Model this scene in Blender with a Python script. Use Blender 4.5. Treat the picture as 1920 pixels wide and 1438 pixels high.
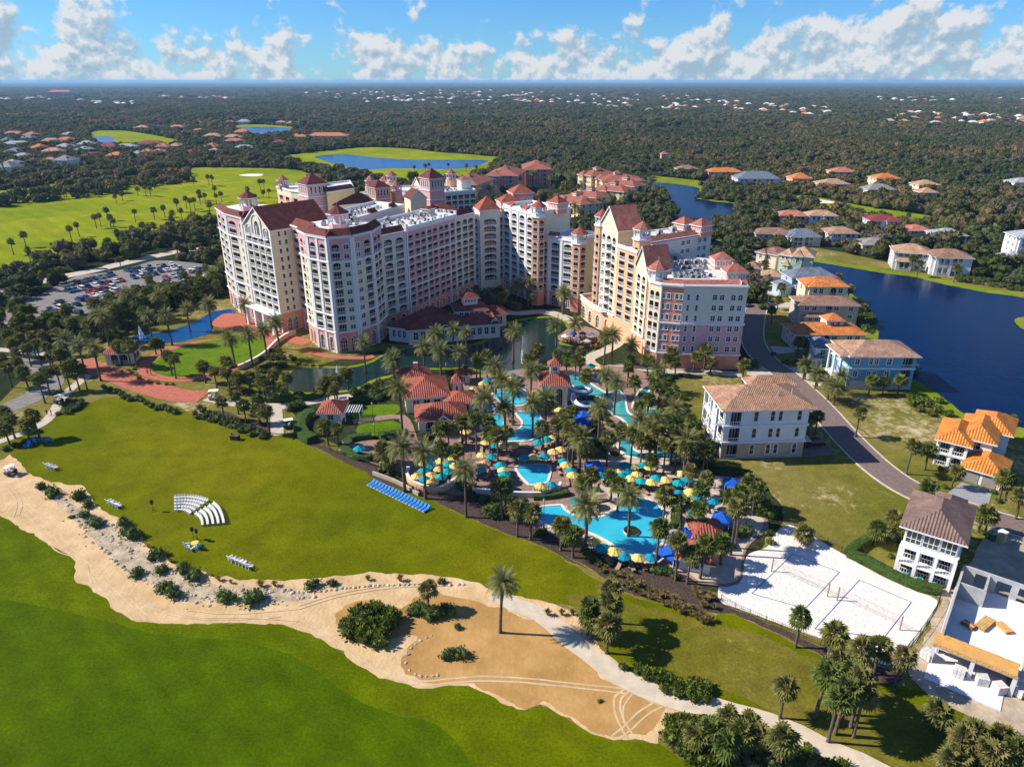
import bpy, bmesh, math, random
from mathutils import Vector, Matrix, noise
for o in list(bpy.data.objects): bpy.data.objects.remove(o)
sc = bpy.context.scene
col = sc.collection
R = random.Random(11)
KEEP = []
rad = math.radians
# ------------------------------------------------------------------ camera
cd = bpy.data.cameras.new('camera'); cam = bpy.data.objects.new('camera', cd); col.objects.link(cam)
cam.location = (0, 0, 78.0); cam.rotation_euler = (rad(90 - 23.06), 0, 0)
cd.sensor_fit = 'HORIZONTAL'; cd.sensor_width = 36; cd.lens = 36 * 1332 / 1920
cd.clip_start = 1; cd.clip_end = 120000
sc.camera = cam
# ------------------------------------------------------------------ light
SUN_AZ, SUN_EL = rad(-6), rad(39)          # direction in which shadows fall, height of the sun
w = bpy.data.worlds.new('World'); sc.world = w; w.use_nodes = True
nt = w.node_tree; nt.nodes.clear()
def N(t, kind, **kw):
    n = t.nodes.new(kind)
    for k, v in kw.items():
        if k.startswith('i_'):
            n.inputs[k[2:].replace('_', ' ')].default_value = v
        else:
            setattr(n, k, v)
    return n
def LK(t, a, b): t.links.new(a, b)
def math_node(t, op, a, b=None, clamp=False):
    n = t.nodes.new('ShaderNodeMath'); n.operation = op; n.use_clamp = clamp
    for i, q in enumerate((a, b)):
        if q is None: continue
        if isinstance(q, (int, float)): n.inputs[i].default_value = q
        else: t.links.new(q, n.inputs[i])
    return n.outputs[0]
def ramp(t, fac, stops, interp='LINEAR'):
    n = t.nodes.new('ShaderNodeValToRGB'); n.color_ramp.interpolation = interp
    e = n.color_ramp.elements
    while len(e) < len(stops): e.new(0.5)
    for q, (p, c) in zip(e, stops):
        q.position = p; q.color = (*c, 1) if len(c) == 3 else c
    t.links.new(fac, n.inputs[0]); return n.outputs[0]
def build_world():
    t = nt
    sky = N(t, 'ShaderNodeTexSky', sky_type='NISHITA', sun_disc=False, sun_elevation=SUN_EL, sun_rotation=rad(-90 + 6),
            altitude=80, air_density=1.0, dust_density=0.0, ozone_density=3.0)
    hs = N(t, 'ShaderNodeMix', data_type='RGBA', blend_type='MULTIPLY'); hs.inputs[0].default_value = 1; hs.inputs[7].default_value = (0.40, 0.79, 1.30, 1)
    LK(t, sky.outputs[0], hs.inputs[6])
    b1 = N(t, 'ShaderNodeBackground'); b1.inputs[1].default_value = 0.076
    LK(t, hs.outputs[2], b1.inputs[0])
    tc = N(t, 'ShaderNodeTexCoord')
    sep = N(t, 'ShaderNodeSeparateXYZ'); LK(t, tc.outputs['Generated'], sep.inputs[0])
    el = math_node(t, 'MAXIMUM', sep.outputs[2], 0.0)
    # fair-weather cumulus: noise over the sky direction, packed and flattened towards the horizon
    cmb = N(t, 'ShaderNodeCombineXYZ')
    LK(t, sep.outputs[0], cmb.inputs[0]); LK(t, sep.outputs[1], cmb.inputs[1]); LK(t, math_node(t, 'MULTIPLY', el, 1.15), cmb.inputs[2])
    def cloud(off):
        add = N(t, 'ShaderNodeVectorMath', operation='ADD'); LK(t, cmb.outputs[0], add.inputs[0]); add.inputs[1].default_value = off
        n1 = N(t, 'ShaderNodeTexNoise', noise_dimensions='3D'); LK(t, add.outputs[0], n1.inputs['Vector'])
        n1.inputs['Scale'].default_value = 20.0; n1.inputs['Detail'].default_value = 8; n1.inputs['Roughness'].default_value = 0.58
        n2 = N(t, 'ShaderNodeTexNoise'); LK(t, add.outputs[0], n2.inputs['Vector'])
        n2.inputs['Scale'].default_value = 5.0; n2.inputs['Detail'].default_value = 2
        return math_node(t, 'ADD', math_node(t, 'MULTIPLY', n1.outputs[0], 0.68), math_node(t, 'MULTIPLY', n2.outputs[0], 0.32))
    c0 = cloud((3.1, 0.4, 0.0)); c1 = cloud((3.096, 0.4, 0.0095))
    # coverage: a bank low over the horizon, scattered cloud above
    cov = ramp(t, el, [(0.0, (0.62,) * 3), (0.03, (0.585,) * 3), (0.05, (0.53,) * 3), (0.075, (0.46,) * 3), (0.12, (0.45,) * 3), (1.0, (0.41,) * 3)])
    dens = math_node(t, 'ADD', c0, math_node(t, 'SUBTRACT', cov, 0.5))
    mask = ramp(t, dens, [(0.485, (0, 0, 0)), (0.565, (1, 1, 1))], 'EASE')
    shade = math_node(t, 'ADD', math_node(t, 'MULTIPLY', math_node(t, 'SUBTRACT', c0, c1), 7.5), 0.5, True)
    ccol = ramp(t, shade, [(0.1, (0.44, 0.60, 0.76)), (0.42, (0.62, 0.75, 0.87)), (0.72, (0.95, 0.97, 1.0))])  # sunlit upper-left edges and blue-grey shaded sides painted into the cloud colour
    b2 = N(t, 'ShaderNodeBackground'); LK(t, ccol, b2.inputs[0]); b2.inputs[1].default_value = 0.56
    mx = N(t, 'ShaderNodeMixShader'); LK(t, math_node(t, 'MULTIPLY', mask, 0.93), mx.inputs[0])
    LK(t, b1.outputs[0], mx.inputs[1]); LK(t, b2.outputs[0], mx.inputs[2])
    out = N(t, 'ShaderNodeOutputWorld'); LK(t, mx.outputs[0], out.inputs[0])
build_world()
sd = bpy.data.lights.new('sun', 'SUN'); so = bpy.data.objects.new('sun', sd); col.objects.link(so)
sd.energy = 5.0; sd.angle = rad(0.5); sd.color = (1.0, 0.93, 0.82)
sdir = Vector((math.cos(SUN_AZ) * math.cos(SUN_EL), math.sin(SUN_AZ) * math.cos(SUN_EL), -math.sin(SUN_EL)))
so.rotation_euler = sdir.to_track_quat('-Z', 'Y').to_euler(); so.location = (-100, 0, 300)
sc.view_settings.view_transform = 'Standard'; sc.view_settings.look = 'None'
sc.view_settings.exposure = 0.55; sc.view_settings.gamma = 1.0; sc.view_settings.use_curve_mapping = False
sc.render.engine = 'CYCLES'
sc.cycles.max_bounces = 6; sc.cycles.diffuse_bounces = 3; sc.cycles.glossy_bounces = 3; sc.cycles.transmission_bounces = 3
sc.cycles.volume_bounces = 0; sc.cycles.transparent_max_bounces = 6
sc.cycles.use_denoising = True; sc.cycles.caustics_reflective = False; sc.cycles.caustics_refractive = False

# ------------------------------------------------------------------ materials
MATS = {}
def mat(name, c, rough=0.85, var=0.12, scale=0.6, spec=0.25, bump=0.0, bscale=8.0, c2=None, big=0.0, metal=0.0, rnd=0.0, detail=4):
    """a surface of colour c with mottled variation (noise in world space), optional second colour, fine relief and per-object tint"""
    if name in MATS: return MATS[name]
    m = bpy.data.materials.new(name); m.use_nodes = True; t = m.node_tree
    b = t.nodes['Principled BSDF']; b.inputs['Roughness'].default_value = rough
    b.inputs['Specular IOR Level'].default_value = spec; b.inputs['Metallic'].default_value = metal
    g = N(t, 'ShaderNodeNewGeometry')
    n = N(t, 'ShaderNodeTexNoise'); LK(t, g.outputs['Position'], n.inputs['Vector'])
    n.inputs['Scale'].default_value = scale; n.inputs['Detail'].default_value = detail; n.inputs['Roughness'].default_value = 0.6
    c2 = c2 or tuple(x * (1 - 2.2 * var) for x in c)
    hi = tuple(min(1, x * (1 + var)) for x in c)
    o = ramp(t, n.outputs[0], [(0.3, c2), (0.68, hi)])
    if big:
        nb = N(t, 'ShaderNodeTexNoise'); LK(t, g.outputs['Position'], nb.inputs['Vector'])
        nb.inputs['Scale'].default_value = scale * 0.07; nb.inputs['Detail'].default_value = 3
        f = ramp(t, nb.outputs[0], [(0.3, (1 - big,) * 3), (0.7, (1 + big * 0.4,) * 3)])
        mm = N(t, 'ShaderNodeMix', data_type='RGBA', blend_type='MULTIPLY'); mm.inputs[0].default_value = 1
        LK(t, o, mm.inputs[6]); LK(t, f, mm.inputs[7]); o = mm.outputs[2]
    if rnd:
        oi = N(t, 'ShaderNodeObjectInfo')
        hs = N(t, 'ShaderNodeHueSaturation'); LK(t, o, hs.inputs['Color'])
        LK(t, math_node(t, 'ADD', math_node(t, 'MULTIPLY', oi.outputs['Random'], rnd), 1 - rnd * 0.5), hs.inputs['Value'])
        rr = math_node(t, 'FRACT', math_node(t, 'MULTIPLY', oi.outputs['Random'], 17.3))
        LK(t, math_node(t, 'ADD', math_node(t, 'MULTIPLY', rr, 0.05), 0.475), hs.inputs['Hue'])
        o = hs.outputs[0]
    LK(t, o, b.inputs['Base Color'])
    if bump:
        n2 = N(t, 'ShaderNodeTexNoise'); LK(t, g.outputs['Position'], n2.inputs['Vector']); n2.inputs['Scale'].default_value = bscale
        n2.inputs['Detail'].default_value = 3
        bp = N(t, 'ShaderNodeBump'); bp.inputs['Strength'].default_value = bump; bp.inputs['Distance'].default_value = 0.3
        LK(t, n2.outputs[0], bp.inputs['Height']); LK(t, bp.outputs[0], b.inputs['Normal'])
    MATS[name] = m; return m
def water_mat(name, c, rough=0.08, wave=0.02, wscale=1.2, c2=None, spec=0.5):
    if name in MATS: return MATS[name]
    m = bpy.data.materials.new(name); m.use_nodes = True; t = m.node_tree
    b = t.nodes['Principled BSDF']; b.inputs['Roughness'].default_value = rough; b.inputs['Specular IOR Level'].default_value = spec
    g = N(t, 'ShaderNodeNewGeometry')
    n = N(t, 'ShaderNodeTexNoise'); LK(t, g.outputs['Position'], n.inputs['Vector']); n.inputs['Scale'].default_value = 0.25; n.inputs['Detail'].default_value = 3
    LK(t, ramp(t, n.outputs[0], [(0.35, c2 or tuple(x * 0.8 for x in c)), (0.65, c)]), b.inputs['Base Color'])
    n2 = N(t, 'ShaderNodeTexNoise'); LK(t, g.outputs['Position'], n2.inputs['Vector']); n2.inputs['Scale'].default_value = wscale; n2.inputs['Detail'].default_value = 4
    bp = N(t, 'ShaderNodeBump'); bp.inputs['Strength'].default_value = 1.0; bp.inputs['Distance'].default_value = wave
    LK(t, n2.outputs[0], bp.inputs['Height']); LK(t, bp.outputs[0], b.inputs['Normal'])
    MATS[name] = m; return m
def tile_mat(name, c, pitch=0.34, rib=0.5, var=0.25):
    """clay roof tiles: rolls down the slope, courses across it, each a little different (UV in metres)"""
    if name in MATS: return MATS[name]
    m = bpy.data.materials.new(name); m.use_nodes = True; t = m.node_tree
    b = t.nodes['Principled BSDF']; b.inputs['Roughness'].default_value = 0.75; b.inputs['Specular IOR Level'].default_value = 0.2
    uv = N(t, 'ShaderNodeUVMap')
    br = N(t, 'ShaderNodeTexBrick'); LK(t, uv.outputs[0], br.inputs['Vector'])
    br.offset = 0.0; br.inputs['Scale'].default_value = 1.0; br.inputs['Brick Width'].default_value = pitch; br.inputs['Row Height'].default_value = 0.42
    br.inputs['Mortar Size'].default_value = 0.035; br.inputs['Mortar Smooth'].default_value = 1.0
    br.inputs['Color1'].default_value = (*[x * (1 + var) for x in c], 1); br.inputs['Color2'].default_value = (*[x * (1 - var) for x in c], 1)
    br.inputs['Mortar'].default_value = (*[x * 0.55 for x in c], 1)
    g = N(t, 'ShaderNodeNewGeometry')
    n = N(t, 'ShaderNodeTexNoise'); LK(t, g.outputs['Position'], n.inputs['Vector']); n.inputs['Scale'].default_value = 0.45; n.inputs['Detail'].default_value = 4
    f = ramp(t, n.outputs[0], [(0.3, (0.72,) * 3), (0.7, (1.15,) * 3)])
    mm = N(t, 'ShaderNodeMix', data_type='RGBA', blend_type='MULTIPLY'); mm.inputs[0].default_value = 1
    LK(t, br.outputs[0], mm.inputs[6]); LK(t, f, mm.inputs[7]); LK(t, mm.outputs[2], b.inputs['Base Color'])
    wv = N(t, 'ShaderNodeTexWave', wave_type='BANDS', bands_direction='X'); LK(t, uv.outputs[0], wv.inputs['Vector'])
    wv.inputs['Scale'].default_value = 0.314 / pitch
    bp = N(t, 'ShaderNodeBump'); bp.inputs['Strength'].default_value = rib; bp.inputs['Distance'].default_value = 0.12
    LK(t, wv.outputs[0], bp.inputs['Height']); LK(t, bp.outputs[0], b.inputs['Normal'])
    MATS[name] = m; return m
# ------------------------------------------------------------------ objects
def tag(o, label=None, cat=None, group=None, kind=None):
    if label: o['label'] = label
    if cat: o['category'] = cat
    if group: o['group'] = group
    if kind: o['kind'] = kind
    return o
def link(o, parent=None):
    col.objects.link(o)
    if parent is not None: o.parent = parent
    return o
def empty(name, loc=(0, 0, 0), rz=0.0):
    o = bpy.data.objects.new(name, None); o.location = loc; o.rotation_euler = (0, 0, rz); o.empty_display_size = 0.5
    return link(o)
def inst(name, me, loc=(0, 0, 0), rz=0.0, scale=None, parent=None, rot=None):
    o = bpy.data.objects.new(name, me); o.location = loc; o.rotation_euler = rot or (0, 0, rz)
    if scale is not None: o.scale = scale if not isinstance(scale, (int, float)) else (scale,) * 3
    return link(o, parent)
class MB:
    """collects faces, then becomes one mesh"""
    def __init__(s): s.v = []; s.f = []; s.m = []; s.mats = []; s.smooth = False
    def mi(s, m):
        if m not in s.mats: s.mats.append(m)
        return s.mats.index(m)
    def poly(s, pts, m):
        i = len(s.v); s.v += [tuple(p) for p in pts]; s.f.append(tuple(range(i, i + len(pts)))); s.m.append(s.mi(m))
    def mesh(s, verts, faces, m):
        i = len(s.v); s.v += [tuple(p) for p in verts]; k = s.mi(m)
        for f in faces: s.f.append(tuple(i + q for q in f)); s.m.append(k)
    def box(s, c, d, m, rz=0.0, tilt=None):
        hx, hy, hz = d[0] / 2, d[1] / 2, d[2] / 2
        M = Matrix.Rotation(rz, 3, 'Z')
        if tilt is not None: M = M @ tilt
        C = Vector(c)
        vs = [C + M @ Vector((x, y, z)) for z in (-hz, hz) for x, y in ((-hx, -hy), (hx, -hy), (hx, hy), (-hx, hy))]
        s.mesh(vs, [(3, 2, 1, 0), (4, 5, 6, 7), (0, 1, 5, 4), (1, 2, 6, 5), (2, 3, 7, 6), (3, 0, 4, 7)], m)
    def prism(s, pts, z0, z1, m, top=None, bottom=False):
        n = len(pts)
        vs = [(x, y, z0) for x, y in pts] + [(x, y, z1) for x, y in pts]
        s.mesh(vs, [(i, (i + 1) % n, n + (i + 1) % n, n + i) for i in range(n)], m)
        s.poly([(x, y, z1) for x, y in pts], top or m)
        if bottom: s.poly([(x, y, z0) for x, y in reversed(pts)], m)
    def tube(s, pts, rs, m, seg=8, cap=True):
        base = len(s.v); k = s.mi(m); n = len(pts)
        for i, p in enumerate(pts):
            p = Vector(p); a = Vector(pts[max(0, i - 1)]); b = Vector(pts[min(n - 1, i + 1)])
            d = (b - a).normalized(); u = d.cross(Vector((0.31, 0.95, 0.05))).normalized(); w_ = d.cross(u)
            r = rs[i] if isinstance(rs, (list, tuple)) else rs
            for j in range(seg):
                q = 2 * math.pi * j / seg; s.v.append(tuple(p + (u * math.cos(q) + w_ * math.sin(q)) * r))
        for i in range(n - 1):
            for j in range(seg):
                a = base + i * seg + j; b = base + i * seg + (j + 1) % seg
                s.f.append((a, a + seg, b + seg, b)); s.m.append(k)
        if cap: s.f.append(tuple(base + (n - 1) * seg + j for j in range(seg))); s.m.append(k)
    def fan(s, pts, z, apex, m, over=0.0):
        n = len(pts)
        for i in range(n):
            a, b = pts[i], pts[(i + 1) % n]; s.poly([(a[0], a[1], z), (b[0], b[1], z), apex], m)
    def to_mesh(s, name, uv=True, origin=(0, 0, 0)):
        me = bpy.data.meshes.new(name); ox, oy, oz = origin
        me.from_pydata([(x - ox, y - oy, z - oz) for x, y, z in s.v], [], s.f)
        for m in s.mats: me.materials.append(m)
        me.polygons.foreach_set('material_index', s.m)
        if s.smooth: me.polygons.foreach_set('use_smooth', [True] * len(s.f))
        me.update()
        if uv and len(s.f) < 60000:
            l = me.uv_layers.new(name='UVMap'); Z = Vector((0, 0, 1))
            for p in me.polygons:
                n = p.normal; u = Z.cross(n)
                u = u.normalized() if u.length > 1e-4 else Vector((1, 0, 0)); v = n.cross(u)
                for li in p.loop_indices:
                    q = me.vertices[me.loops[li].vertex_index].co; l.data[li].uv = (q.dot(u), q.dot(v))
        return me
    def build(s, name, parent=None, origin=(0, 0, 0), uv=True):
        return link(bpy.data.objects.new(name, s.to_mesh(name, uv, origin)), parent)
def spline(pts, closed=True, step=2.0):
    out = []; n = len(pts)
    rng = range(n if closed else n - 1)
    for i in rng:
        if closed: p0, p1, p2, p3 = pts[i - 1], pts[i], pts[(i + 1) % n], pts[(i + 2) % n]
        else: p0, p1, p2, p3 = pts[max(0, i - 1)], pts[i], pts[i + 1], pts[min(n - 1, i + 2)]
        L_ = math.dist(p1, p2); k = max(1, min(24, int(L_ / step)))
        for j in range(k):
            t = j / k; t2 = t * t; t3 = t2 * t
            out.append(tuple(0.5 * (2 * p1[q] + (p2[q] - p0[q]) * t + (2 * p0[q] - 5 * p1[q] + 4 * p2[q] - p3[q]) * t2 + (3 * p1[q] - p0[q] - 3 * p2[q] + p3[q]) * t3) for q in (0, 1)))
    if not closed: out.append(tuple(pts[-1]))
    return out
def rag(pts, amp):
    o = []
    for x, y in pts:
        o.append((x + amp * noise.noise((x * 0.35, y * 0.35, 3.0)) * 2 + R.uniform(-amp, amp) * 0.45, y + amp * noise.noise((x * 0.35, y * 0.35, 9.0)) * 2 + R.uniform(-amp, amp) * 0.45))
    return o
def sheet(name, pts, z, m, smooth=True, ragged=0.0, step=2.0, kind='structure', label=None, cat=None, skirt=0.0):
    p = spline(pts, True, step) if smooth else pts
    if ragged: p = rag(p, ragged)
    b = MB(); b.poly([(x, y, z) for x, y in p], m)
    o = b.build(name, uv=False)
    if o.data.polygons[0].normal.z < 0: o.data.flip_normals()
    tag(o, label, cat, None, kind); return o
def ribbon(pts, width, closed=False, step=2.0, smooth=True):
    p = spline(pts, closed, step) if smooth else pts
    l, r = [], []
    n = len(p)
    for i in range(n):
        a = p[i - 1] if (closed or i) else p[i]; b = p[(i + 1) % n] if (closed or i < n - 1) else p[i]
        dx, dy = b[0] - a[0], b[1] - a[1]; q = math.hypot(dx, dy) or 1
        w_ = width if not callable(width) else width(i / max(1, n - 1))
        l.append((p[i][0] - dy / q * w_ / 2, p[i][1] + dx / q * w_ / 2)); r.append((p[i][0] + dy / q * w_ / 2, p[i][1] - dx / q * w_ / 2))
    return l, r
def strip(name, pts, width, z, m, kind='structure', step=2.0, label=None, cat=None, jit=0.0):
    l, r = ribbon(pts, width, False, step)
    if jit: l = rag(l, jit); r = rag(r, jit)
    b = MB(); n = len(l)
    b.mesh([(x, y, z) for x, y in l] + [(x, y, z) for x, y in r], [(i, n + i, n + i + 1, i + 1) for i in range(n - 1)], m)
    return tag(b.build(name, uv=False), label, cat, None, kind)
def kerb(name, pts, width, z0, z1, m, closed=True, step=1.5, parent=None, smooth=True):
    """a raised edging following a line"""
    l, r = ribbon(pts, width, closed, step, smooth); n = len(l); b = MB()
    vs = [(x, y, z1) for x, y in l] + [(x, y, z1) for x, y in r] + [(x, y, z0) for x, y in l] + [(x, y, z0) for x, y in r]
    fs = []
    for i in range(n if closed else n - 1):
        j = (i + 1) % n
        fs += [(i, n + i, n + j, j), (2 * n + i, i, j, 2 * n + j), (n + i, 3 * n + i, 3 * n + j, n + j)]
    b.mesh(vs, fs, m); o = b.build(name, parent, uv=False); return o
def inside(p, poly):
    x, y = p; c = False; n = len(poly); j = n - 1
    for i in range(n):
        xi, yi = poly[i]; xj, yj = poly[j]
        if (yi > y) != (yj > y) and x < (xj - xi) * (y - yi) / (yj - yi) + xi: c = not c
        j = i
    return c

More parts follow.
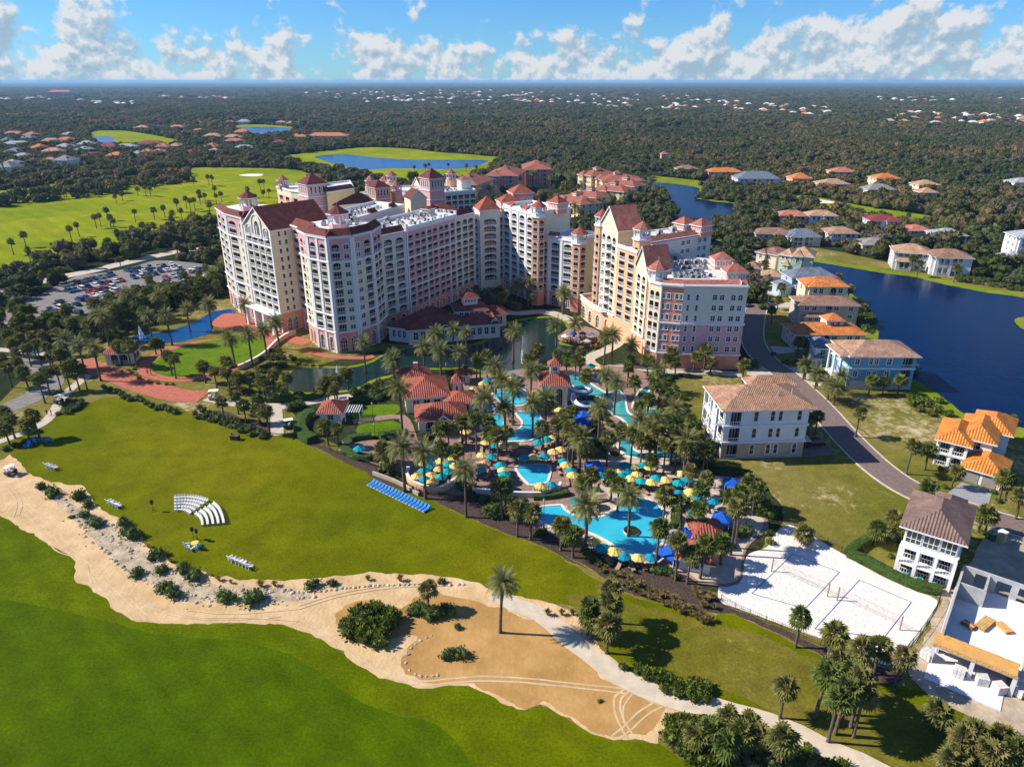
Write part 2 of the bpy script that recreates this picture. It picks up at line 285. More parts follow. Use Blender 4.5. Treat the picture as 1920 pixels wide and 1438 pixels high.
# ------------------------------------------------------------------ plan of the place: ground coordinates in metres, camera foot at (0, 0), y away from the sea
L = {
 'near_grass': [(-163.8,147.8),(-135.5,159.2),(-139.2,190.7),(-132.0,218.3),(-112.2,267.6),(-45.2,218.3),(6.9,218.3),(48.6,218.3),(69.3,194.9),(133.3,352.7),(159.9,352.7),(180.3,319.4),(209.7,283.1),(242.7,229.0),(84.3,51.6),(-3.1,41.3),(-85.4,41.3)],
 'fairway': [(-112.2,121.8),(-99.9,117.4),(-93.5,113.2),(-88.7,110.7),(-83.8,107.3),(-78.8,104.5),(-76.2,101.9),(-73.8,98.1),(-70.1,95.7),(-65.6,92.6),(-63.2,90.4),(-59.1,88.0),(-53.2,87.3),(-45.8,87.2),(-38.6,87.5),(-33.0,86.3),(-28.1,83.3),(-24.0,80.2),(-20.3,77.5),(-16.3,75.7),(-12.8,74.6),(-11.3,74.6),(-8.7,75.1),(-6.2,74.9),(-3.4,73.6),(-0.7,71.8),(1.9,70.9),(3.7,71.4),(5.7,70.7),(8.2,68.6),(11.1,67.1),(13.8,66.1),(16.6,65.9),(18.7,65.6),(20.1,64.3),(23.2,62.1),(26.2,58.7),(12.3,52.2),(-34.0,41.3),(-80.2,41.3)],
 'event_lawn': [(-117.0,145.4),(-118.0,151.5),(-116.0,154.2),(-115.9,157.9),(-116.0,161.4),(-113.4,163.3),(-112.7,168.3),(-110.6,170.9),(-109.3,173.6),(-105.1,173.6),(-101.0,170.9),(-96.0,168.9),(-87.7,168.0),(-79.0,161.6),(-72.2,157.7),(-66.7,155.1),(-61.3,152.6),(-57.3,151.7),(-53.0,152.0),(-50.3,149.6),(-47.3,146.3),(-41.9,142.1),(-37.4,138.4),(-32.9,135.3),(-29.4,131.3),(-24.2,128.0),(-20.1,124.8),(-23.4,128.1),(-16.4,123.0),(-8.8,116.7),(-2.2,111.9),(3.9,108.3),(8.8,104.1),(13.2,99.4),(18.5,94.4),(24.4,91.7),(32.1,89.2),(34.4,90.0),(39.2,86.2),(43.2,82.5),(45.8,80.1),(48.2,77.5),(50.8,75.6),(53.9,74.9),(56.1,74.6),(58.3,73.4),(60.5,70.5),(57.5,67.8),(53.8,65.2),(49.1,60.3),(46.0,62.2),(40.9,65.7),(37.2,67.8),(33.4,70.0),(28.7,71.2),(24.8,72.5),(21.4,73.6),(17.6,75.5),(14.4,79.6),(11.0,90.7),(5.1,92.2),(1.3,93.6),(-1.2,94.6),(-4.9,96.5),(-12.8,98.8),(-18.0,99.1),(-25.5,99.4),(-36.2,97.7),(-43.5,97.7),(-50.8,98.9),(-53.5,100.2),(-58.8,101.9),(-62.4,104.5),(-66.7,107.8),(-69.3,110.7),(-77.1,116.8),(-83.1,121.3),(-89.2,127.8),(-95.8,129.6),(-104.5,133.5),(-112.7,141.5)],
 'sand_track': [(-122.6,136.2),(-114.2,139.0),(-114.0,141.9),(-109.2,138.3),(-104.2,133.5),(-95.8,129.6),(-89.4,128.1),(-83.3,121.5),(-77.2,117.1),(-69.4,110.9),(-66.9,108.0),(-62.5,104.8),(-58.9,102.1),(-53.5,100.4),(-50.9,99.1),(-43.5,97.9),(-36.2,98.0),(-25.5,99.7),(-18.0,99.4),(-12.8,99.1),(-8.3,98.0),(-4.9,96.8),(-0.9,94.4),(2.3,93.6),(6.9,91.7),(10.5,89.2),(11.5,85.8),(12.9,83.1),(14.8,80.4),(17.6,75.7),(21.4,73.6),(27.6,71.9),(28.7,71.2),(33.4,70.0),(37.2,67.8),(40.9,65.7),(44.3,63.6),(46.5,61.5),(48.4,59.0),(44.3,59.0),(41.4,61.9),(40.0,63.6),(37.4,65.9),(34.7,68.3),(30.6,69.7),(27.1,70.5),(24.5,71.1),(23.5,70.7),(22.0,70.7),(20.5,68.9),(18.7,65.6),(18.7,65.6),(16.6,65.9),(13.8,66.1),(11.1,67.1),(8.2,68.6),(5.7,70.7),(3.7,71.4),(1.9,70.9),(-0.7,71.8),(-3.4,73.6),(-6.2,74.9),(-8.7,75.1),(-11.3,74.6),(-12.8,74.6),(-16.3,75.7),(-20.3,77.5),(-24.0,80.2),(-28.1,83.3),(-33.0,86.3),(-38.6,87.5),(-45.8,87.2),(-53.2,87.3),(-59.1,88.0),(-63.2,90.4),(-65.6,92.6),(-70.1,95.7),(-73.8,98.1),(-76.2,101.9),(-78.8,104.5),(-83.8,107.3),(-88.7,110.7),(-93.5,113.2),(-99.9,117.4),(-112.2,121.8)],
 'wet_sand': [(-27.2,87.2),(-22.3,83.1),(-16.7,84.9),(-14.6,84.0),(-15.8,80.9),(-15.7,77.9),(-14.0,76.5),(-10.5,75.5),(-5.6,75.3),(-2.5,73.6),(1.9,71.4),(4.0,71.9),(6.3,70.9),(8.8,68.9),(11.7,67.4),(14.4,66.6),(17.8,66.7),(19.3,68.6),(20.6,71.0),(18.3,72.9),(15.0,74.8),(11.4,78.3),(8.0,83.1),(4.9,86.8),(0.5,89.7),(-3.7,91.5),(-8.0,93.3),(-10.9,94.4),(-15.1,93.6),(-17.0,91.7),(-17.9,90.7),(-23.2,93.3),(-26.8,91.7)],
 'cart_path': [(-3.0,94.4),(0.5,91.7),(4.7,89.2),(8.1,84.9),(11.1,81.3),(15.8,76.3),(21.3,72.9),(25.4,71.6),(26.0,71.7),(30.1,70.2),(34.2,68.8),(37.3,66.8),(40.4,64.6),(43.5,62.7),(46.8,59.9)],
 'cart_track': [(-119.2,136.2),(-108.1,132.9),(-98.0,124.2),(-89.2,116.3),(-78.7,106.8),(-71.2,100.2),(-64.5,95.3),(-57.7,91.8),(-50.5,89.6),(-44.1,89.3),(-34.0,90.0),(-29.5,92.8),(-21.0,94.9),(-12.2,96.5),(-6.7,95.4),(-3.0,93.8)],
 'tracks': [[(-33.5,88.0),(-27.7,84.9),(-21.8,80.4),(-17.2,77.5),(-13.0,75.9),(-8.7,76.3),(-4.2,76.7),(2.0,76.3),(9.6,75.3),(16.2,74.4)],[(-33.2,87.0),(-27.8,84.0),(-22.0,79.6),(-17.1,76.6),(-12.9,75.1),(-8.7,75.5),(-4.1,75.9),(2.0,75.5),(9.5,74.6),(16.0,73.6)],[(15.6,74.4),(14.2,73.2),(13.8,71.0),(14.1,68.6),(14.9,66.2)],[(16.4,74.2),(15.0,72.9),(14.6,70.7),(15.1,68.2),(15.9,66.4)],[(19.4,72.1),(16.7,70.3),(14.7,68.2),(12.8,66.7)],[(20.4,71.4),(17.8,69.8),(15.8,67.9),(13.8,66.2)],[(16.6,73.6),(15.1,71.4),(14.8,68.9),(15.4,67.6)],[(0.5,90.7),(5.6,86.8),(9.5,81.7),(13.5,77.1)],[(-100.4,123.0),(-94.5,118.5),(-86.1,111.2),(-79.9,105.5),(-73.4,100.2),(-69.0,96.1),(-64.4,92.2),(-59.7,88.2)],[(-100.2,123.6),(-93.9,119.0),(-85.8,112.2),(-79.3,106.4),(-74.8,102.8),(-68.1,96.9),(-63.3,93.0),(-57.3,87.9)],[(-98.0,117.4),(-95.0,117.4),(-89.1,112.7),(-82.7,106.4),(-78.6,104.5)],[(-74.3,101.9),(-71.7,98.1),(-68.9,94.9)],[(-68.4,96.9),(-63.9,92.2),(-59.4,88.2)],[(-63.2,93.7),(-58.8,90.0),(-55.5,87.5)],[(-60.4,92.2),(-54.0,89.3),(-46.2,88.2),(-36.6,88.9)],[(-61.7,93.3),(-55.9,90.7),(-50.2,88.9),(-43.9,88.6)],[(-109.3,131.6),(-103.8,127.2),(-98.4,121.8),(-96.2,117.4)],[(-108.4,130.3),(-104.0,126.5),(-99.4,121.8),(-96.8,116.8)],[(-52.0,90.4),(-44.3,89.6),(-34.2,90.7)],[(-48.8,88.6),(-41.5,88.7),(-33.5,87.9)],[(-34.2,90.7),(-28.0,93.8),(-19.4,96.0),(-10.4,96.5)],[(-34.4,91.5),(-28.1,94.6),(-19.5,96.7),(-11.1,97.1)]],
 'mulch_bed': [(-77.3,160.3),(-71.9,157.7),(-65.9,154.5),(-61.2,152.3),(-57.4,152.0),(-58.0,153.8),(-60.8,158.3),(-65.1,159.0),(-72.9,164.4),(-78.6,165.1)],
 'mulch_border': [(-52.0,151.4),(-48.2,147.8),(-41.4,142.1),(-37.4,138.4),(-32.9,135.3),(-29.4,131.3),(-23.9,127.6),(-19.6,124.5),(-23.5,128.9),(-16.5,123.2),(-8.8,117.2),(-2.0,112.1),(3.9,108.8),(8.8,104.6),(12.9,101.1),(6.9,107.4),(13.4,101.2),(18.6,95.4),(24.5,92.2),(32.6,89.7),(35.1,89.6),(39.3,86.5),(43.3,82.9),(46.2,79.8),(48.2,77.5),(50.8,75.6),(53.9,75.1),(55.5,77.1),(51.7,79.8),(47.0,81.8),(42.7,85.4),(35.5,90.8),(33.9,93.3),(28.0,100.6),(21.5,103.7),(17.6,107.8),(12.6,110.2),(6.4,113.2),(-1.0,118.1),(-5.1,122.5),(-10.9,124.5),(-17.1,126.5),(-24.0,132.5),(-28.8,137.1),(-29.2,135.8),(-33.8,140.0),(-39.8,143.2),(-45.5,147.8),(-48.6,152.6)],
 'volleyball_sand': [(46.5,107.3),(49.5,111.6),(53.0,114.2),(56.1,110.3),(59.8,104.0),(63.4,98.8),(67.2,94.8),(69.3,92.7),(64.4,86.9),(59.1,81.8),(55.0,78.8),(51.2,80.8),(48.1,83.2),(43.1,86.5),(35.6,91.2),(33.8,92.9),(35.5,98.1),(40.3,102.3),(42.7,105.3)],
 'building_plot': [(76.1,97.9),(67.3,89.8),(59.3,80.4),(56.5,77.4),(57.8,74.1),(61.3,70.5),(66.0,66.3),(76.0,59.2),(99.0,73.7),(112.3,103.5),(106.4,117.7),(99.4,115.9),(88.4,110.7)],
 'dune_sand': [(56.4,76.5),(59.0,74.6),(61.5,72.2),(64.3,69.7),(66.4,67.0),(68.6,64.4),(67.4,62.7),(64.9,65.4),(63.1,67.8),(60.3,70.2),(57.9,72.5)],
 'paver_road': [(115.0,340.9),(105.5,300.3),(96.0,267.6),(84.6,237.7),(78.5,218.3),(76.9,202.8),(78.9,188.7),(79.9,170.3),(79.5,150.0),(80.3,135.4),(83.1,126.2),(88.2,120.6),(94.2,115.0),(101.8,109.8)],
 'driveway_orange': [(94.9,129.8),(99.5,126.6),(94.4,120.1),(88.8,124.9)],
 'driveway_white': [(66.0,144.3),(73.0,146.9),(74.1,141.8),(65.2,140.5)],
 'driveways': [[(99.9,292.6),(107.2,278.1),(105.0,270.6),(97.6,270.6),(96.5,284.4)],[(96.5,262.0),(106.4,262.0),(103.6,255.3),(95.4,255.3)],[(82.6,213.5),(89.6,212.5),(88.2,207.8),(81.1,206.0)],[(81.6,194.8),(84.3,195.6),(87.0,185.3),(86.9,180.8),(83.8,181.5),(81.4,186.0)],[(69.8,196.4),(77.0,194.8),(81.1,183.8),(73.9,183.0),(67.8,189.9)]],
 'lake': [(139.9,331.5),(148.2,322.2),(155.3,315.7),(162.8,307.8),(173.1,301.0),(179.5,289.4),(188.5,277.5),(200.1,268.6),(217.7,250.3),(148.5,140.1),(128.8,153.3),(123.6,156.2),(118.3,159.2),(115.8,162.8),(115.3,168.0),(115.3,178.0),(114.1,187.1),(114.6,194.1),(115.1,208.4),(119.2,218.3),(125.1,230.7),(130.3,247.0),(133.4,263.9),(136.6,282.3),(136.7,294.9),(135.4,304.9),(132.6,314.5),(119.4,328.8),(114.8,333.1),(110.6,334.2),(110.6,350.1),(106.1,352.5),(95.3,343.1),(105.5,383.6),(108.6,378.0),(112.9,367.4),(117.3,354.9),(131.1,350.1)],
 'channel_lake': [(111.8,607.5),(120.8,610.8),(131.7,604.2),(140.0,594.5),(147.0,580.9),(145.1,564.3),(137.0,542.1),(133.4,524.0),(141.8,509.4),(150.9,502.4),(154.9,493.3),(149.8,476.0),(141.2,455.9),(130.4,440.9),(121.1,430.3),(107.0,413.6),(98.4,413.6),(99.3,440.9),(104.4,471.8),(110.2,507.0),(110.5,531.6),(110.2,558.6),(107.8,582.1)],
 'island': [(178.4,240.7),(185.6,243.8),(194.9,240.7),(180.8,220.9),(174.1,227.9),(174.7,233.6)],
 'back_lake': [(-220.9,831.0),(-210.4,849.7),(-189.7,852.9),(-140.3,813.2),(-103.1,796.0),(-63.0,796.0),(-27.3,790.4),(-29.9,753.5),(-41.6,719.7),(-66.4,706.1),(-113.7,715.1),(-137.9,706.1),(-170.6,738.6),(-197.8,784.9)],
 'golf_back': [(-258.5,837.2),(-234.1,882.6),(-186.5,948.6),(-133.5,933.1),(-85.4,882.6),(-33.3,843.4),(-1.2,801.6),(-13.8,763.7),(-20.8,719.7),(-26.5,664.1),(-40.6,619.6),(-87.8,602.7),(-120.4,637.4),(-173.6,706.1),(-231.5,774.2)],
 'golf_left': [(-422.0,493.5),(-395.1,562.5),(-375.8,599.4),(-340.0,660.1),(-312.3,684.5),(-312.0,719.7),(-270.4,719.7),(-226.1,710.6),(-201.8,697.3),(-166.8,637.4),(-130.4,556.8),(-113.9,424.7),(-145.5,424.7),(-175.8,442.5),(-180.1,428.2),(-196.6,411.4),(-204.7,384.2),(-209.2,355.2),(-217.6,333.1),(-232.5,317.4),(-260.1,291.5)],
 'golf_far': [(-699.0,1251.8),(-666.4,1279.3),(-601.2,1219.1),(-538.0,1146.8),(-465.1,1052.8),(-436.3,993.8),(-458.6,972.7),(-486.4,972.7),(-524.1,985.2),(-564.0,1006.8)],
 'far_pond': [(-627.8,1124.6),(-608.4,1141.2),(-558.9,1052.8),(-520.8,1006.8),(-502.6,1002.4),(-485.2,964.5),(-513.5,964.5),(-550.5,985.2)],
 'far_pond_right': [(-496.1,1361.4),(-480.2,1385.5),(-443.4,1377.4),(-402.3,1353.5),(-375.0,1251.8),(-389.6,1206.4),(-402.9,1181.9),(-443.8,1251.8)],
 'golf_far_right': [(-520.5,1402.1),(-496.2,1463.4),(-423.9,1410.6),(-390.1,1361.4),(-361.1,1219.1),(-365.5,1219.1),(-378.6,1158.3),(-403.3,1158.3)],
 'golf_right': [(207.5,533.0),(221.2,533.0),(229.8,507.4),(240.8,484.1),(255.8,462.8),(266.4,445.8),(282.5,432.5),(298.9,417.5),(309.4,410.4),(301.4,399.0),(282.5,403.5),(269.1,410.4),(259.4,424.9),(249.7,427.4),(232.5,417.5),(226.7,422.4),(217.3,437.7),(209.6,459.9),(201.7,477.9),(195.7,481.0)],
 'bank_grass': [(122.0,657.5),(131.8,649.8),(143.5,638.7),(161.2,617.6),(154.6,594.5),(147.0,577.2),(139.6,592.6),(131.3,602.2),(120.4,608.8),(115.5,621.0)],
 'bunker': [(208.4,521.7),(215.7,521.7),(221.7,514.5),(226.2,504.0),(218.3,500.6),(209.3,505.4)],
 'bunker_left': [(-245.1,659.3),(-239.6,669.7),(-226.1,667.4),(-224.4,653.7),(-233.3,651.4)],
 'parking_lot': [(-186.6,248.3),(-188.3,265.0),(-187.6,274.1),(-188.4,288.9),(-188.5,302.4),(-180.2,308.1),(-173.1,317.1),(-168.1,330.4),(-153.3,328.1),(-130.9,317.1),(-123.7,299.6),(-133.0,291.6),(-133.7,274.1),(-145.4,274.1),(-149.9,265.0),(-155.8,246.3),(-168.8,246.3),(-172.3,238.7),(-182.4,233.3),(-193.1,240.6)],
 'access_road': [(-213.5,260.6),(-207.1,274.1),(-201.8,286.4),(-195.8,299.1),(-187.6,311.1),(-180.4,325.8),(-174.8,336.4),(-165.3,350.6),(-152.0,358.1)],
 'moat': [(-125.8,223.1),(-122.8,226.4),(-117.3,226.4),(-115.5,229.8),(-111.4,238.7),(-109.9,249.8),(-104.0,253.3),(-100.3,246.3),(-103.1,235.1),(-101.4,226.4),(-104.3,221.5),(-108.0,217.5),(-114.9,216.4),(-120.7,216.4)],
 'lagoon': [(-64.4,188.7),(-63.4,194.1),(-56.7,194.9),(-48.8,194.9),(-43.1,197.9),(-39.4,204.6),(-33.7,210.8),(-23.8,213.2),(-10.3,215.7),(-4.5,229.0),(-1.9,235.9),(7.6,242.0),(16.2,242.6),(18.8,233.6),(16.9,224.6),(15.1,215.7),(22.0,212.2),(25.6,210.8),(21.4,204.6),(12.8,199.2),(3.9,194.9),(-4.6,190.7),(-12.6,194.9),(-20.5,194.9),(-26.7,194.1),(-33.3,190.7),(-39.4,185.9),(-44.0,179.1),(-52.3,177.3),(-59.9,177.3),(-64.0,182.1)],
 'round_lawn': [(-106.4,194.9),(-108.0,205.6),(-103.0,215.2),(-93.2,221.4),(-85.1,223.5),(-79.8,217.3),(-77.6,207.0),(-82.7,197.0),(-89.7,190.7),(-96.1,187.5),(-103.2,190.7)],
 'brick_walk': [(-131.0,200.4),(-125.1,195.3),(-119.1,192.0),(-112.5,188.1),(-103.7,182.0),(-95.9,177.7),(-89.9,174.9),(-82.7,173.9)],
 'brick_ring': [(-91.3,218.3),(-98.7,218.3),(-106.3,213.6),(-109.2,208.4),(-110.6,200.7),(-107.8,192.8),(-101.7,187.8),(-95.3,186.0),(-89.3,187.2),(-84.9,191.5),(-81.5,196.7),(-85.6,193.0),(-80.9,199.2),(-76.8,210.0),(-78.6,218.7),(-83.6,223.3)],
 'terrace': [(-104.8,236.5),(-105.0,247.3),(-99.9,247.3),(-91.9,241.8),(-85.2,236.5),(-74.3,224.9),(-65.4,218.7),(-67.2,214.3),(-72.0,217.2),(-78.4,224.9),(-79.1,218.7),(-83.1,223.3),(-85.2,221.8),(-93.2,229.8),(-100.1,231.4)],
 'garden_path': [(-81.4,173.1),(-74.1,170.1),(-66.6,168.6),(-60.9,167.9),(-56.8,168.6),(-53.6,170.5),(-49.5,172.3),(-44.2,173.9),(-42.2,174.6)],
 'garden_spur': [(-61.5,167.9),(-59.4,161.6),(-56.1,151.4)],
 'left_path': [(-124.0,146.5),(-120.3,148.3),(-118.8,150.4),(-117.2,153.4),(-116.1,157.3),(-116.5,161.4),(-118.2,167.0),(-120.0,172.9),(-121.4,179.1),(-121.7,185.8),(-122.0,189.7)],
 'left_drive': [(-136.0,163.9),(-131.9,165.7),(-129.4,170.2),(-128.2,176.3),(-129.6,182.8),(-135.6,191.2),(-141.9,196.1),(-151.2,199.5),(-162.4,202.1)],
 'left_walk': [(-168.7,211.3),(-161.5,210.3),(-153.8,208.5),(-145.5,206.6),(-138.6,204.8),(-131.7,200.4)],
 'lawn_small': [(-41.1,165.1),(-40.2,167.9),(-30.0,169.0),(-29.0,164.4),(-30.2,162.0),(-39.2,160.0)],
 'lawn_small_b': [(-37.7,157.0),(-29.8,159.6),(-27.5,157.7),(-26.6,153.8),(-31.9,151.4),(-36.6,151.4)],
 'club_path': [(-39.5,158.6),(-30.7,161.6),(-27.8,161.6),(-25.6,156.4),(-23.4,148.4),(-21.9,145.5)],
 'pool_deck': [(-13.9,185.9),(-4.6,190.7),(6.3,194.9),(22.3,197.0),(37.5,192.8),(39.6,175.5),(39.5,156.2),(39.0,137.7),(41.4,133.1),(48.2,130.9),(49.3,118.7),(48.6,113.2),(42.5,106.6),(38.2,96.9),(31.5,96.9),(30.1,99.0),(22.4,102.0),(14.4,105.8),(5.1,113.2),(0.0,122.5),(-6.7,127.6),(-9.8,124.5),(-14.3,125.6),(-21.3,129.1),(-23.5,133.1),(-30.7,137.7),(-37.6,142.6),(-39.7,146.5),(-32.8,149.1),(-24.8,146.5),(-19.4,142.6),(-17.0,156.2),(-9.3,159.2)],
 'light_deck': [(16.3,135.4),(21.9,142.6),(29.6,145.2),(38.3,140.1),(42.5,133.1),(47.8,129.8),(48.8,118.7),(47.5,113.2),(42.0,106.6),(38.0,97.6),(31.6,97.6),(30.3,99.8),(22.5,102.7),(14.5,106.6),(5.1,114.1),(4.2,119.6),(12.8,121.6),(13.9,127.6)],
 'pools': [[(-5.4,176.4),(-3.6,178.2),(-1.8,179.1),(2.6,178.6),(4.0,175.5),(3.9,169.4),(1.4,167.8),(-2.0,168.6),(-4.2,172.0)],[(-9.5,171.1),(-6.3,171.1),(-4.1,168.6),(-4.8,165.3),(-8.2,165.3)],[(0.9,163.3),(3.1,164.5),(6.2,164.5),(7.4,159.9),(7.6,155.4),(7.4,152.5),(5.1,149.1),(1.9,148.1),(-2.5,148.4),(-4.7,150.5),(-5.1,153.2),(-2.2,153.8),(1.3,154.3),(2.3,156.1),(2.4,159.1)],[(-8.1,162.2),(-3.3,162.9),(-2.1,159.1),(-2.2,154.7),(-6.8,154.0),(-7.8,156.1)],[(0.9,136.2),(7.1,137.4),(8.5,136.5),(7.4,129.7),(4.8,128.6),(3.5,128.6)],[(4.8,119.9),(9.9,121.0),(10.4,119.5),(12.1,117.4),(14.7,116.5),(17.5,116.9),(20.5,119.5),(21.9,122.8),(24.6,123.9),(27.1,123.3),(29.2,121.0),(29.9,118.5),(29.3,115.8),(27.5,111.7),(28.1,110.2),(27.1,107.4),(24.7,104.6),(20.6,105.0),(17.4,108.8),(13.9,111.7),(9.9,111.7),(6.7,113.8),(4.5,116.9)],[(16.4,191.6),(19.6,189.2),(21.7,183.5),(24.2,178.5),(26.1,176.1),(28.9,178.5),(30.2,174.4),(29.8,167.9),(29.7,164.1),(30.9,161.4),(32.2,159.6),(31.3,154.4),(29.4,152.0),(27.8,146.4),(28.4,143.4),(30.3,142.3),(33.0,143.4),(34.3,146.4),(35.9,147.2),(37.3,144.9),(38.5,143.0),(37.2,139.8),(32.7,139.8),(29.2,139.8),(25.9,141.2),(24.7,144.9),(25.0,149.5),(27.4,153.6),(28.3,157.0),(27.2,160.5),(25.2,163.2),(24.4,167.9),(25.1,171.8),(22.4,173.9),(19.7,175.9),(17.1,180.2),(15.6,186.9)],[(35.3,178.5),(37.8,180.7),(37.6,178.0),(35.6,172.8),(33.1,167.9),(35.3,166.5),(38.3,165.1),(38.5,163.2),(35.4,162.3),(32.6,162.3),(31.2,166.0),(32.2,170.8)],[(23.2,189.2),(25.7,187.4),(28.0,184.6),(27.6,181.8),(25.2,182.9),(23.1,186.3)]],
 'resort_ground': [(-39.4,145.2),(-53.1,159.2),(-60.6,175.5),(-61.9,190.7),(-43.4,208.4),(-10.4,218.3),(22.7,240.7),(43.5,229.0),(49.5,190.7),(43.3,182.9),(43.2,156.2),(43.7,137.7),(51.2,135.4),(53.5,118.7),(47.4,109.8),(38.5,96.3),(33.6,94.9),(22.2,100.5),(11.6,106.6),(0.0,116.8),(-11.8,122.5),(-24.9,130.9)],
 'red_walk_hotel': [(-65.2,208.7),(-61.1,207.1),(-57.2,204.6),(-53.4,203.6),(-44.4,203.1),(-42.5,204.6)],
 'hotel_court': [(-15.0,250.2),(-8.7,254.9),(0.7,248.7),(11.4,250.2),(17.1,245.6),(22.8,236.9)],
 'podium_path': [(38.9,234.6),(36.4,233.1),(34.7,218.1),(30.3,210.6),(27.0,207.0),(23.1,201.3),(26.0,194.7),(32.5,195.8),(40.0,193.7),(47.5,192.1),(55.2,191.6),(66.2,189.6)],
 'dining_deck': [(15.0,222.0),(19.6,230.2),(23.9,233.1),(29.3,227.4),(26.8,216.8),(22.3,215.5),(16.4,216.8)],
 'sandy_lot': [(89.4,175.5),(102.6,173.2),(103.3,165.4),(108.1,159.2),(99.3,149.6),(93.3,146.0),(86.7,149.6),(85.0,157.2),(86.9,166.5)],
 'forest_clear': [],
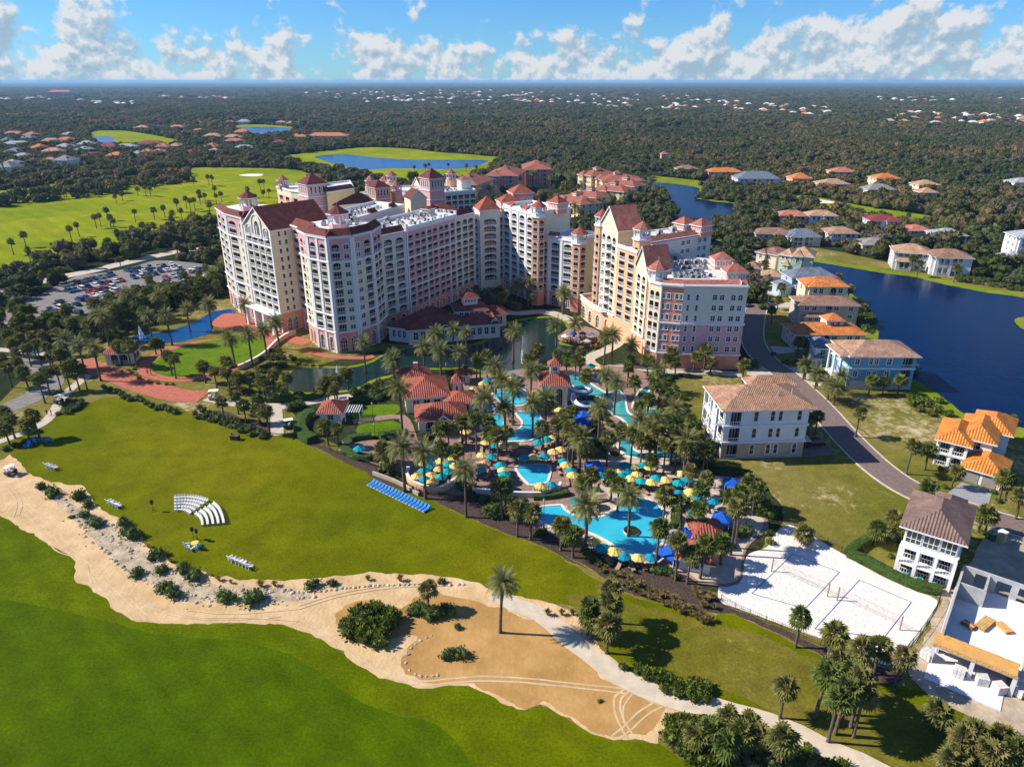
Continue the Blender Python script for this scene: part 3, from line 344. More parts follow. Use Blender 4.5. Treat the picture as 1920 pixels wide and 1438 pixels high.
 'palms': [('d','pool',-32.4,179.8,8),('d','pool',-26.5,153.5,11.5),('d','pool',-22.1,126.1,10.5),('d','pool',-17.5,123.4,10.5),('d','pool',-8.9,116.8,10.5),('d','pool',-25.4,191.4,8),('d','pool',-20.0,185.4,9),('d','pool',-14.7,184.3,9),('d','pool',-6.4,152.9,9),('d','pool',-2.6,164.3,9),('d','pool',0.2,156.9,10),('d','pool',-4.4,175.8,8),('d','pool',4.9,170.5,9),('d','pool',-1.7,152.7,7),('d','pool',4.9,150.2,9),('d','pool',8.2,154.3,8),('s','pool',-8.0,141.7,9),('s','pool',-5.0,144.8,7),('s','pool',-12.1,132.2,6),('s','pool',-14.5,127.8,9),('s','pool',-10.7,146.9,6),('s','pool',-11.6,146.9,6),('s','pool',-14.6,145.4,5),('s','pool',-16.4,145.4,5),('s','pool',-4.9,138.8,7),('s','pool',-3.1,136.3,8),('s','pool',-1.2,141.5,6),('s','pool',7.1,144.1,6),('s','pool',10.0,142.1,8),('s','pool',11.6,141.4,9),('s','pool',12.8,138.1,9),('s','pool',13.2,136.3,8),('s','pool',14.8,134.9,9),('s','pool',-1.2,117.1,7),('s','pool',1.0,110.4,6),('s','pool',3.4,109.5,6),('s','pool',-2.0,116.1,7),('s','pool',9.0,108.6,4),('s','pool',-10.1,187.0,6),('s','pool',-7.1,187.5,7),('s','pool',-8.9,183.9,6),('s','pool',6.2,190.2,6),('s','pool',4.6,187.0,6),('s','pool',7.7,191.9,7),('s','pool',13.0,190.2,6),('s','pool',15.6,189.1,6),('s','pool',20.1,192.3,6),('s','pool',-28.0,137.7,4),('s','pool',-28.2,135.2,4),('s','pool',-26.4,132.6,3.5),('d','pool',25.8,162.3,9),('d','pool',20.5,149.8,8),('d','pool',32.4,142.0,9),('d','pool',13.5,107.8,8.7),('d','pool',21.6,110.4,8.7),('d','pool',8.1,154.2,8),('d','pool',14.5,134.2,8),('d','pool',37.1,133.5,8),('d','pool',38.3,151.1,7),('d','pool',29.1,144.5,7),('d','pool',30.9,140.6,7),('d','pool',25.4,173.6,6),('d','pool',39.1,176.6,7),('s','pool',19.8,172.5,6),('s','pool',32.3,170.4,6),('s','pool',31.8,180.2,6),('s','pool',19.0,184.9,6),('s','pool',10.7,147.3,6),('s','pool',11.9,144.8,8),('s','pool',14.3,152.4,6),('s','pool',13.4,136.8,7),('s','pool',12.4,137.8,8),('s','pool',20.8,136.8,7),('s','pool',24.2,141.8,6),('s','pool',26.0,136.4,8),('s','pool',27.7,134.2,8),('s','pool',31.5,137.1,8),('s','pool',32.6,133.3,7),('s','pool',30.1,135.9,6),('s','pool',31.0,157.1,5),('s','pool',33.2,157.3,7),('s','pool',36.6,169.4,6),('s','pool',36.6,156.8,6),('s','pool',34.9,137.1,8),('s','pool',35.5,128.2,9),('s','pool',40.7,138.0,6),('s','pool',41.4,148.1,6),('s','pool',40.9,159.5,6),('s','pool',42.4,135.2,6),('s','pool',40.7,132.4,6),('s','pool',35.9,124.5,6),('s','pool',38.0,119.8,7),('s','pool',13.4,118.1,7),('s','pool',16.0,122.7,6),('s','pool',19.9,122.1,6),('s','pool',20.7,118.6,6),('s','pool',16.2,134.2,5),('s','pool',28.5,113.1,7),('s','pool',31.6,112.0,6),('s','pool',34.1,110.4,6),('s','pool',35.9,115.8,7),('s','pool',42.0,113.1,8),('s','pool',39.0,104.8,10),('s','pool',40.4,106.8,10),('s','pool',46.6,119.7,6),('s','pool',46.8,117.4,6),('s','pool',41.1,114.1,6),('s','pool',8.8,106.2,5.5),('s','pool',10.8,104.1,5),('s','pool',25.0,101.4,8.5),('s','pool',27.7,97.8,8),('s','pool',29.5,97.0,6),('s','pool',32.0,98.2,7),('s','pool',36.5,102.1,4.5),('s','pool',29.3,130.8,5),('s','pool',37.1,137.6,7),('s','pool',41.3,143.3,6),('s','pool',36.5,147.3,6),('s','pool',35.1,133.7,6),('s','pool',39.0,142.6,6),('d','left',-109.0,228.2,8),('d','left',-102.6,230.6,9),('d','left',-109.1,214.7,10),('d','left',-115.2,214.7,10),('d','left',-128.3,213.0,10),('d','left',-133.1,217.9,9),('d','left',-133.5,239.0,10),('d','left',-123.6,240.4,9),('d','left',-123.4,190.3,9),('d','left',-129.5,194.5,9),('d','left',-116.1,184.9,10),('d','left',-133.9,230.1,8),('d','left',-130.0,237.8,8),('d','front',-103.2,232.4,8),('d','front',-93.0,237.6,7),('d','front',-82.2,235.8,7),('d','front',-81.9,195.5,9),('d','front',-77.0,196.1,10),('d','front',-74.4,201.8,9.5),('d','front',-73.4,210.8,9),('d','front',-42.4,190.8,9.5),('d','front',-32.3,180.9,9),('d','front',-118.3,274.8,8),('d','front',-119.1,285.0,8),('s','golf',-242.3,342.4,6.5),('s','golf',-246.8,359.3,6.5),('s','golf',-233.1,375.7,6.5),('s','golf',-235.2,386.7,6.5),('s','golf',-238.7,410.6,6.5),('s','golf',-238.8,415.7,6.5),('s','golf',-244.6,434.5,6.5),('s','golf',-231.9,413.5,6),('s','golf',-223.3,401.1,6),('s','golf',-225.2,429.0,6.5),('s','golf',-217.8,437.5,6),('s','golf',-215.3,446.2,6),('s','golf',-204.2,432.4,5),('s','golf',-200.3,435.9,6),('s','golf',-215.9,465.5,7),('s','golf',-214.9,477.4,7),('s','golf',-208.2,467.5,7),('s','golf',-206.7,470.7,7),('s','golf',-220.8,512.9,6),('s','golf',-212.8,494.5,6),('s','golf',-210.9,498.1,6),('s','golf',-192.2,458.2,6),('s','golf',-217.5,532.6,6),('s','golf',-202.7,496.7,6),('s','golf',-202.3,505.4,6),('s','golf',-245.7,593.0,7),('s','golf',-240.8,588.0,7),('s','golf',-194.4,564.0,7),('s','golf',-191.5,564.0,7),('s','golf',-191.9,528.5,6),('s','golf',-180.2,527.1,4),('s','golf',-176.4,527.8,5),('s','golf',-178.7,504.6,4),('s','golf',-190.5,350.3,6),('s','golf',-184.2,359.9,6),('s','golf',-182.0,374.1,6),('s','golf',-181.5,380.5,6),('s','golf',-174.3,376.2,6),('s','golf',-273.7,501.4,5),('s','golf',-275.0,512.4,5),('s','golf',-269.9,536.7,6),('s','golf',-264.6,532.6,6),('s','golf',-295.4,586.3,6),('s','golf',-289.4,581.4,6),('s','golf',-280.0,571.9,6),('s','golf',-297.5,576.6,6),('s','golf',-275.5,535.9,5),('s','golf',-255.0,586.3,6),('s','golf',-87.7,663.2,7),('s','golf',-79.2,673.5,7),('s','golf',-76.9,684.1,7),('s','golf',-59.1,684.1,7),('s','golf',-42.4,683.0,6),('s','golf',-32.6,672.5,6),('s','right',69.7,153.3,4.5),('s','right',70.5,150.9,4.5),('s','right',72.6,151.8,5),('s','right',81.7,150.6,6.5),('s','right',84.9,133.3,7),('s','right',89.9,135.1,5),('s','right',91.5,127.7,4),('s','right',96.2,175.3,4),('s','right',100.0,175.3,4),('s','right',104.4,175.9,4),('s','right',98.6,123.2,5),('s','right',99.5,122.8,4),('s','right',70.1,110.8,4),('s','right',66.1,107.9,3.5),('s','right',87.6,112.0,4),('s','right',88.9,111.9,3.5),('s','right',83.6,122.1,4),('s','right',82.2,120.9,3.5),('s','right',97.4,116.2,5),('s','right',70.4,108.9,3),('s','right',115.0,149.9,5),('s','right',116.5,148.9,5),('d','right',82.9,185.7,4.5),('d','right',83.3,179.1,4.5),('d','right',87.9,175.4,5.5),('d','right',83.7,171.7,4.5),('d','right',84.0,168.8,5),('s','court',42.4,82.4,5.5),('s','court',46.1,79.8,5),('s','court',47.8,75.8,6),('s','court',51.6,77.1,5),('s','court',53.0,74.1,6),('s','grove',35.6,69.5,5.2),('s','grove',40.3,69.5,8),('s','grove',43.6,72.6,7),('s','grove',44.4,68.1,8),('s','grove',41.9,67.0,8),('s','grove',40.5,65.8,7.5),('s','grove',44.1,66.6,7),('s','grove',44.2,70.2,7),('s','scrub',27.8,66.7,3),('s','scrub',28.6,64.4,3),('s','scrub',30.8,64.4,3),('s','scrub',32.8,62.4,5),('s','scrub',24.8,65.2,3),('s','scrub',25.9,63.1,3),('s','scrub',55.3,67.5,3),('s','scrub',55.2,63.1,3.6),('s','scrub',57.8,63.9,3.6),('s','scrub',54.3,61.2,3),('s','scrub',57.3,61.7,3.6),('s','scrub',58.1,60.7,3),('s','scrub',60.8,61.9,3),('s','scrub',52.6,61.1,2.6),('s','scrub',61.1,64.1,3),('s','scrub',23.1,64.6,2.5),('s','scrub',30.2,66.6,2.6),('s','scrub',53.5,108.5,2.2),('d','lone',-1.8,85.4,9.4),('s','dune',-13.4,90.8,4.2),('s','dune',11.5,84.9,5.4),('s','dune',14.8,87.6,6.4),('s','dune',14.8,84.9,6.2),('s','dune',14.0,81.2,5.4),('s','dune',11.9,84.1,4),('s','left',-112.1,150.1,6),('s','left',-112.9,147.7,4.5),('s','left',-117.9,150.0,5),('s','left',-116.9,146.6,4),('s','left',-121.8,153.4,5),('s','left',-122.7,169.8,7),('s','left',-131.5,177.3,6),('s','left',-123.2,178.0,6),('s','left',-120.6,177.8,7),('s','left',-118.4,178.3,8),('s','left',-138.2,180.3,6),('s','left',-138.4,185.0,6),('s','left',-125.0,175.8,6),('s','left',-116.6,178.8,6),('s','left',-116.7,197.7,6),('s','left',-113.2,196.3,6.5),('s','left',-110.8,194.9,7),('s','left',-97.8,189.1,6),('s','left',-95.6,186.6,6),('s','left',-132.6,209.9,5),('s','left',-143.2,191.6,6),('s','left',-142.6,195.9,6),('s','left',-140.1,196.7,7),('s','left',-135.5,194.0,7),('s','left',-128.8,188.9,7),('s','left',-132.0,189.9,6),('s','left',-127.9,189.9,6),('s','left',-143.7,187.4,6),('s','left',-149.8,199.5,6),('s','left',-150.0,204.1,6),('s','left',-146.3,204.1,7),('s','left',-142.8,204.1,7),('s','left',-156.3,208.0,6),('s','left',-139.6,205.1,7),('s','left',-108.6,206.4,3.5),('s','left',-110.2,206.0,4),('s','garden',-85.9,183.3,5),('s','garden',-81.4,179.8,5),('s','garden',-79.3,184.3,6),('s','garden',-76.5,176.5,6),('s','garden',-73.2,174.9,5),('s','garden',-70.7,175.7,5),('s','garden',-65.5,171.7,6),('s','garden',-63.8,174.9,6),('s','garden',-59.6,172.5,6),('s','garden',-63.9,170.1,5),('s','garden',-71.9,159.9,5),('s','garden',-69.6,163.4,5),('s','garden',-65.7,157.8,5),('s','garden',-62.4,158.4,6),('s','garden',-58.2,152.4,6),('s','garden',-62.3,157.3,4),('s','garden',-48.5,170.9,6),('s','garden',-46.1,170.9,6),('s','garden',-48.8,169.4,5),('s','garden',-45.8,167.8,5),('s','garden',-44.8,178.2,5),('s','garden',-42.7,146.3,5),('s','garden',-40.1,145.7,5),('s','garden',-28.5,136.6,4.5),('s','garden',-27.0,136.4,4),('d','hotel',18.4,246.8,8),('d','hotel',24.5,255.6,6),('d','hotel',28.0,261.3,7),('d','hotel',20.3,219.3,6),('d','hotel',14.1,213.5,7),('d','hotel',27.5,197.6,9),('d','hotel',29.7,197.3,9.5),('d','hotel',35.7,199.0,6),('s','hotel',46.5,193.5,5.5),('s','hotel',46.8,188.6,4.5),('s','hotel',52.6,191.0,5),('s','hotel',56.2,193.0,6.5),('s','hotel',57.1,189.4,4),('s','hotel',64.8,184.2,5),('s','hotel',43.8,189.4,5),('s','hotel',38.7,188.4,5),('s','hotel',33.1,186.8,6),('s','hotel',17.9,185.8,6),('s','hotel',19.9,175.0,6),('d','hotel',-22.4,199.4,9),('d','hotel',-17.9,203.7,9),('d','hotel',-13.8,200.4,9),('d','hotel',0.4,200.1,9.5),('d','hotel',5.9,257.3,9),('d','hotel',1.7,257.5,8),('d','hotel',18.7,252.4,7),('s','hotel',-4.9,257.7,6),('s','hotel',-3.8,249.3,6),('s','hotel',-13.5,259.5,6),('d','condo',37.1,427.2,10),('d','condo',38.3,412.1,10),('d','condo',46.2,438.6,10),('d','condo',53.6,448.1,10),('d','condo',62.4,458.1,10),('d','condo',70.1,455.6,10),('d','condo',78.4,484.9,10),('d','condo',80.6,468.5,10),('d','condo',79.4,426.8,9),('d','condo',93.3,527.8,10),('d','condo',104.1,548.5,10),('d','condo',99.9,508.6,10),('d','condo',89.1,509.8,9),('d','condo',80.2,509.8,9),('d','condo',42.9,569.3,12),('d','condo',44.1,553.9,12),('d','condo',51.7,594.7,10),('s','condo',103.0,494.7,7),('s','condo',103.8,486.4,7),('s','condo',95.9,474.5,6),('d','condo',-17.9,535.7,10),('d','condo',-15.5,516.3,9),('d','condo',5.4,557.7,10),('d','condo',16.5,581.1,11),('d','condo',-27.3,485.7,9),('d','condo',-22.7,497.5,9),('d','condo',29.7,565.4,10),('s','bank',84.6,180.9,4),('s','bank',82.5,185.9,4.5),('s','bank',231.1,419.2,6),('s','bank',196.7,429.4,7),('s','bank',192.8,410.8,7),('s','bank',131.2,280.5,5),('s','bank',128.5,263.0,5),('s','bank',123.3,239.7,5),('s','bank',125.1,250.8,4),('s','bank',176.5,308.9,6),('s','bank',174.7,300.2,6),('s','bank',185.9,292.0,6),('s','bank',205.0,311.9,6),('s','bank',217.5,346.2,5),('s','bank',90.3,236.0,5),('s','bank',98.2,252.8,4),('s','bank',87.6,204.1,5),('s','bank',90.7,205.4,4),('s','bank',104.2,266.3,5),('s','bank',110.1,304.4,5)],
 'shrubs': [('dk',-93.9,124.8,3.2),('dk',-98.0,127.2,2.4),('dk',-88.0,123.2,3.4),('dk',-84.5,120.6,2.6),('dk',-83.1,117.0,2.2),('dk',-79.5,114.2,3.2),('dk',-73.7,114.0,3),('dk',-70.7,110.3,3.6),('dk',-63.1,104.1,3),('dk',-64.4,99.4,2.8),('dk',-60.5,100.0,2.4),('dk',-56.9,100.6,3),('dk',-54.1,98.3,3.2),('dk',-57.9,95.4,2.6),('dk',-55.5,93.9,3.2),('dk',-46.5,93.0,3.4),('dk',-42.2,92.4,3.8),('dk',-85.4,116.6,1.2),('tan',-66.0,107.1,1.4),('tan',-61.8,104.7,1.3),('tan',-60.1,102.9,1.3),('tan',-49.7,97.8,1.6),('tan',-47.4,97.1,1.1),('tan',-42.1,96.3,2.0),('tan',-39.8,96.4,1.6),('dk',-33.4,95.9,2.6),('dk',-30.3,96.7,1.8),('dk',-11.8,97.1,1.6),('dk',-8.5,86.5,1.5),('dk',-9.4,80.6,2.4),('dk',-7.5,80.6,2.5),('dk',-13.2,89.4,3.4),('dk',-14.6,90.1,3.0),('dk',-11.5,89.4,3.4),('dk',-15.7,89.9,2.4),('dk',-10.1,89.7,2.8),('dk',12.0,72.2,0.8),('lt',-24.4,87.6,4),('lt',-21.9,85.0,4.4),('lt',-24.5,85.0,3.6),('lt',-19.9,86.9,4.4),('lt',-18.6,85.0,3.6),('lt',-22.6,83.2,3.4),('lt',-20.3,83.1,3.6),('lt',-25.6,86.7,3),('lt',-22.3,88.9,3.4),('lt',-18.7,87.5,3.2),('lt',-21.0,89.0,3.2),('tan',-24.4,97.9,1.6),('tan',-18.9,97.7,1.9),('tan',5.7,89.3,1.8),('tan',7.9,89.4,1.6),('tan',9.6,89.4,1.6),('lt',16.1,78.4,1.6),('lt',17.8,77.6,2),('lt',19.5,76.5,2.2),('lt',21.2,76.1,2.4),('lt',22.5,74.9,2.4),('lt',24.3,74.8,2.6),('lt',26.0,74.3,2.8),('lt',26.8,72.9,2.6),('lt',23.1,73.5,2),('lt',25.0,72.8,2),('lt',20.0,75.6,1.6),('lt',21.5,74.1,1.6),('lt',20.4,68.7,2.2),('lt',22.1,68.8,2.8),('lt',23.7,68.3,3.2),('lt',25.4,68.3,3.2),('lt',19.9,66.6,2.4),('lt',21.5,66.1,3),('lt',23.3,65.6,3.4),('lt',24.8,65.2,3.4),('lt',20.9,64.7,2.2),('lt',22.6,63.6,2.6),('lt',24.3,63.0,2.8),('lt',26.6,74.5,2.4),('lt',25.9,73.4,2.2),('lt',25.5,65.8,3),('lt',27.4,65.3,3),('lt',29.3,64.5,3),('lt',31.4,64.3,3),('lt',24.0,64.2,2.6),('lt',33.9,64.0,2.4),('lt',35.5,63.6,2.2),('lt',37.0,64.1,2),('lt',25.3,63.0,2.4),('lt',27.6,62.2,2.6),('lt',38.0,61.7,2.6),('lt',39.4,61.6,2.4),('lt',40.8,61.7,2),('lt',55.6,65.0,3),('lt',57.1,63.9,3.4),('lt',59.7,64.5,3),('lt',60.9,63.9,3.4),('lt',61.5,62.3,3),('lt',56.3,61.8,3),('lt',53.8,61.7,2.6),('lt',55.8,69.1,2),('lt',57.2,68.4,1.8),('lt',61.5,65.7,2.6),('lt',64.1,65.3,2.4),('tan',13.8,103.1,1.7),('tan',15.0,101.6,1.8),('tan',16.2,100.2,1.9),('tan',17.4,98.8,2.0),('tan',18.8,98.7,2.1),('tan',19.9,97.3,2.2),('tan',20.4,96.0,2.3),('tan',21.8,96.3,1.7),('tan',22.9,95.0,1.8),('tan',24.0,93.7,1.9),('tan',25.3,93.6,2.0),('tan',26.4,92.4,2.1),('tan',26.8,91.1,2.2),('tan',27.8,89.9,2.3),('tan',29.2,90.2,1.7),('tan',30.1,89.0,1.8),('tan',31.1,87.8,1.9),('tan',15.5,99.9,1.5),('tan',17.0,97.6,1.7),('tan',17.9,96.6,1.9),('tan',19.5,95.6,2.1),('tan',20.4,95.0,1.6),('tan',21.3,94.0,1.8),('tan',22.8,93.1,2.0),('tan',23.8,92.5,1.5),('tan',24.6,91.5,1.7),('tan',26.1,90.6,1.9),('tan',26.9,89.7,2.1),('tan',28.4,89.2,1.6),('tan',29.2,88.3,1.8),('tan',29.9,87.4,2.0),('tan',30.5,93.5,2.0),('tan',31.4,92.6,2.0),('tan',32.6,93.0,2.2),('tan',30.8,91.1,1.8),('tan',32.4,90.8,1.6),('tan',30.5,94.8,2),('dk',-80.9,166.7,2.0),('dk',-78.9,164.9,2.2),('dk',-76.9,163.2,2.4),('dk',-75.0,161.5,2.6),('dk',-73.1,159.8,2.8),('dk',-71.7,159.0,2.1),('dk',-70.6,159.4,2.3),('dk',-68.8,157.8,2.5),('dk',-67.0,156.2,2.7),('dk',-65.5,155.4,2.0),('dk',-63.8,153.8,2.2),('dk',-62.7,154.2,2.4),('dk',-61.0,152.6,2.6),('dk',-59.3,151.1,2.8),('dk',-80.7,163.4,1.8),('dk',-78.5,161.0,2.1),('dk',-77.1,160.8,2.4),('dk',-75.2,159.2,2.0),('dk',-73.8,159.0,2.3),('dk',-71.9,157.3,1.9000000000000001),('dk',-70.6,157.1,2.2),('dk',-68.8,155.6,1.8),('dk',-67.4,155.4,2.1),('dk',-65.4,153.2,2.4),('dk',-64.3,153.6,2.0),('dk',-62.3,151.5,2.3),('dk',-61.3,151.9,1.9000000000000001),('dk',-59.3,149.8,2.2),('dk',-112.5,179.9,2.0),('dk',-110.1,178.2,2.1),('dk',-107.7,176.5,2.2),('dk',-105.3,174.7,2.3),('dk',-103.0,173.1,2.4),('dk',-100.8,171.4,2.5),('dk',-99.5,171.8,2.6),('dk',-97.7,170.9,2.0),('dk',-95.5,169.3,2.1),('dk',-93.4,167.7,2.2),('dk',-91.2,166.1,2.3),('dk',-90.0,166.5,2.4),('dk',-87.9,165.0,2.5),('dk',-85.9,163.4,2.6),('dk',-114.4,164.5,2.0),('dk',-113.0,163.2,2.1),('dk',-113.4,165.1,2.2),('dk',-113.8,167.0,2.3),('dk',-112.4,165.7,2.4),('dk',-112.8,167.7,2.5),('dk',-113.2,169.6,2.6),('dk',-117.1,168.3,2),('dk',-117.0,170.9,2),('dk',-115.4,170.9,2),('dk',-112.8,164.5,2),('dk',-115.1,163.0,1.6),('dk',-116.2,143.8,2),('dk',-115.1,145.8,2),('dk',-113.7,147.3,2),('dk',-112.4,148.7,1.6),('dk',-56.5,166.0,3.4),('dk',-54.9,167.7,3.2),('dk',-68.0,173.7,3.2),('dk',-65.8,172.7,3.4),('dk',-63.6,172.4,3),('dk',-61.9,173.9,3),('dk',-39.8,176.4,4.4),('dk',-37.0,174.6,4.6),('dk',-34.7,175.8,4.2),('dk',-42.9,175.8,3.4),('dk',-32.9,180.3,3),('dk',-37.0,181.5,3.4),('dk',-38.3,171.4,3.2),('dk',-50.8,164.9,2.4),('dk',-38.4,150.8,2),('dk',-28.4,139.3,2.2),('dk',-26.1,135.8,2),('dk',-30.2,138.9,2),('dk',-26.1,132.9,1.8),('dk',-76.5,201.5,2.6),('dk',-75.1,208.1,2.2),('dk',-72.7,190.6,2.2),('dk',-70.0,196.2,2.2),('dk',-67.0,195.4,2),('dk',-66.2,201.2,2),('dk',-50.4,160.9,2.2),('yl',-113.4,191.3,1.4),('yl',-112.4,192.9,1.4),('yl',-110.9,193.5,1.6),('yl',-109.9,190.4,1.5),('yl',-105.9,186.4,1.6),('yl',-101.7,183.6,1.3),('yl',-99.0,182.8,1.4),('yl',-96.3,182.0,1.4),('yl',-94.6,182.2,1.3),('yl',-108.0,188.9,1.4),('yl',-64.2,197.8,1.6),('yl',-61.9,196.8,1.6),('yl',-59.3,196.4,1.6),('yl',-56.8,196.0,1.5),('yl',-56.8,175.6,1.3),('yl',-53.8,176.1,1.2),('yl',-66.2,156.5,1.3),('dk',-35.4,176.8,4),('dk',-37.3,179.5,4),('dk',-33.8,173.6,3.6),('dk',-35.7,172.0,3.4),('dk',-33.6,178.7,3),('dk',-20.2,150.4,2.4),('dk',-4.1,118.2,4),('dk',-3.1,117.1,3.6),('dk',6.3,194.1,2.6),('dk',-1.0,120.3,2.4),('dk',0.0,158.4,1.6),('dk',-14.2,195.6,2.2),('dk',-16.5,184.5,2),('dk',-25.7,132.6,2),('dk',-24.4,131.2,1.6),('yl',-17.0,191.5,1.6),('yl',-15.4,190.5,1.6),('yl',-8.3,127.7,2),('yl',-7.4,126.6,2),('dk',16.6,126.5,1.8),('dk',17.9,126.0,1.6),('dk',23.1,141.6,2.2),('dk',21.2,143.6,2.4),('dk',34.3,115.3,2.4),('dk',32.0,111.9,2),('dk',34.2,112.4,2),('dk',43.4,111.0,3.4),('dk',40.9,111.4,2),('dk',35.0,174.7,2.2),('dk',40.9,179.2,3),('dk',42.2,139.1,3.4),('dk',43.3,137.0,3.4),('dk',40.3,135.6,2.6),('dk',26.8,99.3,2.4),('dk',25.1,100.1,2.4),('dk',27.5,98.6,2),('dk',13.2,105.0,2.4),('dk',14.2,103.7,2.2),('dk',5.7,111.4,2),('dk',4.8,110.9,2),('dk',26.4,155.1,3),('dk',19.4,153.4,3),('dk',36.3,137.3,2.2),('dk',47.6,127.2,3.4),('dk',48.3,123.4,3.6),('dk',44.1,125.0,3),('dk',48.4,120.3,3),('dk',48.8,123.4,3.4),('dk',49.5,120.0,3.6),('dk',50.0,117.1,3.2),('dk',48.1,117.5,2.6),('dk',48.0,110.9,1.8),('dk',47.4,108.1,1.8),('dk',60.5,104.0,1.6),('dk',62.7,106.0,1.8),('dk',65.6,108.1,1.8),('dk',68.9,109.7,2),('dk',70.9,109.8,2.6),('dk',67.2,104.1,1.4),('dk',69.3,152.8,1.6),('dk',93.1,134.9,1.6),('dk',90.2,127.6,1.5),('dk',98.1,122.1,1.6),('dk',98.9,125.6,1.4),('dk',87.9,111.2,1.4),('lt',104.9,169.0,3),('lt',108.2,170.9,3.4),('lt',108.7,167.5,3.4),('lt',109.2,164.3,3.4),('lt',110.1,162.5,3),('lt',104.3,165.0,2.6),('lt',105.8,162.9,2.6),('lt',112.3,170.6,2.6),('lt',106.6,173.1,2.4),('dk',115.0,191.0,5.5),('dk',121.4,237.1,4),('dk',120.2,229.6,4.4),('dk',124.8,235.6,3.4),('dk',125.5,248.3,3),('dk',82.1,198.5,2.6),('dk',85.0,197.9,2.4),('dk',80.7,205.4,2),('dk',101.4,238.5,3),('dk',99.5,241.4,2.6),('dk',71.9,195.2,4),('dk',69.4,193.8,3),('dk',103.0,288.9,2.2)],
 'hedges': [([(-50.5,163.0),(-52.1,160.3),(-51.8,155.7),(-49.6,150.8),(-46.6,147.8)],3.2,1.6),([(-42.8,170.1),(-39.9,171.2),(-36.6,171.6)],2,1.4),([(-38.5,148.4),(-36.0,149.6),(-33.3,150.2)],2,1.3),([(-31.3,149.6),(-28.5,151.1),(-24.9,151.4)],2.2,1.4),([(-39.2,145.5),(-37.2,142.1),(-34.6,140.0),(-31.4,139.4)],2.0,1.4),([(-64.8,170.8),(-58.6,171.6),(-54.1,172.3),(-50.6,174.6)],2,1.3),([(-43.4,152.0),(-46.9,151.1)],1.6,1.2),([(60.0,104.7),(62.6,102.0),(65.3,98.1),(67.7,95.8),(70.8,94.5)],1.8,1.4),([(60.0,104.7),(63.6,107.6),(66.9,109.3)],1.8,1.4),([(4.3,123.3),(8.1,123.9),(11.7,125.1)],1.6,1.1),([(30.8,116.9),(32.0,116.6),(30.6,113.2)],1.8,1.0),([(18.2,141.2),(21.3,140.5)],1.4,1)],
 'golf_trees': [[(-355.6,503.1),(-358.5,524.4),(-351.0,539.6),(-352.6,559.8),(-354.5,586.0),(-348.4,599.9),(-346.0,614.6),(-335.6,614.6),(-317.8,599.9),(-300.4,572.6),(-295.9,551.5),(-297.0,535.7),(-306.9,524.4),(-315.0,517.1),(-327.4,510.0),(-335.2,496.3),(-342.5,483.3),(-350.4,465.0),(-367.9,489.8)],[(-303.4,629.9),(-310.1,662.8),(-301.0,674.5),(-285.7,651.4),(-273.7,619.6),(-277.0,599.9),(-285.1,595.2)],[(-219.5,341.0),(-212.3,351.2),(-204.8,362.0),(-200.1,373.5),(-195.6,381.5),(-190.4,394.2),(-183.2,412.3),(-173.4,417.0),(-159.5,389.9),(-142.7,362.0),(-145.0,328.1),(-210.1,325.0)],[(-323.7,619.6),(-317.0,624.7),(-301.4,619.6),(-288.0,590.5),(-296.1,581.4),(-308.1,590.5)]],
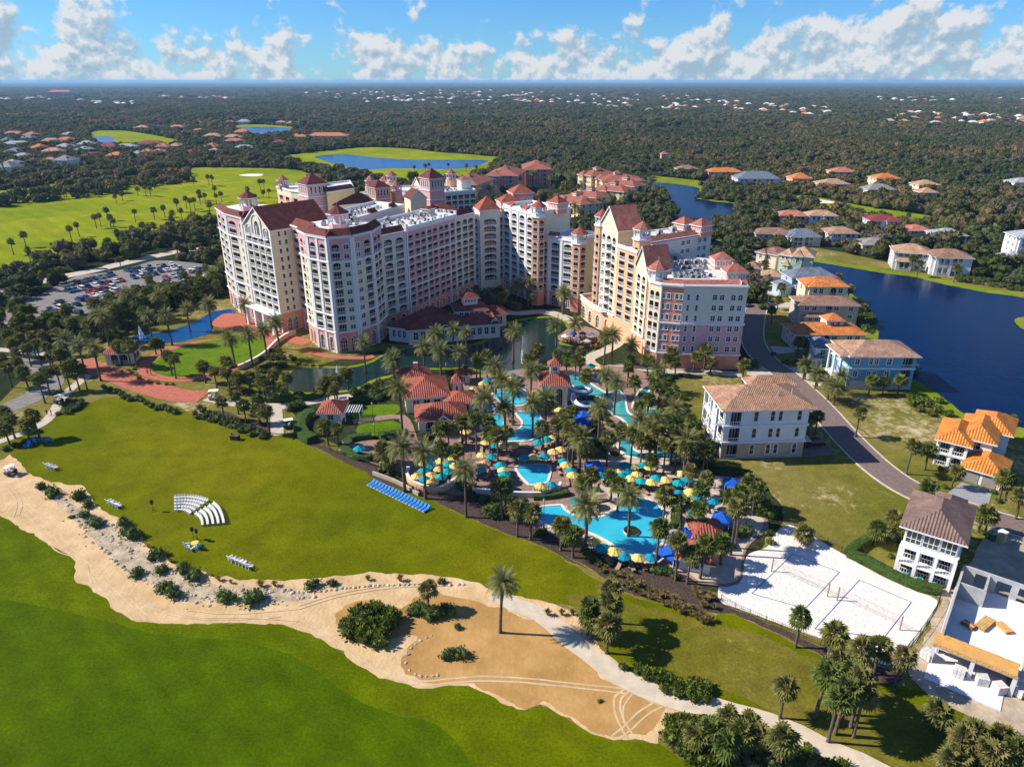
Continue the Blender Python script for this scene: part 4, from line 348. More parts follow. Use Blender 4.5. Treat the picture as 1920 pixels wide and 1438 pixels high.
 'houses': [('shore',(88.7,210.2),(110.6,210.2),11,5.2,'cream','orange',2.2),('shore',(97.8,232.2),(117.3,231.1),10,8.2,'tan','brown',2.0),('shore',(110.2,259.3),(125.5,258.0),10,7.4,'cream','orange',2.4),('shore',(111.1,275.1),(129.2,276.6),10,6.2,'blue','slate',3.0),('shore',(121.4,304.8),(129.1,301.2),11,8.6,'green','tan',3.0),('shore',(117.2,308.5),(121.2,304.8),9,8.2,'green','tan',2.6),('shore',(111.8,322.0),(118.2,314.1),12,6.5,'cream','brown',2.2),('shore',(104.9,291.7),(112.3,289.2),7,3.2,'cream','tan',1.8),('shore',(105.0,270.6),(109.8,271.3),6,4.2,'blue','slate',1.8),('shore',(103.3,306.6),(107.7,304.8),7,3.0,'cream','brown',1.6),('shore',(89.1,195.6),(93.2,194.8),8,6.2,'white','slate',1.6),('bank',(154.8,415.1),(170.6,413.7),11,6.6,'peach','rose',2.4),('bank',(170.5,411.8),(185.8,409.9),11,7.2,'white','tan',2.4),('bank',(126.4,368.0),(144.3,366.1),11,5.4,'grey','brown',2.4),('bank',(140.8,362.4),(157.4,361.6),11,5.0,'cream','slate',3.2),('bank',(163.3,367.3),(178.2,366.1),12,5.8,'white','tanb',2.6),('bank',(197.9,395.5),(214.6,394.6),12,7.2,'white','dark',2.4),('bank',(169.3,341.2),(182.9,339.5),12,5.4,'yellow','greyb',2.6),('bank',(208.7,377.0),(221.3,375.8),12,5.4,'peach','rose',2.2),('bank',(171.1,314.8),(185.2,310.0),13,7.8,'grey','tan',3.0),('bank',(213.6,357.9),(228.4,356.5),12,6.6,'white','grey',2.6),('bank',(182.5,305.0),(197.7,301.0),12,8.0,'white','brown',2.6),('bank',(235.9,331.5),(245.9,329.9),12,11.0,'white','grey',2.4),('bank',(223.7,319.2),(232.9,316.9),9,4.0,'white','grey',2.4),('golfside',(148.9,662.1),(168.1,662.1),14,5,'tan','brown',3),('golfside',(171.2,641.1),(200.8,641.1),14,5,'white','orange',3),('golfside',(180.9,586.6),(214.7,586.6),18,6,'white','slate',5),('golfside',(228.2,596.1),(243.9,596.1),14,5,'peach','orange',4),('golfside',(239.8,565.4),(261.6,565.4),16,4.5,'cream','tan',3.4),('golfside',(280.2,641.1),(300.4,641.1),16,5,'peach','rose',3.4),('golfside',(260.2,532.3),(280.5,532.3),14,5,'white','greyb',3.4),('golfside',(292.5,588.2),(311.6,588.2),15,6,'cream','orange',3.4),('golfside',(310.2,556.8),(326.5,556.8),14,5,'cream','tan',3.2),('golfside',(287.0,509.8),(298.2,509.8),11,6,'peach','peach',3),('golfside',(153.6,763.7),(159.6,763.7),6,9,'peach','rose',2.5),('golfside',(387.8,564.0),(410.5,564.0),14,6,'white','grey',3),('village',(-771.3,1137.0),(-743.0,1137.0),13,4.6,'cream','rose',3.2),('village',(-687.9,1046.9),(-670.5,1046.9),15,4.6,'blue','slate',3.7),('village',(-721.7,1105.3),(-701.1,1105.3),17,4.6,'cream','rose',4.2),('village',(-646.6,946.3),(-613.0,946.3),14,4.6,'white','grey',3.2),('village',(-573.8,838.7),(-554.5,838.7),16,4.6,'blue','slate',3.7),('village',(-619.9,981.7),(-595.3,981.7),13,4.6,'peach','peach',4.2),('village',(-618.4,1012.0),(-595.2,1012.0),15,4.6,'cream','orange',3.2),('village',(-668.5,1108.4),(-647.8,1108.4),17,4.6,'white','grey',3.7),('village',(-574.9,888.4),(-558.2,888.4),14,4.6,'cream','orange',4.2),('village',(-555.9,904.8),(-537.0,904.8),16,4.6,'white','grey',3.2),('village',(-533.0,842.3),(-511.8,842.3),13,4.6,'peach','peach',3.7),('village',(-548.0,939.5),(-528.4,939.5),15,4.6,'white','grey',4.2),('village',(-508.6,864.8),(-494.2,864.8),17,4.6,'white','grey',3.2),('village',(-468.4,732.4),(-451.4,732.4),14,4.6,'cream','rose',3.7),('village',(-433.6,699.1),(-416.6,699.1),16,9,'white','greyb',4.2),('village',(-480.4,728.3),(-468.1,728.3),13,4.6,'cream','rose',3.2),('village',(-491.7,709.4),(-475.3,709.4),15,4.6,'white','grey',3.7),('village',(-449.5,642.6),(-435.9,642.6),17,9,'white','greyb',4.2),('village',(-460.2,792.5),(-438.6,792.5),14,4.6,'tan','dark',3.2),('village',(-432.7,787.7),(-412.9,787.7),16,4.6,'cream','orange',3.7),('village',(-503.0,904.8),(-480.3,904.8),13,4.6,'tan','dark',4.2),('village',(-483.1,904.8),(-458.6,904.8),15,4.6,'white','grey',3.2),('village',(-416.0,804.0),(-400.9,804.0),17,4.6,'white','grey',3.7),('village',(-414.9,828.0),(-401.1,828.0),14,4.6,'cream','orange',4.2),('village',(-407.0,835.1),(-391.3,835.1),16,4.6,'cream','rose',3.2),('village',(-476.0,948.6),(-444.4,948.6),13,4.6,'cream','dark',3.7),('village',(-433.0,904.8),(-417.9,904.8),15,4.6,'cream','rose',4.2),('village',(-422.6,915.4),(-407.4,915.4),17,4.6,'peach','peach',3.2),('village',(-508.4,1187.9),(-486.3,1187.9),14,4.6,'peach','peach',3.7),('village',(-444.8,1075.3),(-418.0,1075.3),16,4.6,'peach','peach',4.2),('village',(-382.3,991.6),(-357.5,991.6),13,4.6,'cream','rose',3.2),('village',(-409.2,1060.9),(-385.0,1060.9),15,4.6,'peach','peach',3.7),('village',(-374.6,902.7),(-357.6,902.7),17,4.6,'cream','orange',4.2),('village',(-346.7,844.2),(-332.6,844.2),14,4.6,'white','grey',3.2),('village',(-331.6,880.4),(-305.8,880.4),16,4.6,'white','greenish',3.7),('village',(-361.9,817.6),(-348.2,817.6),13,4.6,'tan','dark',4.2),('village',(-594.6,1304.4),(-570.4,1304.4),15,4.6,'peach','peach',3.2),('village',(-645.0,1283.4),(-621.1,1283.4),17,4.6,'peach','peach',3.7),('village',(-602.6,1424.9),(-585.0,1424.9),14,4.6,'cream','rose',4.2),('village',(-583.4,1450.6),(-565.4,1450.6),16,4.6,'white','grey',3.2),('village',(-551.5,1445.4),(-530.7,1445.4),13,4.6,'cream','rose',3.7),('village',(-537.6,1477.2),(-513.2,1477.2),15,4.6,'white','grey',4.2),('village',(-454.8,1450.6),(-436.9,1450.6),17,4.6,'peach','peach',3.2),('village',(-426.4,1424.9),(-402.9,1424.9),14,4.6,'peach','peach',3.7),('village',(-434.4,1170.5),(-410.2,1170.5),16,4.6,'cream','orange',4.2),('village',(-312.2,972.0),(-296.0,972.0),13,4.6,'tan','dark',3.2),('village',(-318.3,1078.2),(-304.9,1078.2),15,4.6,'cream','orange',3.7),('village',(-683.3,994.1),(-666.8,994.1),17,4.6,'blue','slate',4.2),('village',(-529.9,784.5),(-511.8,784.5),14,4.6,'white','grey',3.2),('mansion',(-292.7,1067.4),(-235.7,1067.4),22,6,'cream','orange',4),('mansion',(-308.7,1067.4),(-292.7,1067.4),16,5,'cream','orange',3),('mansion',(-1987.6,3283.6),(-1890.2,3283.6),30,34,'pink','rose',8)],
 'town': [(283,2614,1,2.8),(543,2519,0,2.8),(554,2597,0,3.1),(516,2380,0,0.7),(721,2025,1,1.5),(372,2063,3,3.0),(195,3208,0,0.4),(478,2408,1,1.3),(738,3046,0,2.8),(698,1783,0,2.2),(389,2621,0,2.2),(241,3528,2,2.7),(58,4075,2,0.9),(904,2289,0,1.9),(434,2210,0,2.9),(736,3712,1,1.7),(16,3018,1,0.1),(672,2396,0,2.0),(492,3260,1,1.9),(351,2772,0,3.0),(31,3193,3,0.9),(534,2347,1,0.7),(251,2947,0,0.3),(488,3343,0,1.4),(361,2355,3,0.8),(704,2497,2,0.9),(474,3012,2,1.8),(49,3025,0,0.0),(834,1937,2,1.7),(42,2875,1,1.7),(798,1965,1,0.4),(870,3819,0,1.6),(456,2095,1,0.7),(206,3817,1,2.9),(745,2025,0,1.5),(796,3073,1,0.8),(754,2683,0,1.5),(114,4593,0,0.2),(102,3128,2,1.8),(672,4116,1,1.3),(684,2073,0,0.1),(494,2355,2,2.0),(32,3940,1,2.2),(97,2983,2,0.4),(43,3379,1,0.4),(662,1983,2,2.1),(855,2562,0,2.5),(334,3117,0,1.7),(146,2795,1,1.8),(94,3385,0,2.6),(459,4193,0,1.4),(285,2473,1,1.7),(700,1814,2,2.1),(793,2304,3,0.5),(203,2746,3,2.8),(686,2921,0,0.4),(820,2309,2,1.8),(232,2547,0,1.0),(772,2839,0,1.5),(649,1972,2,2.4),(799,1920,0,3.0),(319,3710,0,1.9),(85,4169,0,2.3),(190,4895,1,0.1),(450,2183,1,0.0),(448,2944,3,0.2),(637,2168,3,1.2),(291,2322,0,1.4),(541,2249,1,2.3),(310,2300,1,0.3),(686,2666,3,1.6),(95,3525,0,2.0),(692,2356,2,1.7),(845,2872,1,2.4),(213,2589,2,1.1),(378,3137,0,0.1),(863,3773,1,2.7),(794,2561,0,0.6),(259,3013,2,2.5),(849,2491,0,2.7),(324,4199,1,1.1),(615,3047,2,1.0),(601,2656,1,2.8),(449,4239,3,0.6),(694,1870,3,0.3),(302,2339,0,0.4),(871,2416,0,0.1),(765,2723,3,1.7),(897,2261,0,0.2),(807,2107,0,2.2),(686,1862,0,1.4),(143,4056,0,1.2),(473,2268,3,0.6),(906,2211,1,2.6),(655,3224,2,0.7),(5,4000,1,0.4),(851,4088,0,0.1),(725,2729,0,0.4),(808,2922,0,0.2),(30,2904,2,0.1),(802,1932,0,0.3),(416,3671,1,2.0),(67,4915,0,1.6),(775,3354,3,1.1),(709,3266,0,1.2),(820,2397,2,0.3),(162,3112,1,1.7),(750,1960,2,2.6),(497,3020,0,1.4),(82,4250,0,2.6),(62,2844,1,3.1),(3,4091,0,1.0),(410,2896,0,0.7),(97,4389,0,1.8),(20,3872,0,0.7),(767,3002,1,2.4),(111,2848,0,2.6),(512,2315,1,1.2),(634,2103,1,2.6),(246,2628,3,0.9),(1023,1703,0,1.5),(1029,1659,0,1.9),(866,1698,0,1.0),(1031,1858,0,1.0),(1109,1781,0,2.7),(1056,1565,2,1.1),(789,1560,2,1.5),(1048,1668,0,0.9),(849,1610,3,0.1),(1082,1740,2,0.1),(1006,1787,1,0.4),(806,1438,3,0.2),(747,1498,1,3.0),(978,1451,1,2.9),(994,1895,1,2.7),(1097,1728,0,2.9),(1084,1816,0,0.5),(847,1783,3,1.1),(1131,1691,0,1.5),(896,1740,1,2.6),(877,1477,3,1.0),(768,1481,2,2.2),(1015,1895,0,1.9),(875,1436,0,3.0),(914,1465,2,1.6),(1022,1594,1,0.1),(905,1609,2,1.2),(1035,1730,0,2.1),(1078,1596,2,2.4),(971,1739,1,1.4),(856,1609,2,1.5),(843,1640,1,0.1),(936,1595,3,0.4),(950,1502,1,0.3),(1022,1687,3,2.8),(1037,1551,0,1.0),(1716,3178,2,1.0),(1554,2958,1,1.0),(1924,3506,0,1.3),(1658,2994,3,0.7),(1791,3109,0,2.0),(1557,2950,0,1.3),(2226,3340,1,1.7),(1704,3551,0,0.4),(2114,3162,0,0.4),(1493,3096,0,1.0),(1643,3286,0,1.7),(1610,2932,1,0.3),(1724,3493,2,1.1),(1512,2966,0,3.0),(1786,3437,3,0.3),(2129,3330,1,1.6),(-160,3757,2,1.4),(-508,3758,3,2.6),(-53,2660,0,0.9),(-102,2463,1,0.8),(-25,3887,0,0.4),(-319,3466,1,0.3),(-506,3762,0,1.8),(-848,3705,1,2.0),(-357,2972,1,2.7),(-215,4459,1,0.8),(-328,4187,0,0.9),(-36,3718,3,1.0),(-317,5141,3,3.1),(-424,3210,1,0.2),(-170,3993,0,1.1),(-780,3392,0,1.3),(-115,2951,1,0.0),(-744,4049,3,1.2),(-267,2609,3,0.5),(-924,4050,0,0.4),(-395,2891,0,1.4),(-516,5564,2,0.7),(-1096,4355,0,0.4),(-462,2764,2,0.0),(-249,5087,1,0.4),(-915,4458,0,0.2),(-104,2872,1,0.2),(-215,4232,2,2.7),(-967,4275,2,3.0),(-100,3520,0,1.8),(-1275,4770,3,2.6),(-94,3942,1,3.0),(-343,3456,0,1.8),(-631,3274,1,1.9),(-534,2822,0,1.4),(-216,2642,0,1.5),(-217,5086,0,2.9),(-862,4898,0,2.3),(-921,4682,0,0.7),(-892,4825,1,0.8),(-1087,5645,0,0.9),(-1255,5196,3,2.2),(-587,5142,2,1.9),(-862,5132,1,1.4),(-147,3584,0,0.8),(-90,3013,0,1.2),(-526,3601,2,3.1),(-773,5121,2,1.1),(-258,3287,0,1.1),(-1098,4400,0,2.7),(-579,3575,1,2.6),(-236,3380,1,1.8),(-419,4449,1,3.1),(-138,2867,1,2.9),(-568,3361,1,1.3),(-939,5102,1,2.2),(-510,3987,0,1.0),(-514,3415,3,0.6),(-574,3308,0,2.2),(-343,2974,0,1.6),(-135,3498,2,0.8),(-461,3017,0,2.9),(-580,3789,1,1.1),(-426,4580,0,2.1),(-1016,4616,1,2.3),(-163,5755,0,2.3),(-839,3702,0,1.0),(-362,5218,3,0.8),(-581,4044,3,2.3),(-438,3009,2,3.0),(-735,4414,1,1.8),(-130,2914,1,0.8),(-364,3346,1,0.6),(-275,3603,1,0.5),(-409,3056,0,0.8),(-539,5783,0,1.9),(-418,2959,3,0.8),(-599,4250,1,0.3),(-230,3974,3,2.9),(-259,3164,3,1.4),(-243,4166,0,0.5),(-701,3945,0,1.7),(-523,4442,0,1.3),(-580,4826,3,1.8),(-359,3072,0,1.6),(-2235,3621,0,0.6),(-2086,3394,1,2.9),(-1980,3307,3,1.6),(-2150,3403,0,1.1),(-2096,3444,0,2.3),(-2207,3309,0,2.2),(-1731,3069,0,1.1),(-1991,3141,3,0.9),(-2415,3823,0,1.3),(-2168,3700,0,2.3),(-1925,3180,0,2.0),(-2152,3262,0,1.5),(-2141,3424,0,1.3),(-1962,3366,2,1.3),(-1536,3565,1,2.4),(-1700,3747,3,3.0),(-1578,3799,1,1.9),(-1664,3628,2,0.6),(-1733,3821,3,0.8),(-1310,3500,1,1.2),(-1393,3659,2,1.1),(-1458,3738,0,0.4),(-1257,3353,0,2.0),(-1377,3567,2,1.6),(-1411,3464,3,1.2),(-1350,3389,0,0.6),(-1244,3329,0,3.0),(-1505,3345,0,0.4),(-1430,3291,2,1.3),(-1700,3788,2,1.5),(-1416,2734,0,0.8),(-1514,2795,0,0.9),(-1575,2878,1,0.7),(-1402,2821,1,2.4),(-1344,2599,0,2.9),(-1321,2598,0,2.5),(-1534,2842,1,3.0),(-1272,2558,0,1.4),(-1490,2725,2,0.8),(-1446,2665,0,1.3)],
 'condos': [((-46.5,509.5),(-24.4,502.2),34,12.5,'pinkc'),((-19.0,551.7),(3.9,547.8),36,13,'pinkc'),((9.2,589.6),(31.1,589.6),36,13,'pinkc'),((51.1,560.6),(58.9,545.5),24,13,'yellowc'),((63.5,550.2),(65.2,525.5),30,12,'yellowc'),((56.0,499.4),(74.4,484.9),15,10,'yellowc'),((38.4,472.5),(53.9,458.1),15,10,'yellowc'),((26.8,456.8),(40.9,432.8),15,10,'yellowc'),((67.2,520.0),(84.2,504.2),15,11,'yellowc')],
 'pallets': [(60.8,80.1),(63.5,76.8),(65.9,75.4),(67.4,73.9),(69.8,73.4),(71.7,75.3)],
 'par_y': [(-5.9,144.0),(0.2,142.7),(-1.9,142.4),(-6.6,138.0),(-13.0,137.1),(-15.4,135.3),(-12.1,133.2),(-15.6,132.1),(-5.9,134.1),(-1.9,131.5),(-19.9,129.0),(-17.0,129.3),(-16.3,126.6),(9.2,139.5),(10.9,140.5),(9.3,146.6),(4.7,137.4),(11.6,133.5),(12.7,129.3),(5.9,125.0),(-10.9,149.4),(-19.0,134.4),(-10.5,174.7),(-7.8,177.9),(-0.1,181.7),(5.9,171.6),(12.5,157.7),(11.9,161.2),(-27.7,138.6),(-1.5,126.6),(22.6,130.9),(26.3,133.2),(26.2,129.9),(24.6,128.0),(28.7,126.5),(31.8,127.4),(35.8,122.5),(34.9,120.5),(15.9,120.2),(14.7,106.2),(17.9,103.0),(21.9,101.5),(12.4,109.6),(29.5,132.6),(35.5,129.9),(25.2,190.2),(-38.0,145.1)],
 'par_t': [(-17.8,141.4),(-4.0,142.7),(-14.6,138.6),(-4.5,137.4),(-17.5,136.5),(-13.8,134.1),(-17.7,133.2),(-18.5,131.2),(-13.6,130.7),(-14.8,128.8),(-18.1,127.9),(-6.6,131.8),(-2.5,133.5),(-1.6,129.6),(-0.8,125.5),(2.7,137.1),(7.1,137.4),(11.2,135.6),(12.5,131.5),(8.0,125.8),(-11.5,173.3),(-6.9,180.7),(6.0,144.0),(11.9,150.1),(8.0,145.6),(0.0,184.6),(18.6,129.3),(24.3,133.6),(24.4,130.9),(23.0,129.0),(26.7,127.1),(30.0,128.0),(28.1,133.6),(34.2,126.2),(33.5,122.5),(36.3,127.7),(36.8,121.1),(39.6,119.4),(12.7,119.4),(16.1,104.1),(19.5,101.9),(24.1,101.7),(34.8,115.8),(18.7,170.8),(22.9,191.4),(-34.3,140.8)],
 'cabanas': [(17.6,133.1),(31.4,107.8),(27.6,102.4),(39.5,113.3),(45.2,126.0),(45.7,123.0),(17.5,158.2),(16.8,154.3),(16.5,150.9)],
 'rest': [[(-22.3,152.5),(-11.3,154.1)],[(-26.9,163.7),(-16.5,165.7)],[(-29.1,173.7),(-21.6,175.9)],[(-16.2,162.2),(-9.6,163.3)],[(-15.4,169.4),(-13.3,169.4)],[(-15.3,182.8),(-11.9,182.8)],[(7.8,166.1),(14.2,166.1)],[(-47.4,158.2),(-42.4,158.2)],[(-121.0,197.4),(-113.3,198.3)],[(33.2,107.1),(37.4,107.0)],[(28.9,100.9),(33.8,99.2)]],
 'lounge_row': [(-29.5,128.9),(-16.9,119.1)],
 'round_wall': [(-22.4,133.9),(-22.2,130.8),(-20.9,128.4),(-18.7,126.5),(-16.7,125.7),(-14.3,126.0),(-12.5,128.1),(-11.8,130.2)],
 'pool_walls': [[(-8.1,125.5),(-3.8,125.0),(0.3,124.2),(3.6,124.0),(6.8,124.2),(9.4,126.0),(10.1,128.1)],[(24.8,143.4),(23.2,147.2),(22.4,149.5)],[(-29.9,133.0),(-24.1,129.2),(-19.0,124.5)]],
 'isle': (22.4,111.8),
 'car_rows': [((-185.5,283.9),(-173.6,303.8),14),((-178.4,275.1),(-164.8,294.7),13),((-167.4,263.7),(-158.9,277.7),9),((-174.8,262.4),(-170.9,260.6),2),((-168.0,251.9),(-163.5,258.9),7),((-171.4,250.6),(-169.4,252.3),2),((-170.8,308.1),(-166.7,314.6),5),((-163.1,296.9),(-155.1,305.2),8),((-164.9,315.5),(-155.1,321.7),7),((-147.9,283.9),(-144.0,291.6),5),((-139.9,283.9),(-136.4,291.6),6),((-143.1,294.2),(-139.4,296.9),3),((-133.1,296.9),(-131.9,299.1),2),((-125.3,287.7),(-123.6,290.2),2),((-158.8,246.3),(-157.5,249.3),2),((-162.5,261.7),(-159.9,265.0),4),((-191.4,273.0),(-189.7,276.5),3),((-157.1,308.1),(-148.7,315.5),6),((-144.1,308.1),(-138.8,311.1),4),((-157.2,255.3),(-154.5,259.6),4),((-191.4,265.0),(-189.1,268.4),3),((-168.7,274.1),(-163.4,283.9),9),((-165.8,305.2),(-160.6,311.1),6),((-149.1,296.9),(-143.0,303.8),6),((-143.1,312.5),(-130.8,311.1),7),((-170.6,246.3),(-164.6,253.3),5),((-156.5,270.6),(-151.4,281.4),6)],
 'chairs_a': [[(-68.2,123.4),(-66.0,123.6),(-63.6,123.1),(-61.3,122.1)],[(-66.2,118.9),(-65.3,119.0),(-64.0,118.6),(-62.9,117.8)]],
 'chairs_b': [[(-59.6,121.0),(-57.9,119.3),(-56.3,116.8),(-55.1,114.5)],[(-61.6,117.4),(-60.6,116.6),(-59.6,115.3),(-58.9,113.9)]],
 'adir': [(-101.7,136.2),(-100.7,135.7),(-99.7,135.3),(-80.4,121.5),(-79.6,121.1),(-78.8,120.6),(-78.1,120.2),(-49.4,103.2),(-48.6,102.8),(-47.8,102.4),(-47.1,102.0),(-46.4,101.6),(-45.6,101.1)],
 'adir_b': [(-111.9,145.4),(-111.2,147.5),(-109.2,148.0),(-108.5,148.0)],
 'stands': [(-70.6,118.9),(-58.9,109.7),(-57.9,109.2)],
 'tea': (-57.7,107.5),
 'bin': (-65.4,149.3),
 'carts': [(-107.7,133.0),(-54.4,155.4),(-79.1,172.3),(-119.1,169.9),(-44.0,168.6)],
 'suv': (70.0,146.2),
 'road_car': (96.6,272.4),
 'net_a': [(44.8,100.2),(51.8,93.7)],
 'net_b': [(53.0,92.8),(59.8,86.0)],
 'court_lines': [[(50.2,105.0),(39.6,94.4)],[(56.5,100.0),(47.1,90.8)],[(59.0,97.9),(46.8,86.2)],[(64.9,92.3),(56.6,84.3)],[(50.2,105.0),(56.5,100.0)],[(39.6,94.4),(47.1,90.8)],[(59.0,97.9),(64.9,92.3)],[(46.8,86.2),(56.6,84.3)]],
 'rocks': [[(-93.9,124.2),(-89.4,121.8),(-79.2,110.7),(-75.3,107.8),(-68.8,101.7),(-63.2,98.1),(-57.5,94.9),(-53.0,92.6),(-49.1,91.3)],[(-80.7,116.8),(-77.2,114.7),(-69.7,109.2),(-65.1,105.5),(-59.8,101.0),(-57.1,99.3),(-53.3,97.3),(-49.1,95.9),(-44.6,94.9),(-39.7,94.9),(-35.4,95.1)],[(-79.9,113.2),(-74.8,110.2),(-69.2,105.9),(-67.0,103.6)],[(-54.4,94.9),(-50.2,93.3),(-46.5,92.2),(-41.4,92.2),(-37.6,92.2)],[(-35.3,94.6),(-31.8,95.0),(-28.4,95.7),(-23.1,96.4),(-15.8,96.7),(-10.4,96.5),(-8.2,96.8)],[(-35.0,93.3),(-32.5,93.6)],[(-12.3,84.7),(-13.9,83.7),(-15.0,82.2),(-15.5,80.9),(-15.4,79.2),(-14.8,77.9),(-13.8,77.1),(-12.2,76.7),(-10.6,76.9)]],
 'court_fence': [(53.1,114.4),(56.2,110.5),(60.0,104.5),(63.7,99.5),(67.4,95.2),(69.7,92.9),(64.4,86.9),(58.7,81.6)],
 'sea_fence': [(34.1,92.9),(35.8,90.8),(39.7,87.7),(42.7,85.4),(47.2,82.3)],
 'fountains': [(-48.9,184.3),(-121.8,220.7),(3.2,197.7)],
 'people': [(-117.6,162.3),(-116.5,162.3),(-104.9,189.3),(-104.2,189.7),(41.9,126.6),(-9.2,139.5),(-19.5,194.9)],
 'lamps': [((-34.6,159.6),4.5),((-32.5,150.3),3.5),((6.0,113.2),6.0),((3.8,171.1),4)],
 'terrace_wall': [(-80.1,193.0),(-78.2,196.7),(-76.1,204.5),(-75.6,215.7),(-73.8,223.3),(-72.2,224.9)],
 'dining': [(17.2,217.1),(20.0,219.7),(23.1,219.7),(25.4,217.1),(20.5,214.5),(23.7,212.6),(26.6,219.7)],
 'undergrowth': [[(-153.8,198.7),(-149.7,202.1),(-143.3,203.0),(-135.4,200.4),(-130.7,198.7),(-122.2,188.9),(-125.5,184.3),(-126.4,179.9),(-130.6,185.0),(-135.7,190.5),(-141.4,195.3),(-151.5,195.3)],[(-162.6,236.0),(-150.1,236.0),(-143.0,251.3),(-138.5,259.6),(-128.3,261.7),(-126.8,276.5),(-118.7,286.4),(-112.9,274.1),(-124.7,256.4),(-119.2,236.9),(-124.7,228.1),(-127.4,224.7),(-124.5,216.7),(-133.0,216.7),(-141.1,219.9),(-144.6,216.7),(-160.4,216.7),(-168.9,221.5),(-179.1,236.9),(-171.7,237.8)],[(-74.2,181.0),(-63.8,184.3),(-59.9,176.2),(-53.4,179.3),(-52.2,174.6),(-58.8,172.3),(-66.3,171.6),(-72.0,174.6)],[(-67.0,198.7),(-65.4,201.6),(-73.9,208.7),(-73.6,194.0),(-74.2,187.7),(-68.7,189.5)],[(44.0,188.0),(45.5,165.1),(44.1,149.5),(46.9,143.4),(44.7,139.1),(40.5,143.4),(38.8,156.1),(39.3,174.9)],[(43.6,128.5),(52.6,132.3),(48.7,120.2),(45.4,119.1),(44.5,122.5)],[(130.1,263.4),(133.3,263.4),(130.7,247.6),(124.8,231.1),(119.3,224.6),(119.0,233.3),(124.6,247.6)],[(-13.7,200.3),(-1.6,203.7),(19.1,206.0),(18.5,199.2),(8.2,190.7),(1.6,194.9),(-5.4,190.7),(-11.0,194.9)],[(15.9,175.9),(23.2,172.8),(23.8,161.4),(25.0,149.5),(20.9,143.4),(18.6,152.8),(20.5,163.2)],[(24.2,70.0),(27.7,70.0),(34.7,67.0),(38.3,64.6),(41.6,62.2),(40.9,60.8),(22.1,60.8)],[(56.9,70.0),(62.3,68.3),(65.2,65.2),(61.9,60.3),(51.2,60.3),(54.9,65.2)],[(-29.1,138.8),(-23.0,135.3),(-23.1,129.7),(-30.3,135.3)],[(-11.8,130.2),(-5.8,128.6),(-8.2,125.0),(-1.0,123.5),(3.8,122.5),(-1.0,117.2),(-5.9,122.0),(-10.9,125.0)],[(201.2,313.4),(215.2,319.2),(222.0,307.8),(212.3,287.0),(206.0,277.5),(194.2,287.0),(188.2,294.5)]],
 'lounger_rows': [(1.4,137.9,7.8,138.8,12,'above the small square pool'),(4.2,126.3,8.0,126.3,8,'below the small square pool'),(-21.4,130.2,-17.3,128.1,8,'on the walled round deck'),(16.9,122.5,19.5,123.3,5,'on the pool island'),(18.4,131.0,20.1,128.5,4,'beside the pool island bridge'),(9.4,147.7,12.5,146.4,6,'east of the upper pool'),(-1.2,138.8,-4.1,136.5,5,'by the lower palms'),(26.0,128.5,29.7,127.2,6,'north of the lower pool'),(32.6,129.1,33.3,126.0,4,'east of the lower pool'),(1.6,145.8,4.4,145.1,5,'south of the upper pool')],
 'pool_fence': [(-46.2,149.6),(-42.5,144.4),(-38.6,141.6),(-33.2,137.9),(-29.1,135.3),(-24.3,130.4),(-23.5,129.2),(-17.5,125.0),(-11.3,123.5),(-5.3,121.5),(-1.0,116.7)],
 'bank': [(-93.9,124.2),(-90.0,123.0),(-80.7,116.8),(-72.4,111.2),(-65.9,105.9),(-61.6,102.8),(-57.3,99.7),(-49.4,96.5),(-35.6,95.7),(-34.7,92.4),(-47.8,92.4),(-53.3,93.3),(-57.7,95.3),(-63.4,98.5),(-69.0,102.1),(-75.3,107.8),(-79.4,111.2)],
 'cut': [(-128.2,78.6),(-100.5,92.3),(-83.6,92.9),(-65.6,88.5),(-53.9,85.0),(-42.9,83.9),(-35.0,81.9),(-28.4,78.1),(-21.9,72.9),(-15.5,70.0),(-11.0,69.1),(-8.3,67.2),(-6.1,64.4),(-4.6,61.3),(-1.8,51.6),(-35.0,43.6),(-82.8,43.6)],
 'dry': [(8.8,93.6),(15.0,94.2),(20.7,91.6),(28.6,88.5),(36.1,85.6),(42.7,81.2),(46.1,78.1),(50.7,74.6),(57.3,70.5),(57.1,65.1),(50.2,59.9),(40.8,65.1),(35.1,70.5),(28.9,74.2),(18.8,80.1),(14.7,85.0)],
 'site_boxes': [(89.7,108.7),(88.7,109.6)],
}
